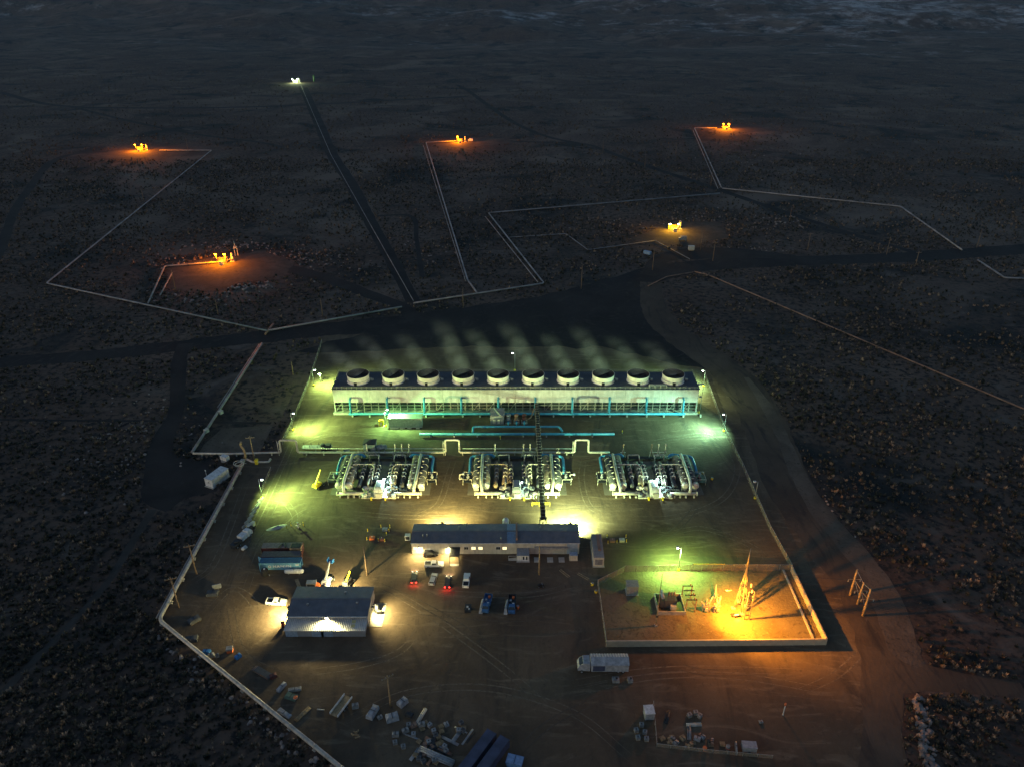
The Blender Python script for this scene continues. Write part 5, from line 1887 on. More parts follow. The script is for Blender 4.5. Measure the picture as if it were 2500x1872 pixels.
LETTER = mat('white_lettering', (0.75, 0.75, 0.73), .6, 0, .05)
lettering(hc, 'HANJIN', .6, .95, 1.45, LETTER)
lg_ = MB().tube([(-3.1, -1.25, 1.42), (-3.1, -1.22, 1.42)], .48, 18).build('emblem', LETTER, hc)
MB().tube([(-3.1, -1.27, 1.42), (-3.1, -1.252, 1.42)], .26, 14).build('emblem_centre', CBLUE, lg_)
MB().box(4.6, 5.7, -1.24, -1.22, 1.75, 2.15).build('label_plate', LETTER, hc)
MAROONC = ribbed('maroon_container_sheet', (0.11, 0.03, 0.025), .6, 'X', .3, depth=.4)
TANTOP = mat('dusty_container_roof', (0.22, 0.18, 0.15), .8)
c2 = container('dark maroon shipping container behind the blue one', 690, 1368, 11.6, R(1), MAROONC, mat('grey_dusty_roof', (.10, .09, .085), .8), 0)
c3 = container('tan-roofed shipping container farthest back of the three', 692, 1347, 12.2, R(1), MAROONC, TANTOP, 0)
o = thing('plywood_crate', 'pale plywood crate at the right end of the rear container', 'crate', gp(726, 1350), R(1))
MB().box(-1.7, 1.7, -1.3, 1.3, 0, 3.1).build('box', TIMBER, o)
for a in (-1.2, 0, 1.2):
    MB().box(a - .1, a + .1, -1.36, -1.3, 0, 3.05).build('batten', TIMBER, o)
MB().box(-1.4, 1.4, -1.0, 1.0, 3.1, 3.25).build('lid', DARK, o)
for k, (px, a) in enumerate(((686, 70), (697, 105), (722, 80))):
    q = thing('loose_beam', f'dark beam lying on the rear container roof, {ORD[k]} from the left', 'beam', gp(px, 1331, 2.85), R(a), 'beams on the rear container roof')
    MB().box(-1.1, 1.1, -.12, .12, -.02, .2).box(-1.1, 1.1, -.2, .2, .2, .25).build('beam', DARK, q)
p = gp(719, 1398)
o = thing('white_tank', 'white horizontal tank lying before the blue container', 'tank', (p[0], p[1], 0), R(1))
MB().tube([(-2.9, 0, .75), (-2.7, 0, .75), (-2.3, 0, .75), (2.3, 0, .75), (2.7, 0, .75), (2.9, 0, .75)], .7, 18, True, [.3, .58, .7, .7, .58, .3]).build('shell', WHITE, o)
for a in (-1.6, 1.6):
    MB().box(a - .15, a + .15, -.6, .6, 0, .35).build('saddle', CONC, o)
MB().lathe([(.25, 1.4), (.25, 1.65)], 10).build('manway', STEEL, o)
p = gp(648, 1402)
o = thing('black_tank', 'black round tank standing before the blue container', 'tank', (p[0], p[1], 0))
MB().lathe([(1.05, .1), (1.05, 1.9), (.8, 2.2), (.3, 2.3)], 18).build('shell', BLACK, o)
MB().lathe([(.3, 2.3), (.3, 2.4)], 10).build('cap', WHITE, o)
MB().tube([(1.05, -.3, .4), (1.4, -.5, .4), (1.4, -.5, .1)], .09, 6).build('tap', STEEL, o)
# row of machines by the left lane
p = gp(590, 1322)
o = thing('drill_truck', 'white truck with dark machinery parked along the left lane', 'truck', (p[0], p[1], 0), R(68))
MB().box(-4.2, 4.2, -.6, .6, .6, .9).build('chassis', DARK, o)
cab = MB().loft([(2.2, .7), (4.2, .7), (4.3, 1.6), (3.8, 2.6), (2.2, 2.7)], [1.1, 1.1, 1.1, .95, .95]).build('cab', WHITE, o)
MB().loft([(3.84, 2.5), (4.24, 1.7), (4.30, 1.7), (3.9, 2.54)], [.85, 1.0, 1.0, .85]).build('windscreen', GLASS, cab)
MB().box(-.4, 2.0, -1.1, 1.1, .92, 2.4).build('tool_body', WHITE, o)
MB().box(-4.0, -.6, -1.0, 1.0, .92, 1.7).lathe([(.7, 1.7), (.7, 2.3)], 12, (-2.2, 0, 0)).build('machinery', DARK, o)
wheels(o, (-3.0, -1.8, 3.2), 1.0, .5)
for k, (px, py, s_, mm, lab) in enumerate(((610, 1296, .9, DARK, 'dark compressor beside the white drill truck'), (614, 1288, .7, YELLOW, 'yellow rack of parts above the white drill truck'),
                                           (597, 1340, .6, WHITE, 'white sack pile below the drill truck'))):
    o = thing(('compressor', 'parts_rack', 'sack_pile')[k], lab, ('compressor', 'rack', 'sack')[k], gp(px, py), R(60))
    if k == 1:
        for a in (-1.4, 1.4):
            for b_ in (-.6, .6):
                MB().box(a - .06, a + .06, b_ - .06, b_ + .06, 0, 1.8).build('post', mm, o)
        for z_ in (.5, 1.1, 1.7):
            MB().box(-1.5, 1.5, -.65, .65, z_, z_ + .08).build('shelf', CREAM, o)
    else:
        MB().loft([(-1.5 * s_, .3), (1.5 * s_, .3), (1.4 * s_, 1.5 * s_), (.3 * s_, 1.8 * s_), (-1.3 * s_, 1.6 * s_)], [.8 * s_, .8 * s_, .7 * s_, .5 * s_, .7 * s_]).build('shell', mm, o)
        MB().box(-1.4 * s_, 1.4 * s_, -.6 * s_, .6 * s_, 0, .29).build('pallet', TIMBER, o)
# concrete barriers along the lane
for k in range(7):
    t = k / 6
    p = gp(636 - t * 36, 1222 + t * 62)
    o = thing('road_barrier', f'{ORD[k]} short pale barrier in the line below the left lamp post', 'barrier', (p[0], p[1], 0), R(62 + 8 * math.sin(k * 2)), 'barriers along the left lane')
    MB().loft([(-1.35, 0), (1.35, 0), (1.35, .15), (1.3, .85), (-1.3, .85), (-1.35, .15)], [.3, .3, .3, .1, .1, .3]).build('block', CONC, o)
    MB().cbox((0, 0, .9), .3, .12, .1).build('lifting_eye', STEEL, o)

# ------------------------------------------------------------------ lifts and machines


def boom_lift(label, px, py, rz, boom, body, h=7.0, reach=3.0, basket=True, bm2=None):
    o = thing('boom_lift', label, 'boom lift', gp(px, py), rz)
    ch = MB().box(-1.9, 1.9, -1.1, 1.1, .45, .9).build('chassis', DARK, o)
    MB().loft([(-2.1, .95), (1.0, .95), (.8, 1.9), (-1.9, 2.1)], [1.0, 1.0, .8, .8]).build('turret', body, o)
    bm_ = MB().beam((-1.2, 0, 1.9), (reach * .5, 0, h * .75), .42, .5).beam((reach * .45, 0, h * .72), (reach, 0, h), .3, .36).build('boom', boom, o)
    if basket:
        b_ = MB().box(reach - .1, reach + 1.1, -.9, .9, h - .5, h - .35)
        for a in (reach, reach + 1.0):
            for c_ in (-.85, .85):
                b_.box(a - .04, a + .04, c_ - .04, c_ + .04, h - .4, h + .7)
        for c_ in (-.85, .85):
            b_.box(reach, reach + 1.0, c_ - .06, c_ + .06, h - .2, h + .7)
        b_.build('basket', bm2 or boom, bm_)
    wheels(o, (-1.4, 1.4), 1.1, .5, .4)
    return o


boom_lift('yellow boom lift with raised boom left of the left power unit', 778, 1188, R(60), YELLOW, YELLOW, 6.2, 2.0, False)
boom_lift('blue boom lift with a blue basket behind the workshop', 801, 1422, R(72), GREY, WHITE, 6.2, 2.4, True, BLUE)
boom_lift('yellow loader with its arm up behind the workshop', 852, 1424, R(70), YELLOW, DARK, 3.9, 1.2, False)
o = thing('cable_reel_trailer', 'white lower machine parked before the blue boom lift', 'trailer', gp(800, 1431), R(90))
MB().box(-1.3, 1.3, -.8, .8, .5, .8).build('bed', WHITE, o)
MB().tube([(0, -.6, 1.3), (0, .6, 1.3)], .7, 16).build('reel', WHITE, o)
wheels(o, (0,), .9, .38)
o = thing('generator_set', 'grey generator beside an orange one at the workshop back wall', 'generator', gp(762, 1431), R(3))
MB().box(-1.4, 1.4, -.8, .8, .3, 1.9).build('case', STEEL, o)
MB().box(-1.3, 1.3, -.7, .7, 0, .29).build('skid', DARK, o)
MB().box(-1.1, 1.1, -.84, -.8, .6, 1.6).build('grille', DARK, o)
o = thing('generator_set', 'orange compressor at the workshop back wall', 'compressor', gp(776, 1432), R(3))
MB().loft([(-.8, .3), (.8, .3), (.7, 1.3), (-.5, 1.5)], [.6, .6, .45, .5]).build('case', ORANGE, o)
MB().box(-.7, .7, -.5, .5, 0, .29).build('skid', DARK, o)
o = thing('plank_stack', 'pale planks lying on the ground left of the workshop corner', 'planks', gp(729, 1427), R(118))
for k in range(4):
    MB().box(-2.6, 2.6, -.5 + k * .26, -.28 + k * .26, .02 + .01 * k, .16).build('plank', TIMBER, o)
o = thing('gas_cylinder_cart', 'red and dark cart with upright cylinders at the left workshop wall', 'cart', gp(692, 1530), R(20))
MB().box(-.5, .5, -.4, .4, .2, .3).build('base', DARK, o)
for s in (-.22, .22):
    MB().lathe([(.2, .3), (.2, 1.5), (.08, 1.7)], 12, (s, 0, 0)).build('cylinder', RED if s < 0 else ORANGE, o)
MB().box(-.45, .45, .28, .33, .3, 1.9).build('frame', DARK, o)
wheels(o, (0,), .5, .2, .1)
o = thing('dust_blower', 'dark blower on the slab right of the workshop', 'blower', gp(921, 1492), R(40))
MB().lathe([(.7, .3), (.8, .9), (.5, 1.5), (.35, 2.2)], 14).build('drum', DARK, o)
MB().tube(bend([(0, 0, 1.9), (0, 1.2, 1.9), (0, 1.2, .8)], .4), .25, 10).build('duct', GREY, o)
MB().box(-.8, .8, -.6, .6, 0, .29).build('skid', BLACK, o)
o = thing('power_washer', 'small dark machine at the slab edge beside the blower', 'machine', gp(927, 1497), R(10))
MB().loft([(-.8, .3), (.8, .3), (.6, 1.0), (-.6, 1.2)], [.5, .5, .4, .4]).build('case', BLACK, o)
wheels(o, (-.5, .5), .5, .22, .12)
# signs and stand in the green lit patch
for k, (px, py) in enumerate(((700, 1289), (711, 1284), (741, 1283))):
    o = thing('marker_post', f'{ORD[k]} thin yellow marker post from the left in the green lit yard', 'post', gp(px, py), 0, 'marker posts in the yard')
    MB().lathe([(.09, 0), (.09, 1.6), (.05, 1.7)], 8).build('post', YELLOW, o)
    MB().lathe([(.1, 1.2), (.1, 1.35)], 8).build('band', BLACK, o)
o = thing('monitoring_wellhead', 'small wellhead with valves and shadow in the green lit yard', 'wellhead', gp(728, 1287), R(30))
MB().lathe([(.4, 0), (.4, .5), (.22, .5), (.22, 1.9), (.35, 1.9), (.35, 2.1)], 12).build('casing', GREY, o)
MB().tube([(-.9, 0, 1.1), (.9, 0, 1.1)], .14, 8).build('tee', CREAM, o)
MB().tube([(0, .3, 1.5), (0, .5, 1.5)], .3, 10).build('hand_wheel', YELLOW, o)
o = thing('dirt_heap', 'small pale heap of dirt in the green lit yard', 'heap', gp(676, 1287), R(25))
m_ = MB()
for k in range(9):
    for j in range(14):
        r_ = k / 8
        t = j / 14 * 6.283
        m_.v.append((math.cos(t) * r_ * 3.4, math.sin(t) * r_ * 1.0, .02 + .55 * (1 - r_) ** 1.3 + random.uniform(0, .05)))
for k in range(8):
    for j in range(14):
        m_.face([k * 14 + j, k * 14 + (j + 1) % 14, (k + 1) * 14 + (j + 1) % 14, (k + 1) * 14 + j], True)
m_.build('soil', CONC, o)
MB().cbox((.5, .2, .45), .5, .4, .3).build('stone', CONC, o)


def bollard(px, py, label, group):
    o = thing('bollard', label, 'bollard', gp(px, py), 0, group)
    MB().lathe([(.13, 0), (.13, 1.15), (.06, 1.25)], 10).build('post', YELLOW, o)
    MB().lathe([(.25, 0), (.25, .06)], 10).build('collar', CONC, o)


def ring(pts, text, group):
    for k, (px, py) in enumerate(sorted(pts)):
        bollard(px, py, f'{ORD[k]} yellow bollard from the left {text}', group)


ring(((898, 1297), (930, 1287), (952, 1287), (950, 1297), (944, 1305), (896, 1317), (924, 1320), (940, 1321)), 'round the small wellheads left of the building', 'bollards left of the building')
ring(((1482, 1311), (1484, 1326), (1506, 1324), (1529, 1323), (1528, 1311)), 'round the valve boxes right of the building', 'bollards right of the building')
ring(((1702, 1012), (1706, 1010)), 'at the right foot of the cooling tower', 'bollards at the tower corner')
ring(((1222, 1071), (1519, 1056)), 'beside the long pale blue pipe', 'bollards at the blue pipe')
for k, (px, py, mm, lab) in enumerate(((909, 1315, ORANGE, 'orange valve box among the yellow bollards'), (932, 1317, MAROON, 'dark red valve box among the yellow bollards'),
                                      (940, 1294, GREY, 'grey valve box at the back of the bollard ring'), (1495, 1321, RUSTPIPE, 'small brown valve box right of the generator container'), (1518, 1320, CREAM, 'small pale valve box right of the generator container'))):
    o = thing('valve_box', lab, 'valve box', gp(px, py))
    MB().box(-.8, .8, -.6, .6, .02, .7).build('box', mm, o)
    MB().box(-.85, .85, -.65, .65, .71, .8).build('lid', mm, o)
    MB().lathe([(.12, .8), (.12, 1.2)], 8).build('stem', STEEL, o)
for k, (px, py, lab) in enumerate(((1738, 1170, 'small amber-lit box out in the yard right of the right unit'), (1716, 1157, 'tiny pale marker block right of the right unit'),
                                  (1455, 1446, 'small yellow drum near the switchyard corner'), (1446, 1428, 'yellow drum among scrap at the switchyard corner'), (1264, 1484, 'orange drum beside the service truck'))):
    o = thing('drum', lab, 'drum', gp(px, py))
    MB().lathe([(.42, 0), (.42, .3), (.45, .32), (.42, .34), (.42, .62), (.45, .64), (.42, .66), (.42, .95), (.38, .95)], 14).build('barrel', YELLOW if k != 4 else ORANGE, o)
    MB().lathe([(.36, .95), (.36, .98)], 12).build('lid', GREY, o)
for k, (px, py, a, lab) in enumerate(((1380, 1398, 130, 'pale boards lying in the dark before the building'), (1425, 1405, 140, 'yellowed planks leaning near the switchyard corner'))):
    o = thing('plank_pair', lab, 'planks', gp(px, py), R(a))
    for s in (0, .6):
        MB().box(-2.0, 2.0, s - .12, s + .12, .03, .12).build('plank', TIMBER, o)
# valve sets beside the middle unit
for k, (px, py, lab) in enumerate(((1393, 1168, 'small pale valve stand right of the middle power unit'), (1124, 1168, 'small pale valve stand left of the middle power unit'))):
    o = thing('valve_stand', lab, 'valve', gp(px, py), R(15 * k))
    MB().box(-.6, .6, -.5, .5, 0, .5).build('base', CONC, o)
    MB().tube(bend([(-.2, 0, .5), (-.2, 0, 1.9), (1.2, 0, 1.9)], .4), .26, 8).build('pipe', CREAM, o)
    MB().tube([(1.2, 0, 1.6), (1.2, 0, 2.3)], .4, 10).build('valve', WHITE, o)

# ------------------------------------------------------------------ utility poles


def utility_pole(px, py, h, label, arm=True, m=WOOD, lean=0, armrot=0, group='timber utility poles'):
    o = thing('utility_pole', label, 'utility pole', gp(px, py), R(armrot), group)
    MB().tube([(0, 0, 0), (lean, 0, h)], .2, 8, True, [.24, .14]).build('pole', m, o)
    if arm:
        a = MB().box(lean - 1.6, lean + 1.6, -.1, .1, h - .9, h - .7).build('crossarm', m, o)
        for x_ in (-1.4, -.5, .5, 1.4):
            MB().lathe([(.07, h - .7), (.11, h - .5), (.06, h - .38)], 8, (lean + x_, 0, 0)).build('insulator', GREY, a)
    return o


utility_pole(896, 1403, 11, 'timber pole with a long shadow behind the workshop', False)
utility_pole(1316, 1402, 11, 'tall pale timber pole standing before the control building', False, TIMBER)
utility_pole(954, 1724, 11, 'timber pole with a crossarm among the scrap at bottom left', True, TIMBER, 0, 35)
utility_pole(480, 1400, 11.5, 'leaning timber pole beside the left yard pipeline, upper of two', True, WOOD, 0, 20)
utility_pole(437, 1482, 11.5, 'timber pole beside the left yard pipeline, lower of two', True, WOOD, 0, 20)
utility_pole(621, 1122, 10.5, 'timber pole with crossarms above the pipe junction at left', True, TIMBER, 0, 10)
utility_pole(716, 915, 6.5, 'timber pole in the scrub left of the cooling tower', False)
for px, py, h, lab in ((1971, 612, 12, 'timber pole on the far road edge right of the mid well'), (2164, 622, 12, 'timber pole where the far track meets the road'),
                       (2235, 648, 9, 'short timber pole on the near edge of the far road'), (2384, 605, 13, 'timber pole nearest the right edge beyond the road'),
                       (1927, 542, 11, 'timber pole beside the thin far track'), (1740, 638, 13, 'timber pole beside the far road, second right of the mid well'), (1710, 612, 13, 'timber pole close right of the mid well'),
                       (1593, 660, 13, 'timber pole left of the mid well by the road bend'), (1419, 705, 14, 'timber pole in the dark above the road bend'), (1131, 752, 11, 'timber pole by the far pipeline above the apron'),
                       (1735, 455, 12, 'timber pole beside the far pipeline corner at right'), (1574, 408, 13, 'timber pole along the far eastern track'), (1472, 370, 11, 'timber pole at the bend of the far track'),
                       (788, 773, 10, 'timber pole above the left far pipeline corner'), (533, 770, 9, 'timber pole at the far left pipeline'), (430, 712, 13, 'timber pole by the near left well'),
                       (352, 494, 11, 'timber pole standing at the far left diagonal pipeline'), (460, 372, 15, 'timber pole at the far left well'), (1649, 380, 11, 'timber pole below the upper right well')):
    utility_pole(px, py, h, lab, px in (1971, 2235, 1740), WOOD)

# three-pole dead-end structure
P3 = [gp(2075, 1452), gp(2093, 1474), gp(2106, 1502)]
zt = [hz(1389, P3[0][1]), hz(1421, P3[1][1]), hz(1436, P3[2][1])]
tp = thing('three_pole_structure', 'three tall timber poles with crossarms right of the switchyard', 'utility pole', (0, 0, 0))
for p, z in zip(P3, zt):
    MB().tube([(p[0], p[1], 0), (p[0], p[1], z)], .3, 10, True, [.36, .24]).build('pole', TIMBER, tp)
for (a, b_), za, zb in (((0, 1), .62, .62), ((1, 2), .62, .62)):
    p, q = P3[a], P3[b_]
    MB().beam((p[0], p[1], zt[a] * za), (q[0], q[1], zt[b_] * zb), .14).build('crossbeam', TIMBER, tp)
    MB().beam((p[0], p[1], zt[a] * .62), (q[0], q[1], zt[b_] * .3), .08).build('brace', STEEL, tp)
for k, (p, z) in enumerate(zip(P3, zt)):
    MB().beam((p[0] - 1.8, p[1], z * .62), (p[0] + 1.8, p[1], z * .62), .12).build('arm', TIMBER, tp)
    for s in (-1.7, 1.7):
        MB().lathe([(.08, z * .62 - .9), (.15, z * .62 - .5), (.06, z * .62)], 8, (p[0] + s, p[1], 0)).build('insulator', GREY, tp)
MB().beam((P3[0][0], P3[0][1], zt[0] - .4), (P3[1][0], P3[1][1], zt[1] - .4), .1).beam((P3[1][0], P3[1][1], zt[1] - .4), (P3[2][0], P3[2][1], zt[2] - .4), .1).build('tie', STEEL, tp)

for k, (p, z) in enumerate(zip(P3, zt)):
    q = Vector(gp(1800 + 6 * k, 1470 + 8 * k))
    q.z = 13.0
    a = Vector((p[0] - 1.7, p[1], z * .62))
    MB().tube([a.lerp(q, t) - Vector((0, 0, 3.0 * t * (1 - t))) for t in (0, .2, .4, .6, .8, 1)], .035, 5).build('conductor', DARK, tp)

# ------------------------------------------------------------------ switchyard


def chain_fence(label, pts, h=2.2, step=4.0, m=CHAIN, name='chain_link_fence'):
    o = thing(name, label, 'fence', (0, 0, 0))
    pm = MB().lathe([(.07, 0), (.07, h), (.03, h + .1)], 8).mesh('post', GALVMESH)
    for a, b_ in zip(pts[:-1], pts[1:]):
        a, b_ = Vector((a[0], a[1], 0)), Vector((b_[0], b_[1], 0))
        n = max(1, round((b_ - a).length / step))
        MB().beam(a + Vector((0, 0, h)), b_ + Vector((0, 0, h)), .06).build('rail', GALVMESH, o)
        for i in range(n):
            p, q = a.lerp(b_, i / n), a.lerp(b_, (i + 1) / n)
            k = bpy.data.objects.new('post', pm); COL.objects.link(k); k.parent = o; k.location = p
            MB().beam(p + Vector((0, 0, h / 2)), q + Vector((0, 0, h / 2)), .02, h - .1).build('mesh_panel', m, o)
    k = bpy.data.objects.new('post', pm); COL.objects.link(k); k.parent = o; k.location = (pts[-1][0], pts[-1][1], 0)
    return o


def panel_wall(label, a, b_, h, t, step, m, name='switchyard_wall', cap=True):
    a, b_ = Vector((a[0], a[1], 0)), Vector((b_[0], b_[1], 0))
    d = b_ - a
    o = thing(name, label, 'wall', tuple(a), math.atan2(d.y, d.x))
    L_ = d.length
    n = round(L_ / step)
    pm = MB().box(.02, L_ / n - .02, -t / 2, t / 2, 0, h).mesh('wall_panel', m)
    qm = MB().box(-.12, .12, -t / 2 - .06, t / 2 + .06, 0, h + .02).mesh('pilaster', m)
    for i in range(n):
        k = bpy.data.objects.new('wall_panel', pm); COL.objects.link(k); k.parent = o; k.location = (i * L_ / n, 0, 0)
        k = bpy.data.objects.new('pilaster', qm); COL.objects.link(k); k.parent = o; k.location = (i * L_ / n, 0, 0)
    if cap:
        MB().box(-.15, L_ + .15, -t / 2 - .08, t / 2 + .08, h + .03, h + .15).build('coping', m, o)
    return o


SUBWALL = mat('switchyard_wall_panel', (0.42, 0.36, 0.26), .75, 0, .12, .5)
c_nl, c_nr, c_br = gp(1480, 1578), gp(2015, 1573), gp(1930, 1393)
panel_wall('tan wall along the near side of the switchyard', c_nl, c_nr, 2.1, .2, 3.0, SUBWALL)
panel_wall('tan wall along the right side of the switchyard', c_nr, c_br, 2.1, .2, 3.0, SUBWALL)
q0, q1 = gp(1985, 1560), gp(1912, 1392)
o = panel_wall('low kerb inside the right wall of the switchyard', q0, q1, .45, .5, 6.0, CONC, 'inner_kerb', False)
chain_fence('chain link fence along the back of the switchyard', [gp(1930, 1392), gp(1790, 1392), gp(1660, 1393), gp(1525, 1395)], 2.4, 3.2)
chain_fence('chain link fence along the left side of the switchyard', [gp(1525, 1395), gp(1459, 1428), gp(1480, 1577)], 2.2, 3.2)
yb0 = gp(1728, 1391)
o = thing('yellow_busbar', 'bright yellow horizontal bar on the switchyard back fence', 'bar', (yb0[0], yb0[1] - .1, 0))
MB().box(-4.8, 4.8, -.06, .06, 2.46, 2.6).build('bar', YELLOW, o)
for a in (-4.5, 0, 4.5):
    MB().box(a - .05, a + .05, .07, .12, 0.02, 2.5).build('bracket', STEEL, o)
p = gp(1543, 1450)
o = thing('relay_kiosk', 'lone grey-green kiosk with a long shadow in the switchyard', 'kiosk', (p[0], p[1] + 1, 0))
MB().box(-1.6, 1.6, -1.3, 1.3, .15, 3.1).build('wall', MIDGREEN, o)
MB().box(-1.75, 1.75, -1.45, 1.45, 3.12, 3.3).build('roof', MIDGREEN, o)
MB().box(-.9, .4, -1.36, -1.29, .3, 2.5).build('door', GREY, o)
MB().box(-1.8, 1.8, -1.6, 1.5, .06, .14).build('plinth', CONC, o)
# transformer in its walled pit
p = gp(1641, 1505)
tx, ty = p[0], p[1] + 4.2
tr = thing('transformer_pit', 'low walled pit around the transformer in the switchyard', 'pit', (tx, ty, 0))
BUND = mat('bund_wall', (.42, .38, .28), .85)
for nm, b4 in (('pit_wall', (-3.9, 3.9, -3.6, -3.3)), ('pit_wall', (-3.9, 3.9, 3.3, 3.6)), ('pit_wall', (-3.9, -3.6, -3.29, 3.29)), ('pit_wall', (3.6, 3.9, -3.29, 3.29))):
    MB().box(*b4, .06, 1.3).build(nm, BUND, tr)
tf = thing('transformer', 'dark power transformer with cooling fins and bushings', 'transformer', (tx - .3, ty + .2, .06))
MB().box(-1.5, 1.9, -1.6, 1.6, .3, 3.2).build('tank', INSUL, tf)
for k in range(7):
    MB().box(-2.6, -1.55, -1.5 + k * .46, -1.36 + k * .46, .5, 3.0).build('cooling_fin', INSUL, tf)
MB().tube([(-2.0, -1.2, 3.9), (-2.0, 1.6, 3.9)], .45, 14).build('conservator', DOORBLUE, tf)
for k in range(3):
    b_ = MB().lathe([(.16, 3.2), (.28, 3.4), (.18, 3.6), (.28, 3.8), (.18, 4.0), (.26, 4.2), (.1, 4.6)], 10, (.0 + k * .75, .6, 0)).build('bushing', RUSTPIPE, tf)
MB().box(.2, 1.7, -2.5, -1.65, .4, 1.9).build('control_box', CREAM, tf)
# switch frames
for k, (px, py, lab) in enumerate(((1681, 1482, 'steel ladder-like switch frame right of the transformer'),)):
    p = gp(px, py)
    o = thing('disconnect_switch', lab, 'switch', p)
    for a in (-1.3, 1.3):
        for b_ in (-1.8, 3.6):
            MB().box(a - .14, a + .14, b_ - .14, b_ + .14, .06, 4.6).build('leg', TIMBER, o)
    for b_ in (-1.8, 0, 1.8, 3.6):
        MB().box(-1.5, 1.5, b_ - .12, b_ + .12, 4.62, 4.85).build('crossbeam', DARK, o)
        MB().lathe([(.1, 4.86), (.22, 5.0), (.12, 5.15), (.22, 5.3), (.08, 5.6)], 8, (.8, b_, 0)).build('insulator', RUSTPIPE, o)
INSW = mat('pale_porcelain', (.55, .48, .38), .3)
for k, (px, py, lab) in enumerate(((1722, 1490, 'pale circuit breaker cluster left of the glaring lamps'), (1748, 1492, 'pale circuit breaker between the cluster and the glaring lamps'), (1744, 1466, 'smaller breaker behind the pale breakers'))):
    o = thing('circuit_breaker', lab, 'circuit breaker', gp(px, py), R(25 * k))
    MB().box(-1.1, 1.1, -.5, .5, 1.7, 2.1).build('frame', STEEL, o)
    for a in (-.9, .9):
        MB().box(a - .1, a + .1, -.4, .4, .06, 1.69).build('leg', STEEL, o)
    for k2, (a, b_) in enumerate(((-1.6, -.6), (0, .1), (1.6, .7))):
        q = MB().tube([(a * .35, 0, 2.1), (a * .8, b_ * .8, 3.4), (a * 1.1, b_ * 1.3, 4.4)], .2, 10, True, [.26, .2, .12]).build('bushing', INSW, o)
        MB().lathe([(.3, 2.6), (.38, 2.7), (.3, 2.8)], 10, (a * .5, b_ * .4, 0)).build('shed', INSW, q)
    MB().box(-.5, .5, -.9, -.52, .7, 1.6).build('control_box', CREAM, o)
# the lattice gantry
ga = thing('lattice_gantry', 'tall lattice A-frame gantry with a mast lit orange in the switchyard', 'gantry', (0, 0, 0))
A0, A1, A2, A3 = gp(1790, 1485), gp(1809, 1499), gp(1822, 1481), gp(1803, 1468)
ap = ((A0[0] + A1[0] + A2[0] + A3[0]) / 4 - .2, (A0[1] + A1[1] + A2[1] + A3[1]) / 4)
zap = hz(1382, ap[1])
apex = Vector((ap[0], ap[1], zap))
GANT = mat('gantry_steel', (.26, .23, .18), .6, .2)
lg = []
for A in (A0, A1, A2, A3):
    a = Vector((A[0], A[1], .06))
    lg.append((a, apex))
    MB().beam(a, apex, .2).build('leg', GANT, ga)
    MB().cbox((A[0], A[1], .25), 1.1, 1.1, .4).build('footing', CONC, ga)
for i in range(4):
    (a, _), (b_, _) = lg[i], lg[(i + 1) % 4]
    for k, t in enumerate((.2, .38, .55, .70, .84)):
        MB().beam(a.lerp(apex, t), b_.lerp(apex, t), .11).build('rung', GANT, ga)
        if k < 4:
            t2 = (.38, .55, .70, .84)[k]
            p_, q_ = (a, b_) if k % 2 else (b_, a)
            MB().beam(p_.lerp(apex, t), q_.lerp(apex, t2), .10).build('lattice', GANT, ga)
zm = hz(1338, ap[1])
MB().tube([apex, (ap[0], ap[1], zap + (zm - zap) * .45), (ap[0], ap[1], zm)], .2, 8, True, [.28, .2, .06]).build('mast', GANT, ga)
ck = Vector((gp(1822, 1512)[0], gp(1822, 1512)[1], .06))
for s in (-.7, .7):
    MB().box(ck.x + s - .12, ck.x + s + .12, ck.y - .12, ck.y + .12, .06, 10.5).build('post', GANT, ga)
for z_ in (1.8, 3.4, 5.0, 6.6, 8.2, 9.8):
    MB().box(ck.x - .7, ck.x + .7, ck.y - .08, ck.y + .08, z_ - .12, z_ + .12).build('step_bar', DARK, ga)
for k in range(3):
    MB().lathe([(.12, 0), (.24, .3), (.13, .6), (.24, .9), (.08, 1.3)], 8, (ck.x + .9, ck.y + .6 + k * 1.4, 7 + k * .9)).build('insulator', INSW, ga)
flood('switchyard_floodlight', 'glaring sodium floodlight low at the foot of the gantry', (gp(1797, 1507)[0], gp(1797, 1507)[1], 1.2), (.15, -1, -.25), SODIUM, 5000, LENS_SODIUM, 170, .8, 'sodium floodlights in the switchyard')
flood('switchyard_floodlight', 'glaring sodium floodlight up on the left leg of the gantry', (gp(1778, 1440, 10.5)[0], gp(1778, 1440, 10.5)[1], 10.5), (.1, -.5, -1), SODIUM, 14000, LENS_SODIUM, 170, .7, 'sodium floodlights in the switchyard')
lamp(bpy.data.objects['switchyard_floodlight.001'], (-1.2, -1.4, .8), SODIUM, 150000, .25, 130, (1.0, .15, -1))
lamp(bpy.data.objects['switchyard_floodlight.001'], (-1.2, -.9, .8), SODIUM, 16000, .25)
MB().box(-1.3, 1.3, .1, 1.1, -1.14, -.6).build('base', DARK, bpy.data.objects['switchyard_floodlight'])
p = gp(1601, 1527)
o = thing('lightning_mast', 'slender mast standing left of the transformer pit', 'mast', p)
MB().tube([(0, 0, .06), (0, 0, 7), (0, 0, 19)], .1, 8, True, [.2, .14, .05]).build('mast', TIMBER, o)
MB().cbox((0, 0, .25), .7, .7, .4).build('footing', CONC, o)
MB().box(-.3, .3, -.2, .2, 3.4, 3.9).build('box', DARK, o)

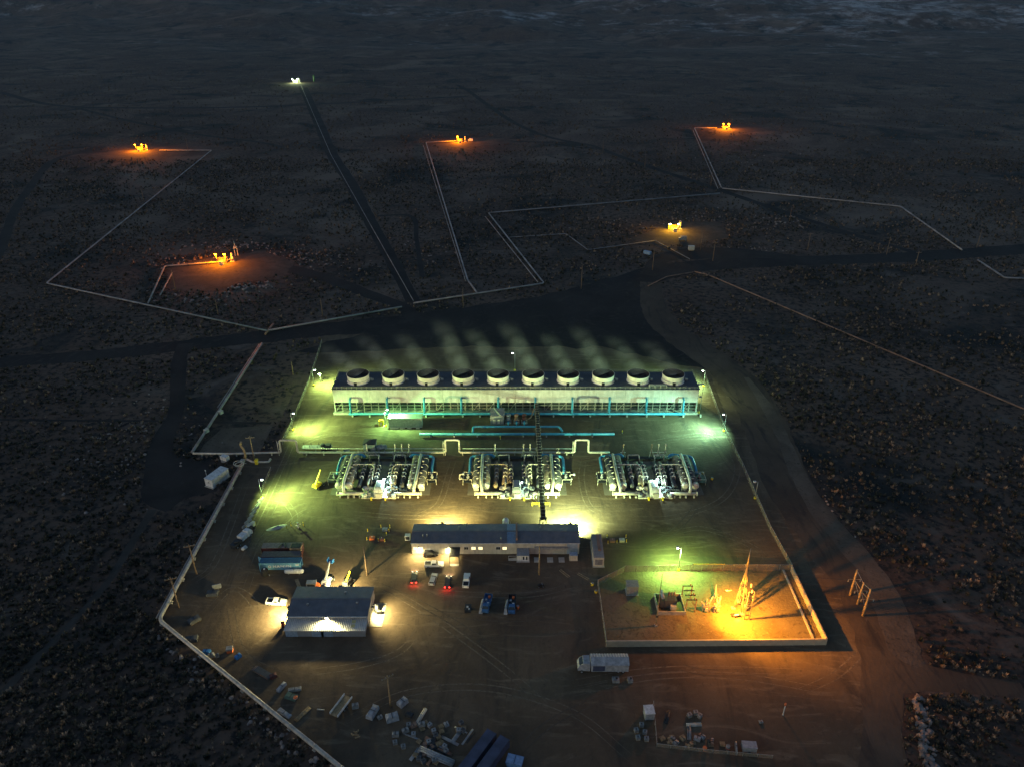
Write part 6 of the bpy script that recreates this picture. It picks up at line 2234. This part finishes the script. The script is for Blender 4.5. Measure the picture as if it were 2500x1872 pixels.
# ------------------------------------------------------------------ yard fences
chain_fence('chain link fence down the right side of the lit yard', [gp(1722, 925), gp(1770, 1056), gp(1812, 1140), gp(1846, 1218), gp(1880, 1295), gp(1932, 1390)], 2.0, 5.0)
chain_fence('chain link fence at the left side of the cooling tower', [gp(786, 838), gp(757, 930), gp(712, 1040), gp(690, 1085)], 2.0, 5.0)
chain_fence('low fence beside the left lane from the pipe loop', [gp(662, 1148), gp(648, 1180), gp(640, 1208)], 1.6, 4.0)

# ------------------------------------------------------------------ pipelines across the plain


def far_pipe(label, pts, r=.5, z=1.2, m=FARPIPE, spacing=14, name='pipeline', rings=True, bendr=2.0):
    P_ = [gp(px * 1.1302, py * 1.1302, z) for px, py in pts]
    return pipe_run(name, label, P_, r, m, spacing, 'pipeline', bendr, DARK, None, rings)


far_pipe('pipeline zigzag from the far left well down to the left corner', [(345, 325), (457, 325), (100, 612), (578, 715)], .45)
far_pipe('pipeline piece joining the left zigzag to the apron edge', [(580, 714), (868, 663)], .45)
far_pipe('pipeline running right from the apron then back to the far right corner', [(893, 655), (1175, 612), (1055, 460), (1555, 418)], .45)
far_pipe('second thin pipe beside the right-hand diagonal pipeline', [(1162, 610), (1048, 468)], .25, 1.4, FARPIPE, 20)
far_pipe('long thin pipe along the dark track up to the farthest well', [(893, 650), (715, 335), (650, 185)], .20, .9, FARPIPE, 40)
far_pipe('pipeline running up to the middle well', [(1030, 632), (1010, 605), (920, 308), (985, 305)], .5, 1.2, FARPIPE, 16)
far_pipe('second thin pipe beside the pipeline to the middle well', [(1006, 608), (914, 314)], .22, 1.4, FARPIPE, 30)
far_pipe('pipeline running up to the upper right well', [(1558, 405), (1500, 277), (1548, 277)], .55, 1.2, FARPIPE, 20)
far_pipe('second thin pipe beside the pipeline to the upper right well', [(1551, 408), (1497, 282)], .25, 1.4, FARPIPE, 30)
far_pipe('pipeline leading right across the plain to the road', [(1560, 407), (1945, 446), (2078, 540)], .5, 1.2, FARPIPE, 14)
far_pipe('pipeline piece beyond the road at the right edge', [(2112, 562), (2170, 600), (2260, 604)], .5, 1.2, FARPIPE, 14)
far_pipe('rust brown pipe running diagonally across the right plain', [(1500, 587), (1530, 594), (2260, 903)], .32, .7, RUSTPIPE, 24, rings=False)
far_pipe('rust brown pipe along the road bend at right', [(1498, 588), (1440, 598), (1400, 618)], .28, .6, RUSTPIPE, 24, rings=False)
far_pipe('thin zigzag pipe left of the mid well', [(1100, 513), (1222, 505), (1270, 540), (1415, 520)], .24, .7, FARPIPE, 20, rings=False)
far_pipe('thin branch pipe running from the zigzag to the road', [(1415, 520), (1468, 548), (1490, 560)], .22, .6, FARPIPE, 20, rings=False)
far_pipe('pipeline from the near left well to the left zigzag', [(472, 566), (356, 575), (320, 655)], .45, 1.2, FARPIPE, 12)
far_pipe('short pipe stub beside the near left well pipeline', [(372, 590), (346, 638)], .35, 1.1, FARPIPE, 12)
far_pipe('pipeline coming down from the road to the left pipe corner', [(566, 742), (415, 976)], .52, 1.2, FARPIPE, 12)
far_pipe('second thin pipe beside the pipeline from the road', [(560, 744), (470, 880)], .24, 1.4, FARPIPE, 24)
for k, (px, py) in enumerate(((447, 935), (478, 895))):
    o = thing('pipe_valve', f'{("lower", "upper")[k]} pale valve on the pipeline left of the plant', 'valve', g2(px, py), R(60))
    MB().box(-.8, .8, -.7, .7, .5, 1.9).build('body', CREAM, o)
    MB().tube([(0, 0, 1.9), (0, 0, 2.6)], .12, 8).build('stem', STEEL, o)
far_pipe('brown pipe standing at the left pipeline corner', [(573, 722), (590, 700)], .5, 1.0, RUSTPIPE, 9)
yp = [gp(593, 1132, 1.4), gp(388, 1512, 1.4), gp(860, 1895, 1.4)]
pipe_run('yard_pipeline', 'pale pipeline bordering the left side of the yard to the bottom edge', yp, .52, PIPECLAD, 9, 'pipeline', 2.0)
yp = [gp(586, 1134, 1.5), gp(382, 1508, 1.5)]
pipe_run('tracer_pipe', 'thinner grey pipe hugging the left yard pipeline', yp, .26, FARPIPE, 18, 'pipe', 1.0)
# junction at the top of the yard pipeline
o = thing('pipe_junction', 'tangle of valves and elbows where the left pipelines meet', 'valve', gp(602, 1126))
MB().tube(bend([(0, 0, 1.2), (0, 0, 5.0), (-1.5, 1, 6.5), (-1.0, 1, 8.0)], 1.0), .4, 10).build('riser', TIMBER, o)
MB().tube(bend([(0, 0, 1.2), (3, -2, 1.2), (9, -2, 1.2), (9, 0, 1.2)], .8), .38, 10).build('bypass', PIPECLAD, o)
MB().box(4, 5, -2.6, -1.4, .4, 2.4).build('valve', YELLOW, o)
MB().box(-2, -.6, -1, .4, 0, 1.0).build('block', CONC, o)
for k, (dx_, dy_) in enumerate(((0, -.5), (.6, -2.2))):
    p = gp(583 + k * 4, 1142 + k * 3)
    o = thing('hose_coil', f'{("upper", "lower")[k]} cream hose coil on the pipe below the junction', 'hose', (p[0], p[1], 2.0), .6 * k)
    m_ = MB()
    m_.tube([(1.5 * math.cos(t / 20 * 6.283), 1.5 * math.sin(t / 20 * 6.283), .25 + .08 * math.sin(t)) for t in range(21)], .12, 6, False)
    m_.build('hose', CREAM, o)
    MB().tube([(1.5, 0, .25), (2.4, -.4, -.1)], .1, 6).build('coupling', STEEL, o)
# white switch house outside the yard
p = gp(524, 1188)
o = thing('switch_house', 'white switch house standing outside the left yard pipeline', 'switch house', (p[0], p[1] + 3.4, 0), R(-24))
MB().box(-1.7, 1.7, -4.0, 4.0, .3, 3.3).build('wall', WHITE, o)
MB().box(-1.8, 1.8, -4.1, 4.1, 3.32, 3.5).build('roof', WHITE, o)
MB().box(1.72, 1.8, -2.8, 2.6, .9, 2.5).build('panel', CREAM, o)
MB().box(-.3, .3, -4.06, -3.99, 1.9, 2.2).build('vent', DARK, o)
MB().box(-1.9, 1.9, -4.4, 4.2, 0, .29).build('plinth', CONC, o)
p = gp(551, 1126)
o = thing('small_cabinet', 'small white cabinet above the white switch house', 'cabinet', (p[0], p[1], 0), R(-24))
MB().box(-1.4, 1.4, -.9, .9, 1.0, 2.6).build('case', WHITE, o)
MB().box(-1.2, 1.2, -1.0, 1.0, 0, .99).build('base', GREY, o)
o = thing('antenna_post', 'thin white post beside the switch house', 'post', gp(507, 1172))
MB().lathe([(.07, 0), (.05, 4.2)], 8).build('post', WHITE, o)
MB().box(-.2, .2, -.05, .05, 4.0, 4.5).build('sign', WHITE, o)

# ------------------------------------------------------------------ wells on the plain
WELLTXT = {'far_left': 'far left', 'near_left': 'near left', 'middle': 'middle', 'upper_right': 'upper right', 'right': 'mid right', 'farthest': 'farthest'}


def well(key, px, py, col, power, boxm, bs, lens, two=True, h=6.0, second=None):
    w_ = WELLTXT[key]
    x0, y0, _ = gp(px, py)
    sh_ = thing('well_shelter', f'lit metal shelter at the {w_} well', 'shelter', (x0, y0, 0))
    MB().box(-bs, bs, -bs * .5, bs * .5, .2, bs * 1.0).build('wall', boxm, sh_)
    MB().box(-bs - .2, bs + .2, -bs * .5 - .2, bs * .5 + .2, bs + .02, bs + .25).build('roof', boxm, sh_)
    MB().box(-bs * .3, bs * .2, -bs * .5 - .08, -bs * .5 - .01, .3, bs * .8).build('door', GREY, sh_)
    wh = thing('wellhead', f'upright wellhead motor at the {w_} well', 'wellhead', (x0 + bs + 3.2, y0 + .8, 0))
    MB().box(-1.2, 1.2, -1.2, 1.2, .05, .6).build('cellar', CONC, wh)
    MB().lathe([(.5, .6), (.5, 2.0), (.85, 2.0), (.85, 2.3), (.65, 2.3), (.65, 5.2), (.8, 5.3), (.4, 5.8)], 14).build('motor', CREAM, wh)
    MB().tube(bend([(0, 0, 1.5), (-2.6, 0, 1.5), (-2.6, -1.4, 1.5)], .6), .35, 10).build('flow_pipe', PIPECLAD, wh)
    kb = thing('control_cabinet', f'control cabinet before the {w_} well', 'cabinet', (x0 + bs * .4, y0 - bs * 1.5 - 2, 0))
    MB().box(-1.2, 1.2, -.7, .7, .25, 2.4).build('case', CREAM, kb)
    MB().box(-1.3, 1.3, -.8, .8, .05, .24).build('plinth', CONC, kb)
    for k, dx_ in enumerate((-bs * .9, bs * 1.25) if two else (-bs * .6,)):
        c_ = col if (k == 0 or second is None) else second
        nm = ('left', 'right')[k] if two else 'only'
        lp = thing('well_lamp', f'{nm} glaring lamp at the {w_} well', 'lamp', (x0 + dx_, y0 - bs * .5 - 2.4, 0), 0, 'lamps at the wells')
        MB().tube([(0, 0, .05), (0, 0, h)], .12, 8).build('pole', STEEL, lp)
        hd_ = MB().box(-.7, .7, -.35, .25, h, h + .7).build('lamp_head', DARK, lp)
        MB().box(-.62, .62, -.42, -.36, h + .06, h + .64).build('lens', lens if c_ is col else LENS_COOL, hd_)
        lamp(lp, (0, -.9, h + .2), c_, power, .45)
    return x0, y0


SOD2 = (1.0, .23, .0)
well('far_left', 344, 367, SOD2, 62000, RUSTPIPE, 3.2, LENS_SODIUM)
well('near_left', 545, 640, SOD2, 30000, RUSTPIPE, 2.6, LENS_SODIUM)
well('middle', 1122, 347, SOD2, 75000, RUSTPIPE, 3.0, LENS_SODIUM, False)
well('upper_right', 1768, 315, SOD2, 55000, RUSTPIPE, 3.0, LENS_SODIUM, True)
well('right', 1640, 560, (1, .50, .03), 15000, YELLOW, 2.8, LENS_WARM, True, 4.6)
well('farthest', 722, 203, (.8, 1, .5), 22000, CREAM, 4.0, LENS_COOL)
# extra pieces on the well pads
for k, (px, py, lab, mm) in enumerate(((1150, 346, 'white truck box beside the middle well', WHITE), (1668, 588, 'white tank trailer below the mid right well', PLASTIC),
                                       (1687, 612, 'pale pink crate by the road below the mid right well', CREAM), (578, 625, 'tall pale valve tower right of the near left well', CREAM))):
    o = thing(('site_truck', 'tank_trailer', 'site_crate', 'valve_tower')[k], lab, ('truck', 'trailer', 'crate', 'tower')[k], gp(px, py))
    if k == 3:
        for a in (-.9, .9):
            MB().box(a - .18, a + .18, -.2, .2, 0, 6.5).build('post', mm, o)
        MB().box(-1.1, 1.1, -.4, .4, 5.2, 6.2).build('head', mm, o)
        MB().tube([(0, 0, 6.2), (-.3, 0, 10)], .2, 8, True, [.3, .1]).build('vent', mm, o)
    else:
        MB().box(-1.9, 1.9, -1.2, 1.2, .7, 3.0).build('box', mm, o)
        MB().box(-2.0, 2.0, -1.25, 1.25, 3.02, 3.15).build('roof', mm, o)
        if k == 2:
            MB().box(-1.6, 1.6, -1.0, 1.0, 0, .69).build('skid', TIMBER, o)
        else:
            MB().box(-3.2, -1.95, -1.0, 1.0, .6, 2.2).build('cab', mm, o)
            wheels(o, (-2.4, 1.2), 1.05, .45)
o = thing('blue_tank_trailer', 'pale blue trailer parked left of the mid right well', 'trailer', gp(1580, 623), R(-40))
MB().box(-2.4, 2.4, -1.1, 1.1, .8, 2.6).build('box', mat('pale_blue_tarp', (.22, .34, .48), .6), o)
MB().box(-3.6, -2.4, -.1, .1, .6, .75).build('drawbar', DARK, o)
wheels(o, (0.2, 1.2), 1.0, .42)
o = thing('green_tree_post', 'green lit upright tank beside the farthest well', 'tank', gp(767, 200))
MB().lathe([(1.6, 0), (1.6, 9), (.9, 10.5), (.3, 11)], 14).build('shell', mat('green_paint', (.10, .32, .06), .6), o)
MB().box(-.3, .3, -1.8, -1.55, 0, 9).build('ladder', STEEL, o)

# ------------------------------------------------------------------ stores and scrap


def tote(label, px, py, rz, group, m=PLASTIC):
    o = thing('liquid_tote', label, 'tote', gp(px, py), rz, group)
    o.scale = (.85, .85, .85)
    MB().box(-.55, .55, -.5, .5, .16, 1.15).build('tank', m, o)
    MB().box(-.6, .6, -.55, .55, 0, .15).build('pallet', TIMBER, o)
    MB().lathe([(.16, 1.15), (.16, 1.24)], 10).build('cap', BLACK, o)
    c = MB()
    for z_ in (.45, .8, 1.12):
        for s in (-1, 1):
            c.box(-.58, .58, s * .53 - .015, s * .53 + .015, z_ - .02, z_ + .02)
            c.box(s * .58 - .015, s * .58 + .015, -.53, .53, z_ - .02, z_ + .02)
    c.build('cage', STEEL, o)


def pallet_stack(label, px, py, rz, group, n=5, m=TIMBER):
    o = thing('pallet_stack', label, 'pallets', gp(px, py), rz, group)
    for k in range(n):
        q = MB()
        for s in (-.5, -.25, 0, .25, .5):
            q.box(s - .08, s + .08, -.5, .5, k * .15 + .1, k * .15 + .13)
        for s in (-.42, 0, .42):
            q.box(-.58, .58, s - .05, s + .05, k * .15, k * .15 + .1)
        q.build('pallet', m, o)


def pipe_stack(label, px, py, rz, group, m=STEEL, L_=5.0, n=5, r=.16):
    o = thing('pipe_stack', label, 'pipes', gp(px, py), rz, group)
    for k in range(n):
        row = k // 3
        MB().tube([(-L_ / 2, (k % 3) * r * 2.1 + row * r, r + row * r * 1.8), (L_ / 2, (k % 3) * r * 2.1 + row * r, r + row * r * 1.8)], r, 8).build('pipe', m, o)


def wrapped(label, px, py, rz, group, sx, sy, sz, m):
    o = thing('wrapped_load', label, 'load', gp(px, py), rz, group)
    MB().loft([(-sx, .15), (sx, .15), (sx * .96, sz * .85), (sx * .5, sz), (-sx * .6, sz * .96), (-sx * .98, sz * .8)], [sy, sy, sy * .9, sy * .55, sy * .6, sy * .9]).build('wrap', m, o)
    MB().box(-sx * .9, sx * .9, -sy * .9, sy * .9, 0, .14).build('pallet', TIMBER, o)
    MB().box(-.06, .06, -sy * 1.0, sy * 1.0, sz * .93, sz * 1.02).build('strap', DARK, o)


GL = 'scrap and stores at the bottom left'
GR = 'scrap and stores at the bottom right'
# left heap
o = thing('flatbed_trailer', 'pale flatbed trailer with open sides at the bottom left', 'trailer', gp(834, 1728), R(66))
MB().box(-3.0, 3.0, -1.1, 1.1, .7, .85).build('bed', TIMBER, o)
for s in (-1, 1):
    MB().box(-3.0, 3.0, s * 1.12 - .08, s * 1.12 + .08, .86, 1.5).build('side_board', WHITE, o)
MB().box(3.02, 4.2, -.08, .08, .55, .7).build('drawbar', DARK, o)
wheels(o, (-.5, .5), 1.15, .4)
wrapped('white tub with a dark lid right of the flatbed trailer', 868, 1726, .2, GL, .8, .6, 1.3, PLASTIC)
wrapped('pair of pale wrapped pallets right of the white tub', 910, 1742, R(70), GL, 1.8, .9, 1.5, TARP)
wrapped('small pale bag behind the wrapped pallets', 928, 1752, .6, GL, .6, .5, .8, PLASTIC)
wrapped('pale covered machine under the crossarm pole', 983, 1718, R(50), GL, 1.2, .9, 1.6, TARP)
wrapped('white covered machine with a pointed nose left of the scrap rows', 958, 1755, R(20), GL, 1.5, 1.0, 1.7, TARP)
wrapped('dark tarp load beside the pointed white cover', 1000, 1747, R(-20), GL, .9, .7, 1.0, DARK)
for k, (px, py, rz, n) in enumerate(((965, 1815, .3, 3), (966, 1795, .1, 2), (985, 1825, .3, 2), (990, 1785, .5, 2), (998, 1772, .2, 3), (1030, 1770, .2, 5))):
    if k % 2 == 0:
        tote(f'{ORD[k // 2]} pale liquid tote from the left at the left end of the scrap rows', px, py, rz, GL)
    else:
        wrapped(f'{ORD[k // 2]} pale wrapped load from the left at the left end of the scrap rows', px, py, rz, GL, .8, .6, 1.1, PLASTIC)
pipe_stack('bundle of long pale pipes standing out above the scrap rows', 1030, 1752, R(68), GL, CREAM, 5, 4)
random.seed(21)
spots = []
for k in range(52):
    px, py = random.uniform(1005, 1150), random.uniform(1762, 1862)
    if px > 1100 and py > 1805:
        px -= 75
    spots.append((px, py, k % 4))
for kind in range(4):
    for n_, (px, py, _) in enumerate(sorted(s for s in spots if s[2] == kind)):
        o_ = (ORD + ('eleventh', 'twelfth', 'thirteenth', 'fourteenth'))[n_]
        if kind == 0:
            pallet_stack(f'{o_} stack of weathered pallets from the left in the dim scrap rows', px, py, random.uniform(-.6, .6), GL, random.randint(1, 5))
        elif kind == 1:
            pipe_stack(f'{o_} bundle of steel pipes from the left in the dim scrap rows', px, py, R(random.choice((-28, -22, 60))), GL, random.choice((STEEL, RUSTPIPE, DARK)), random.uniform(2.5, 5), random.randint(2, 6), random.uniform(.06, .14))
        elif kind == 2:
            wrapped(f'{o_} dark covered load from the left in the dim scrap rows', px, py, random.uniform(0, 3), GL, random.uniform(.4, 1.0), random.uniform(.3, .7), random.uniform(.4, .9), random.choice((GREY, INSUL, DARK, RUSTPIPE)))
        else:
            tote(f'{o_} small grey tote from the left in the dim scrap rows', px, py, random.uniform(-.9, .9), GL, random.choice((GREY, PLASTIC, INSUL)))
pipe_stack('long rack of beams at the bottom edge left of the navy containers', 1062, 1853, R(-24), GL, STEEL, 9, 6, .22)
container('left one of the two long navy containers at the bottom edge', 1164, 1852, 12.2, R(57), NAVYBOX, NAVYBOX, 0, 'navy containers at the bottom')
container('right one of the two long navy containers at the bottom edge', 1196, 1868, 12.2, R(57), NAVYBOX, NAVYBOX, 0, 'navy containers at the bottom')
o = thing('blue_skip', 'pale blue box standing right of the navy containers', 'skip', gp(1257, 1866), R(-15))
MB().loft([(-1.6, .1), (1.6, .1), (1.9, 1.9), (-1.9, 1.9)], [1.0, 1.0, 1.2, 1.2]).build('bin', mat('skip_blue', (.12, .24, .45), .55), o)
MB().box(-1.8, 1.8, -1.1, 1.1, 1.92, 2.0).build('lid', mat('skip_lid_blue', (.20, .30, .48), .5), o)
MB().box(-.05, .05, -1.12, 1.12, 2.01, 2.06).build('rib', DARK, o)
o = thing('tree_stump_pile', 'brown pile of broken timber below the flatbed trailer', 'timber', gp(868, 1795), .4)
for k in range(7):
    MB().beam((random.uniform(-1, 1), random.uniform(-1, 1), .1), (random.uniform(-1, 1), random.uniform(-1, 1), random.uniform(.5, 1.3)), .25).build('log', TIMBER, o)
# things along the left pipeline
for k, (px, py, sx_, mm, lab) in enumerate(((505, 1594, 1.0, BLUE, 'dark blue bin by the lower left pipeline'), (516, 1602, .8, PLASTIC, 'white bag beside the dark blue bin'), (531, 1603, .5, PLASTIC, 'small white box right of the white bag'),
                                           (582, 1605, .8, BLUE, 'blue and white bin right of the orange crate'))):
    wrapped(lab, px, py, .3 * k, GL, sx_, sx_ * .7, 1.2, mm)
o = thing('orange_crate', 'orange and white crate glowing near the lower left pipeline', 'crate', gp(562, 1590), .2)
MB().box(-.75, .75, -.6, .6, 0, .9).build('box', ORANGE, o)
MB().box(-.8, .8, -.65, .65, .91, 1.5).build('top', PLASTIC, o)
o = thing('dark_trench_plate', 'dark steel plates stacked left of the scrap below the workshop', 'plates', gp(640, 1642), R(-30))
for k in range(4):
    MB().box(-3.0 + .3 * k, 2.6 + .2 * k, -.8, .8, .02 + k * .16, .16 + k * .16).build('plate', INSUL if k % 2 else RUSTPIPE, o)
wrapped('maroon covered bundle right of the dark plates', 668, 1652, .5, GL, .9, .7, 1.0, MAROON)
wrapped('pale tarp on a leaning frame in the lower left yard', 688, 1680, 1.1, GL, 1.4, .5, 1.2, TARP)
wrapped('white pipe cover by the lower left yard', 720, 1684, .2, GL, 1.6, .6, .7, PLASTIC)
wrapped('green and orange heap in the lower left yard', 712, 1702, -.3, GL, 1.5, .9, .9, mat('dull_green_cover', (.08, .14, .10), .7))
o = thing('orange_float', 'orange float lying on the green heap', 'float', gp(722, 1704, 1.0))
MB().lathe([(.2, 0), (.5, .2), (.55, .45), (.3, .75)], 12).build('float', ORANGE, o)
MB().lathe([(.57, .3), (.57, .38)], 12).build('band', WHITE, o)
wrapped('long white cover lying beside the lower pipeline', 695, 1742, R(-32), GL, 2.0, .6, .7, TARP)
pipe_stack('yellowish beams lying right of the long white cover', 742, 1745, R(55), GL, TIMBER, 4.5, 3, .18)
pipe_stack('single pale pipe lying left of the flatbed trailer', 783, 1732, R(-5), GL, CREAM, 1.8, 1, .15)
for k, (px, py, a, lab) in enumerate(((468, 1562, .2, 'black tarp heap at the left yard corner'), (475, 1515, .8, 'dark heap above the left yard corner'), (520, 1450, .1, 'dark covered load by the left yard pipeline'))):
    wrapped(lab, px, py, a, GL, 1.6, 1.1, 1.1, INSUL)
o = thing('white_frame_stack', 'pale frames leaning right of the dark covered load', 'frames', gp(530, 1436), .3)
for k in range(3):
    MB().box(-1.2, 1.2, k * .3 - .04, k * .3 + .04, .02, 1.6 - .2 * k).build('frame', STEEL, o)
# right heap with its low fence
chain_fence('low fence with two sides round the scrap at the bottom right', [gp(1595, 1718), gp(1603, 1822), gp(1740, 1838), gp(1885, 1851)], 1.2, 3.0)
o = thing('container_office', 'small container with an orange-lit edge at the scrap fence top', 'container', gp(1583, 1748), R(4))
MB().box(-1.1, 1.1, -1.2, 1.2, .3, 2.4).build('wall', GREY, o)
MB().box(-1.2, 1.2, -1.3, 1.3, 2.42, 2.6).build('roof', WHITE, o)
MB().box(-1.0, 1.0, -1.1, 1.1, 0, .29).build('skid', DARK, o)
for k, (px, py, rz) in enumerate(((1553, 1785, .2), (1557, 1803, .1), (1566, 1772, 0), (1574, 1790, -.2), (1578, 1806, 0))):
    tote(f'{ORD[k]} white liquid tote from the left outside the bottom right scrap fence', px, py, rz, 'totes outside the scrap fence')
for k, (px, py, rz) in enumerate(((1683, 1748, .4), (1698, 1742, .1), (1708, 1750, .8))):
    tote(f'{ORD[k]} liquid tote from the left in the small group inside the scrap fence', px, py, rz, 'totes inside the scrap fence')
for k, (px, py, rz) in enumerate(((1695, 1772, .05), (1632, 1752, 1.2), (1686, 1790, 1.4))):
    pipe_stack(('bundle of pale pipes below the inner totes', 'short dark pipes right of the fence top', 'blue-grey pipes beside the inner heap')[k], px, py, rz, GR, (CREAM, DARK, FARPIPE)[k], 3.6, 4)
spots = sorted((random.uniform(1612, 1765), random.uniform(1796, 1828)) for k in range(22))
na = nb = 0
for k, (px, py) in enumerate(spots):
    if k % 3 == 0:
        pallet_stack(f'{ORD[na]} stack of pallets from the left inside the bottom right scrap fence', px, py, random.uniform(-.5, .5), GR, random.randint(1, 4))
        na += 1
    else:
        wrapped(f'{(ORD + ("eleventh", "twelfth", "thirteenth", "fourteenth"))[nb]} wrapped load from the left inside the bottom right scrap fence', px, py, random.uniform(0, 3), GR, random.uniform(.35, .8), random.uniform(.3, .6), random.uniform(.4, 1.0), random.choice((PLASTIC, GREY, TIMBER, DARK, RUSTPIPE)))
        nb += 1
o = thing('pole_stand', 'upright white and pink drum stand at the right of the scrap fence', 'stand', gp(1776, 1828))
MB().lathe([(.5, 0), (.5, 1.2), (.4, 1.3)], 12).build('drum', PLASTIC, o)
MB().lathe([(.52, .5), (.52, .7)], 12).build('band', RED, o)
wrapped('upright white board leaning by the scrap fence', 1796, 1830, R(80), GR, 1.4, .2, 1.6, PLASTIC)
o = thing('grey_box_trailer', 'grey box trailer at the right end of the scrap fence', 'trailer', gp(1827, 1830), R(-4))
MB().box(-1.6, 1.6, -.9, .9, .5, 1.9).build('box', GREY, o)
MB().box(-1.65, 1.65, -.95, .95, 1.92, 2.0).build('roof', STEEL, o)
wheels(o, (0,), .95, .35)
o = thing('warning_beacon', 'orange-lit drum standing by the scrap fence line', 'drum', gp(1720, 1830))
MB().lathe([(.5, 0), (.5, .9), (.35, 1.1)], 12).build('drum', ORANGE, o)
MB().lathe([(.52, .4), (.52, .55)], 12).build('band', WHITE, o)
o = thing('hydrant_post', 'thin orange-topped post alone in the dark bottom right yard', 'post', gp(1911, 1745))
MB().lathe([(.2, 0), (.2, .4), (.13, .4), (.13, 3.6)], 8).build('post', CREAM, o)
MB().lathe([(.25, 3.6), (.25, 4.2)], 8).build('cap', ORANGE, o)
wrapped('tiny pale bag left of the orange-topped post', 1857, 1762, .2, GR, .5, .4, .5, PLASTIC)

# ------------------------------------------------------------------ evening haze over the whole plain
hzm = bpy.data.materials.new('evening_haze')
hzm.use_nodes = True
hzm.node_tree.nodes.remove(hzm.node_tree.nodes['Principled BSDF'])
hv = hzm.node_tree.nodes.new('ShaderNodeVolumePrincipled')
hv.inputs['Color'].default_value = (0.42, 0.72, 1.0, 1)
hv.inputs['Density'].default_value = 3.0e-5
hv.inputs['Anisotropy'].default_value = 0.0
hzm.node_tree.links.new(hv.outputs['Volume'], hzm.node_tree.nodes['Material Output'].inputs['Volume'])
o = MB().box(-12000, 12000, -3000, 9200, -1.5, 470).build('haze', hzm)
o['kind'] = 'stuff'
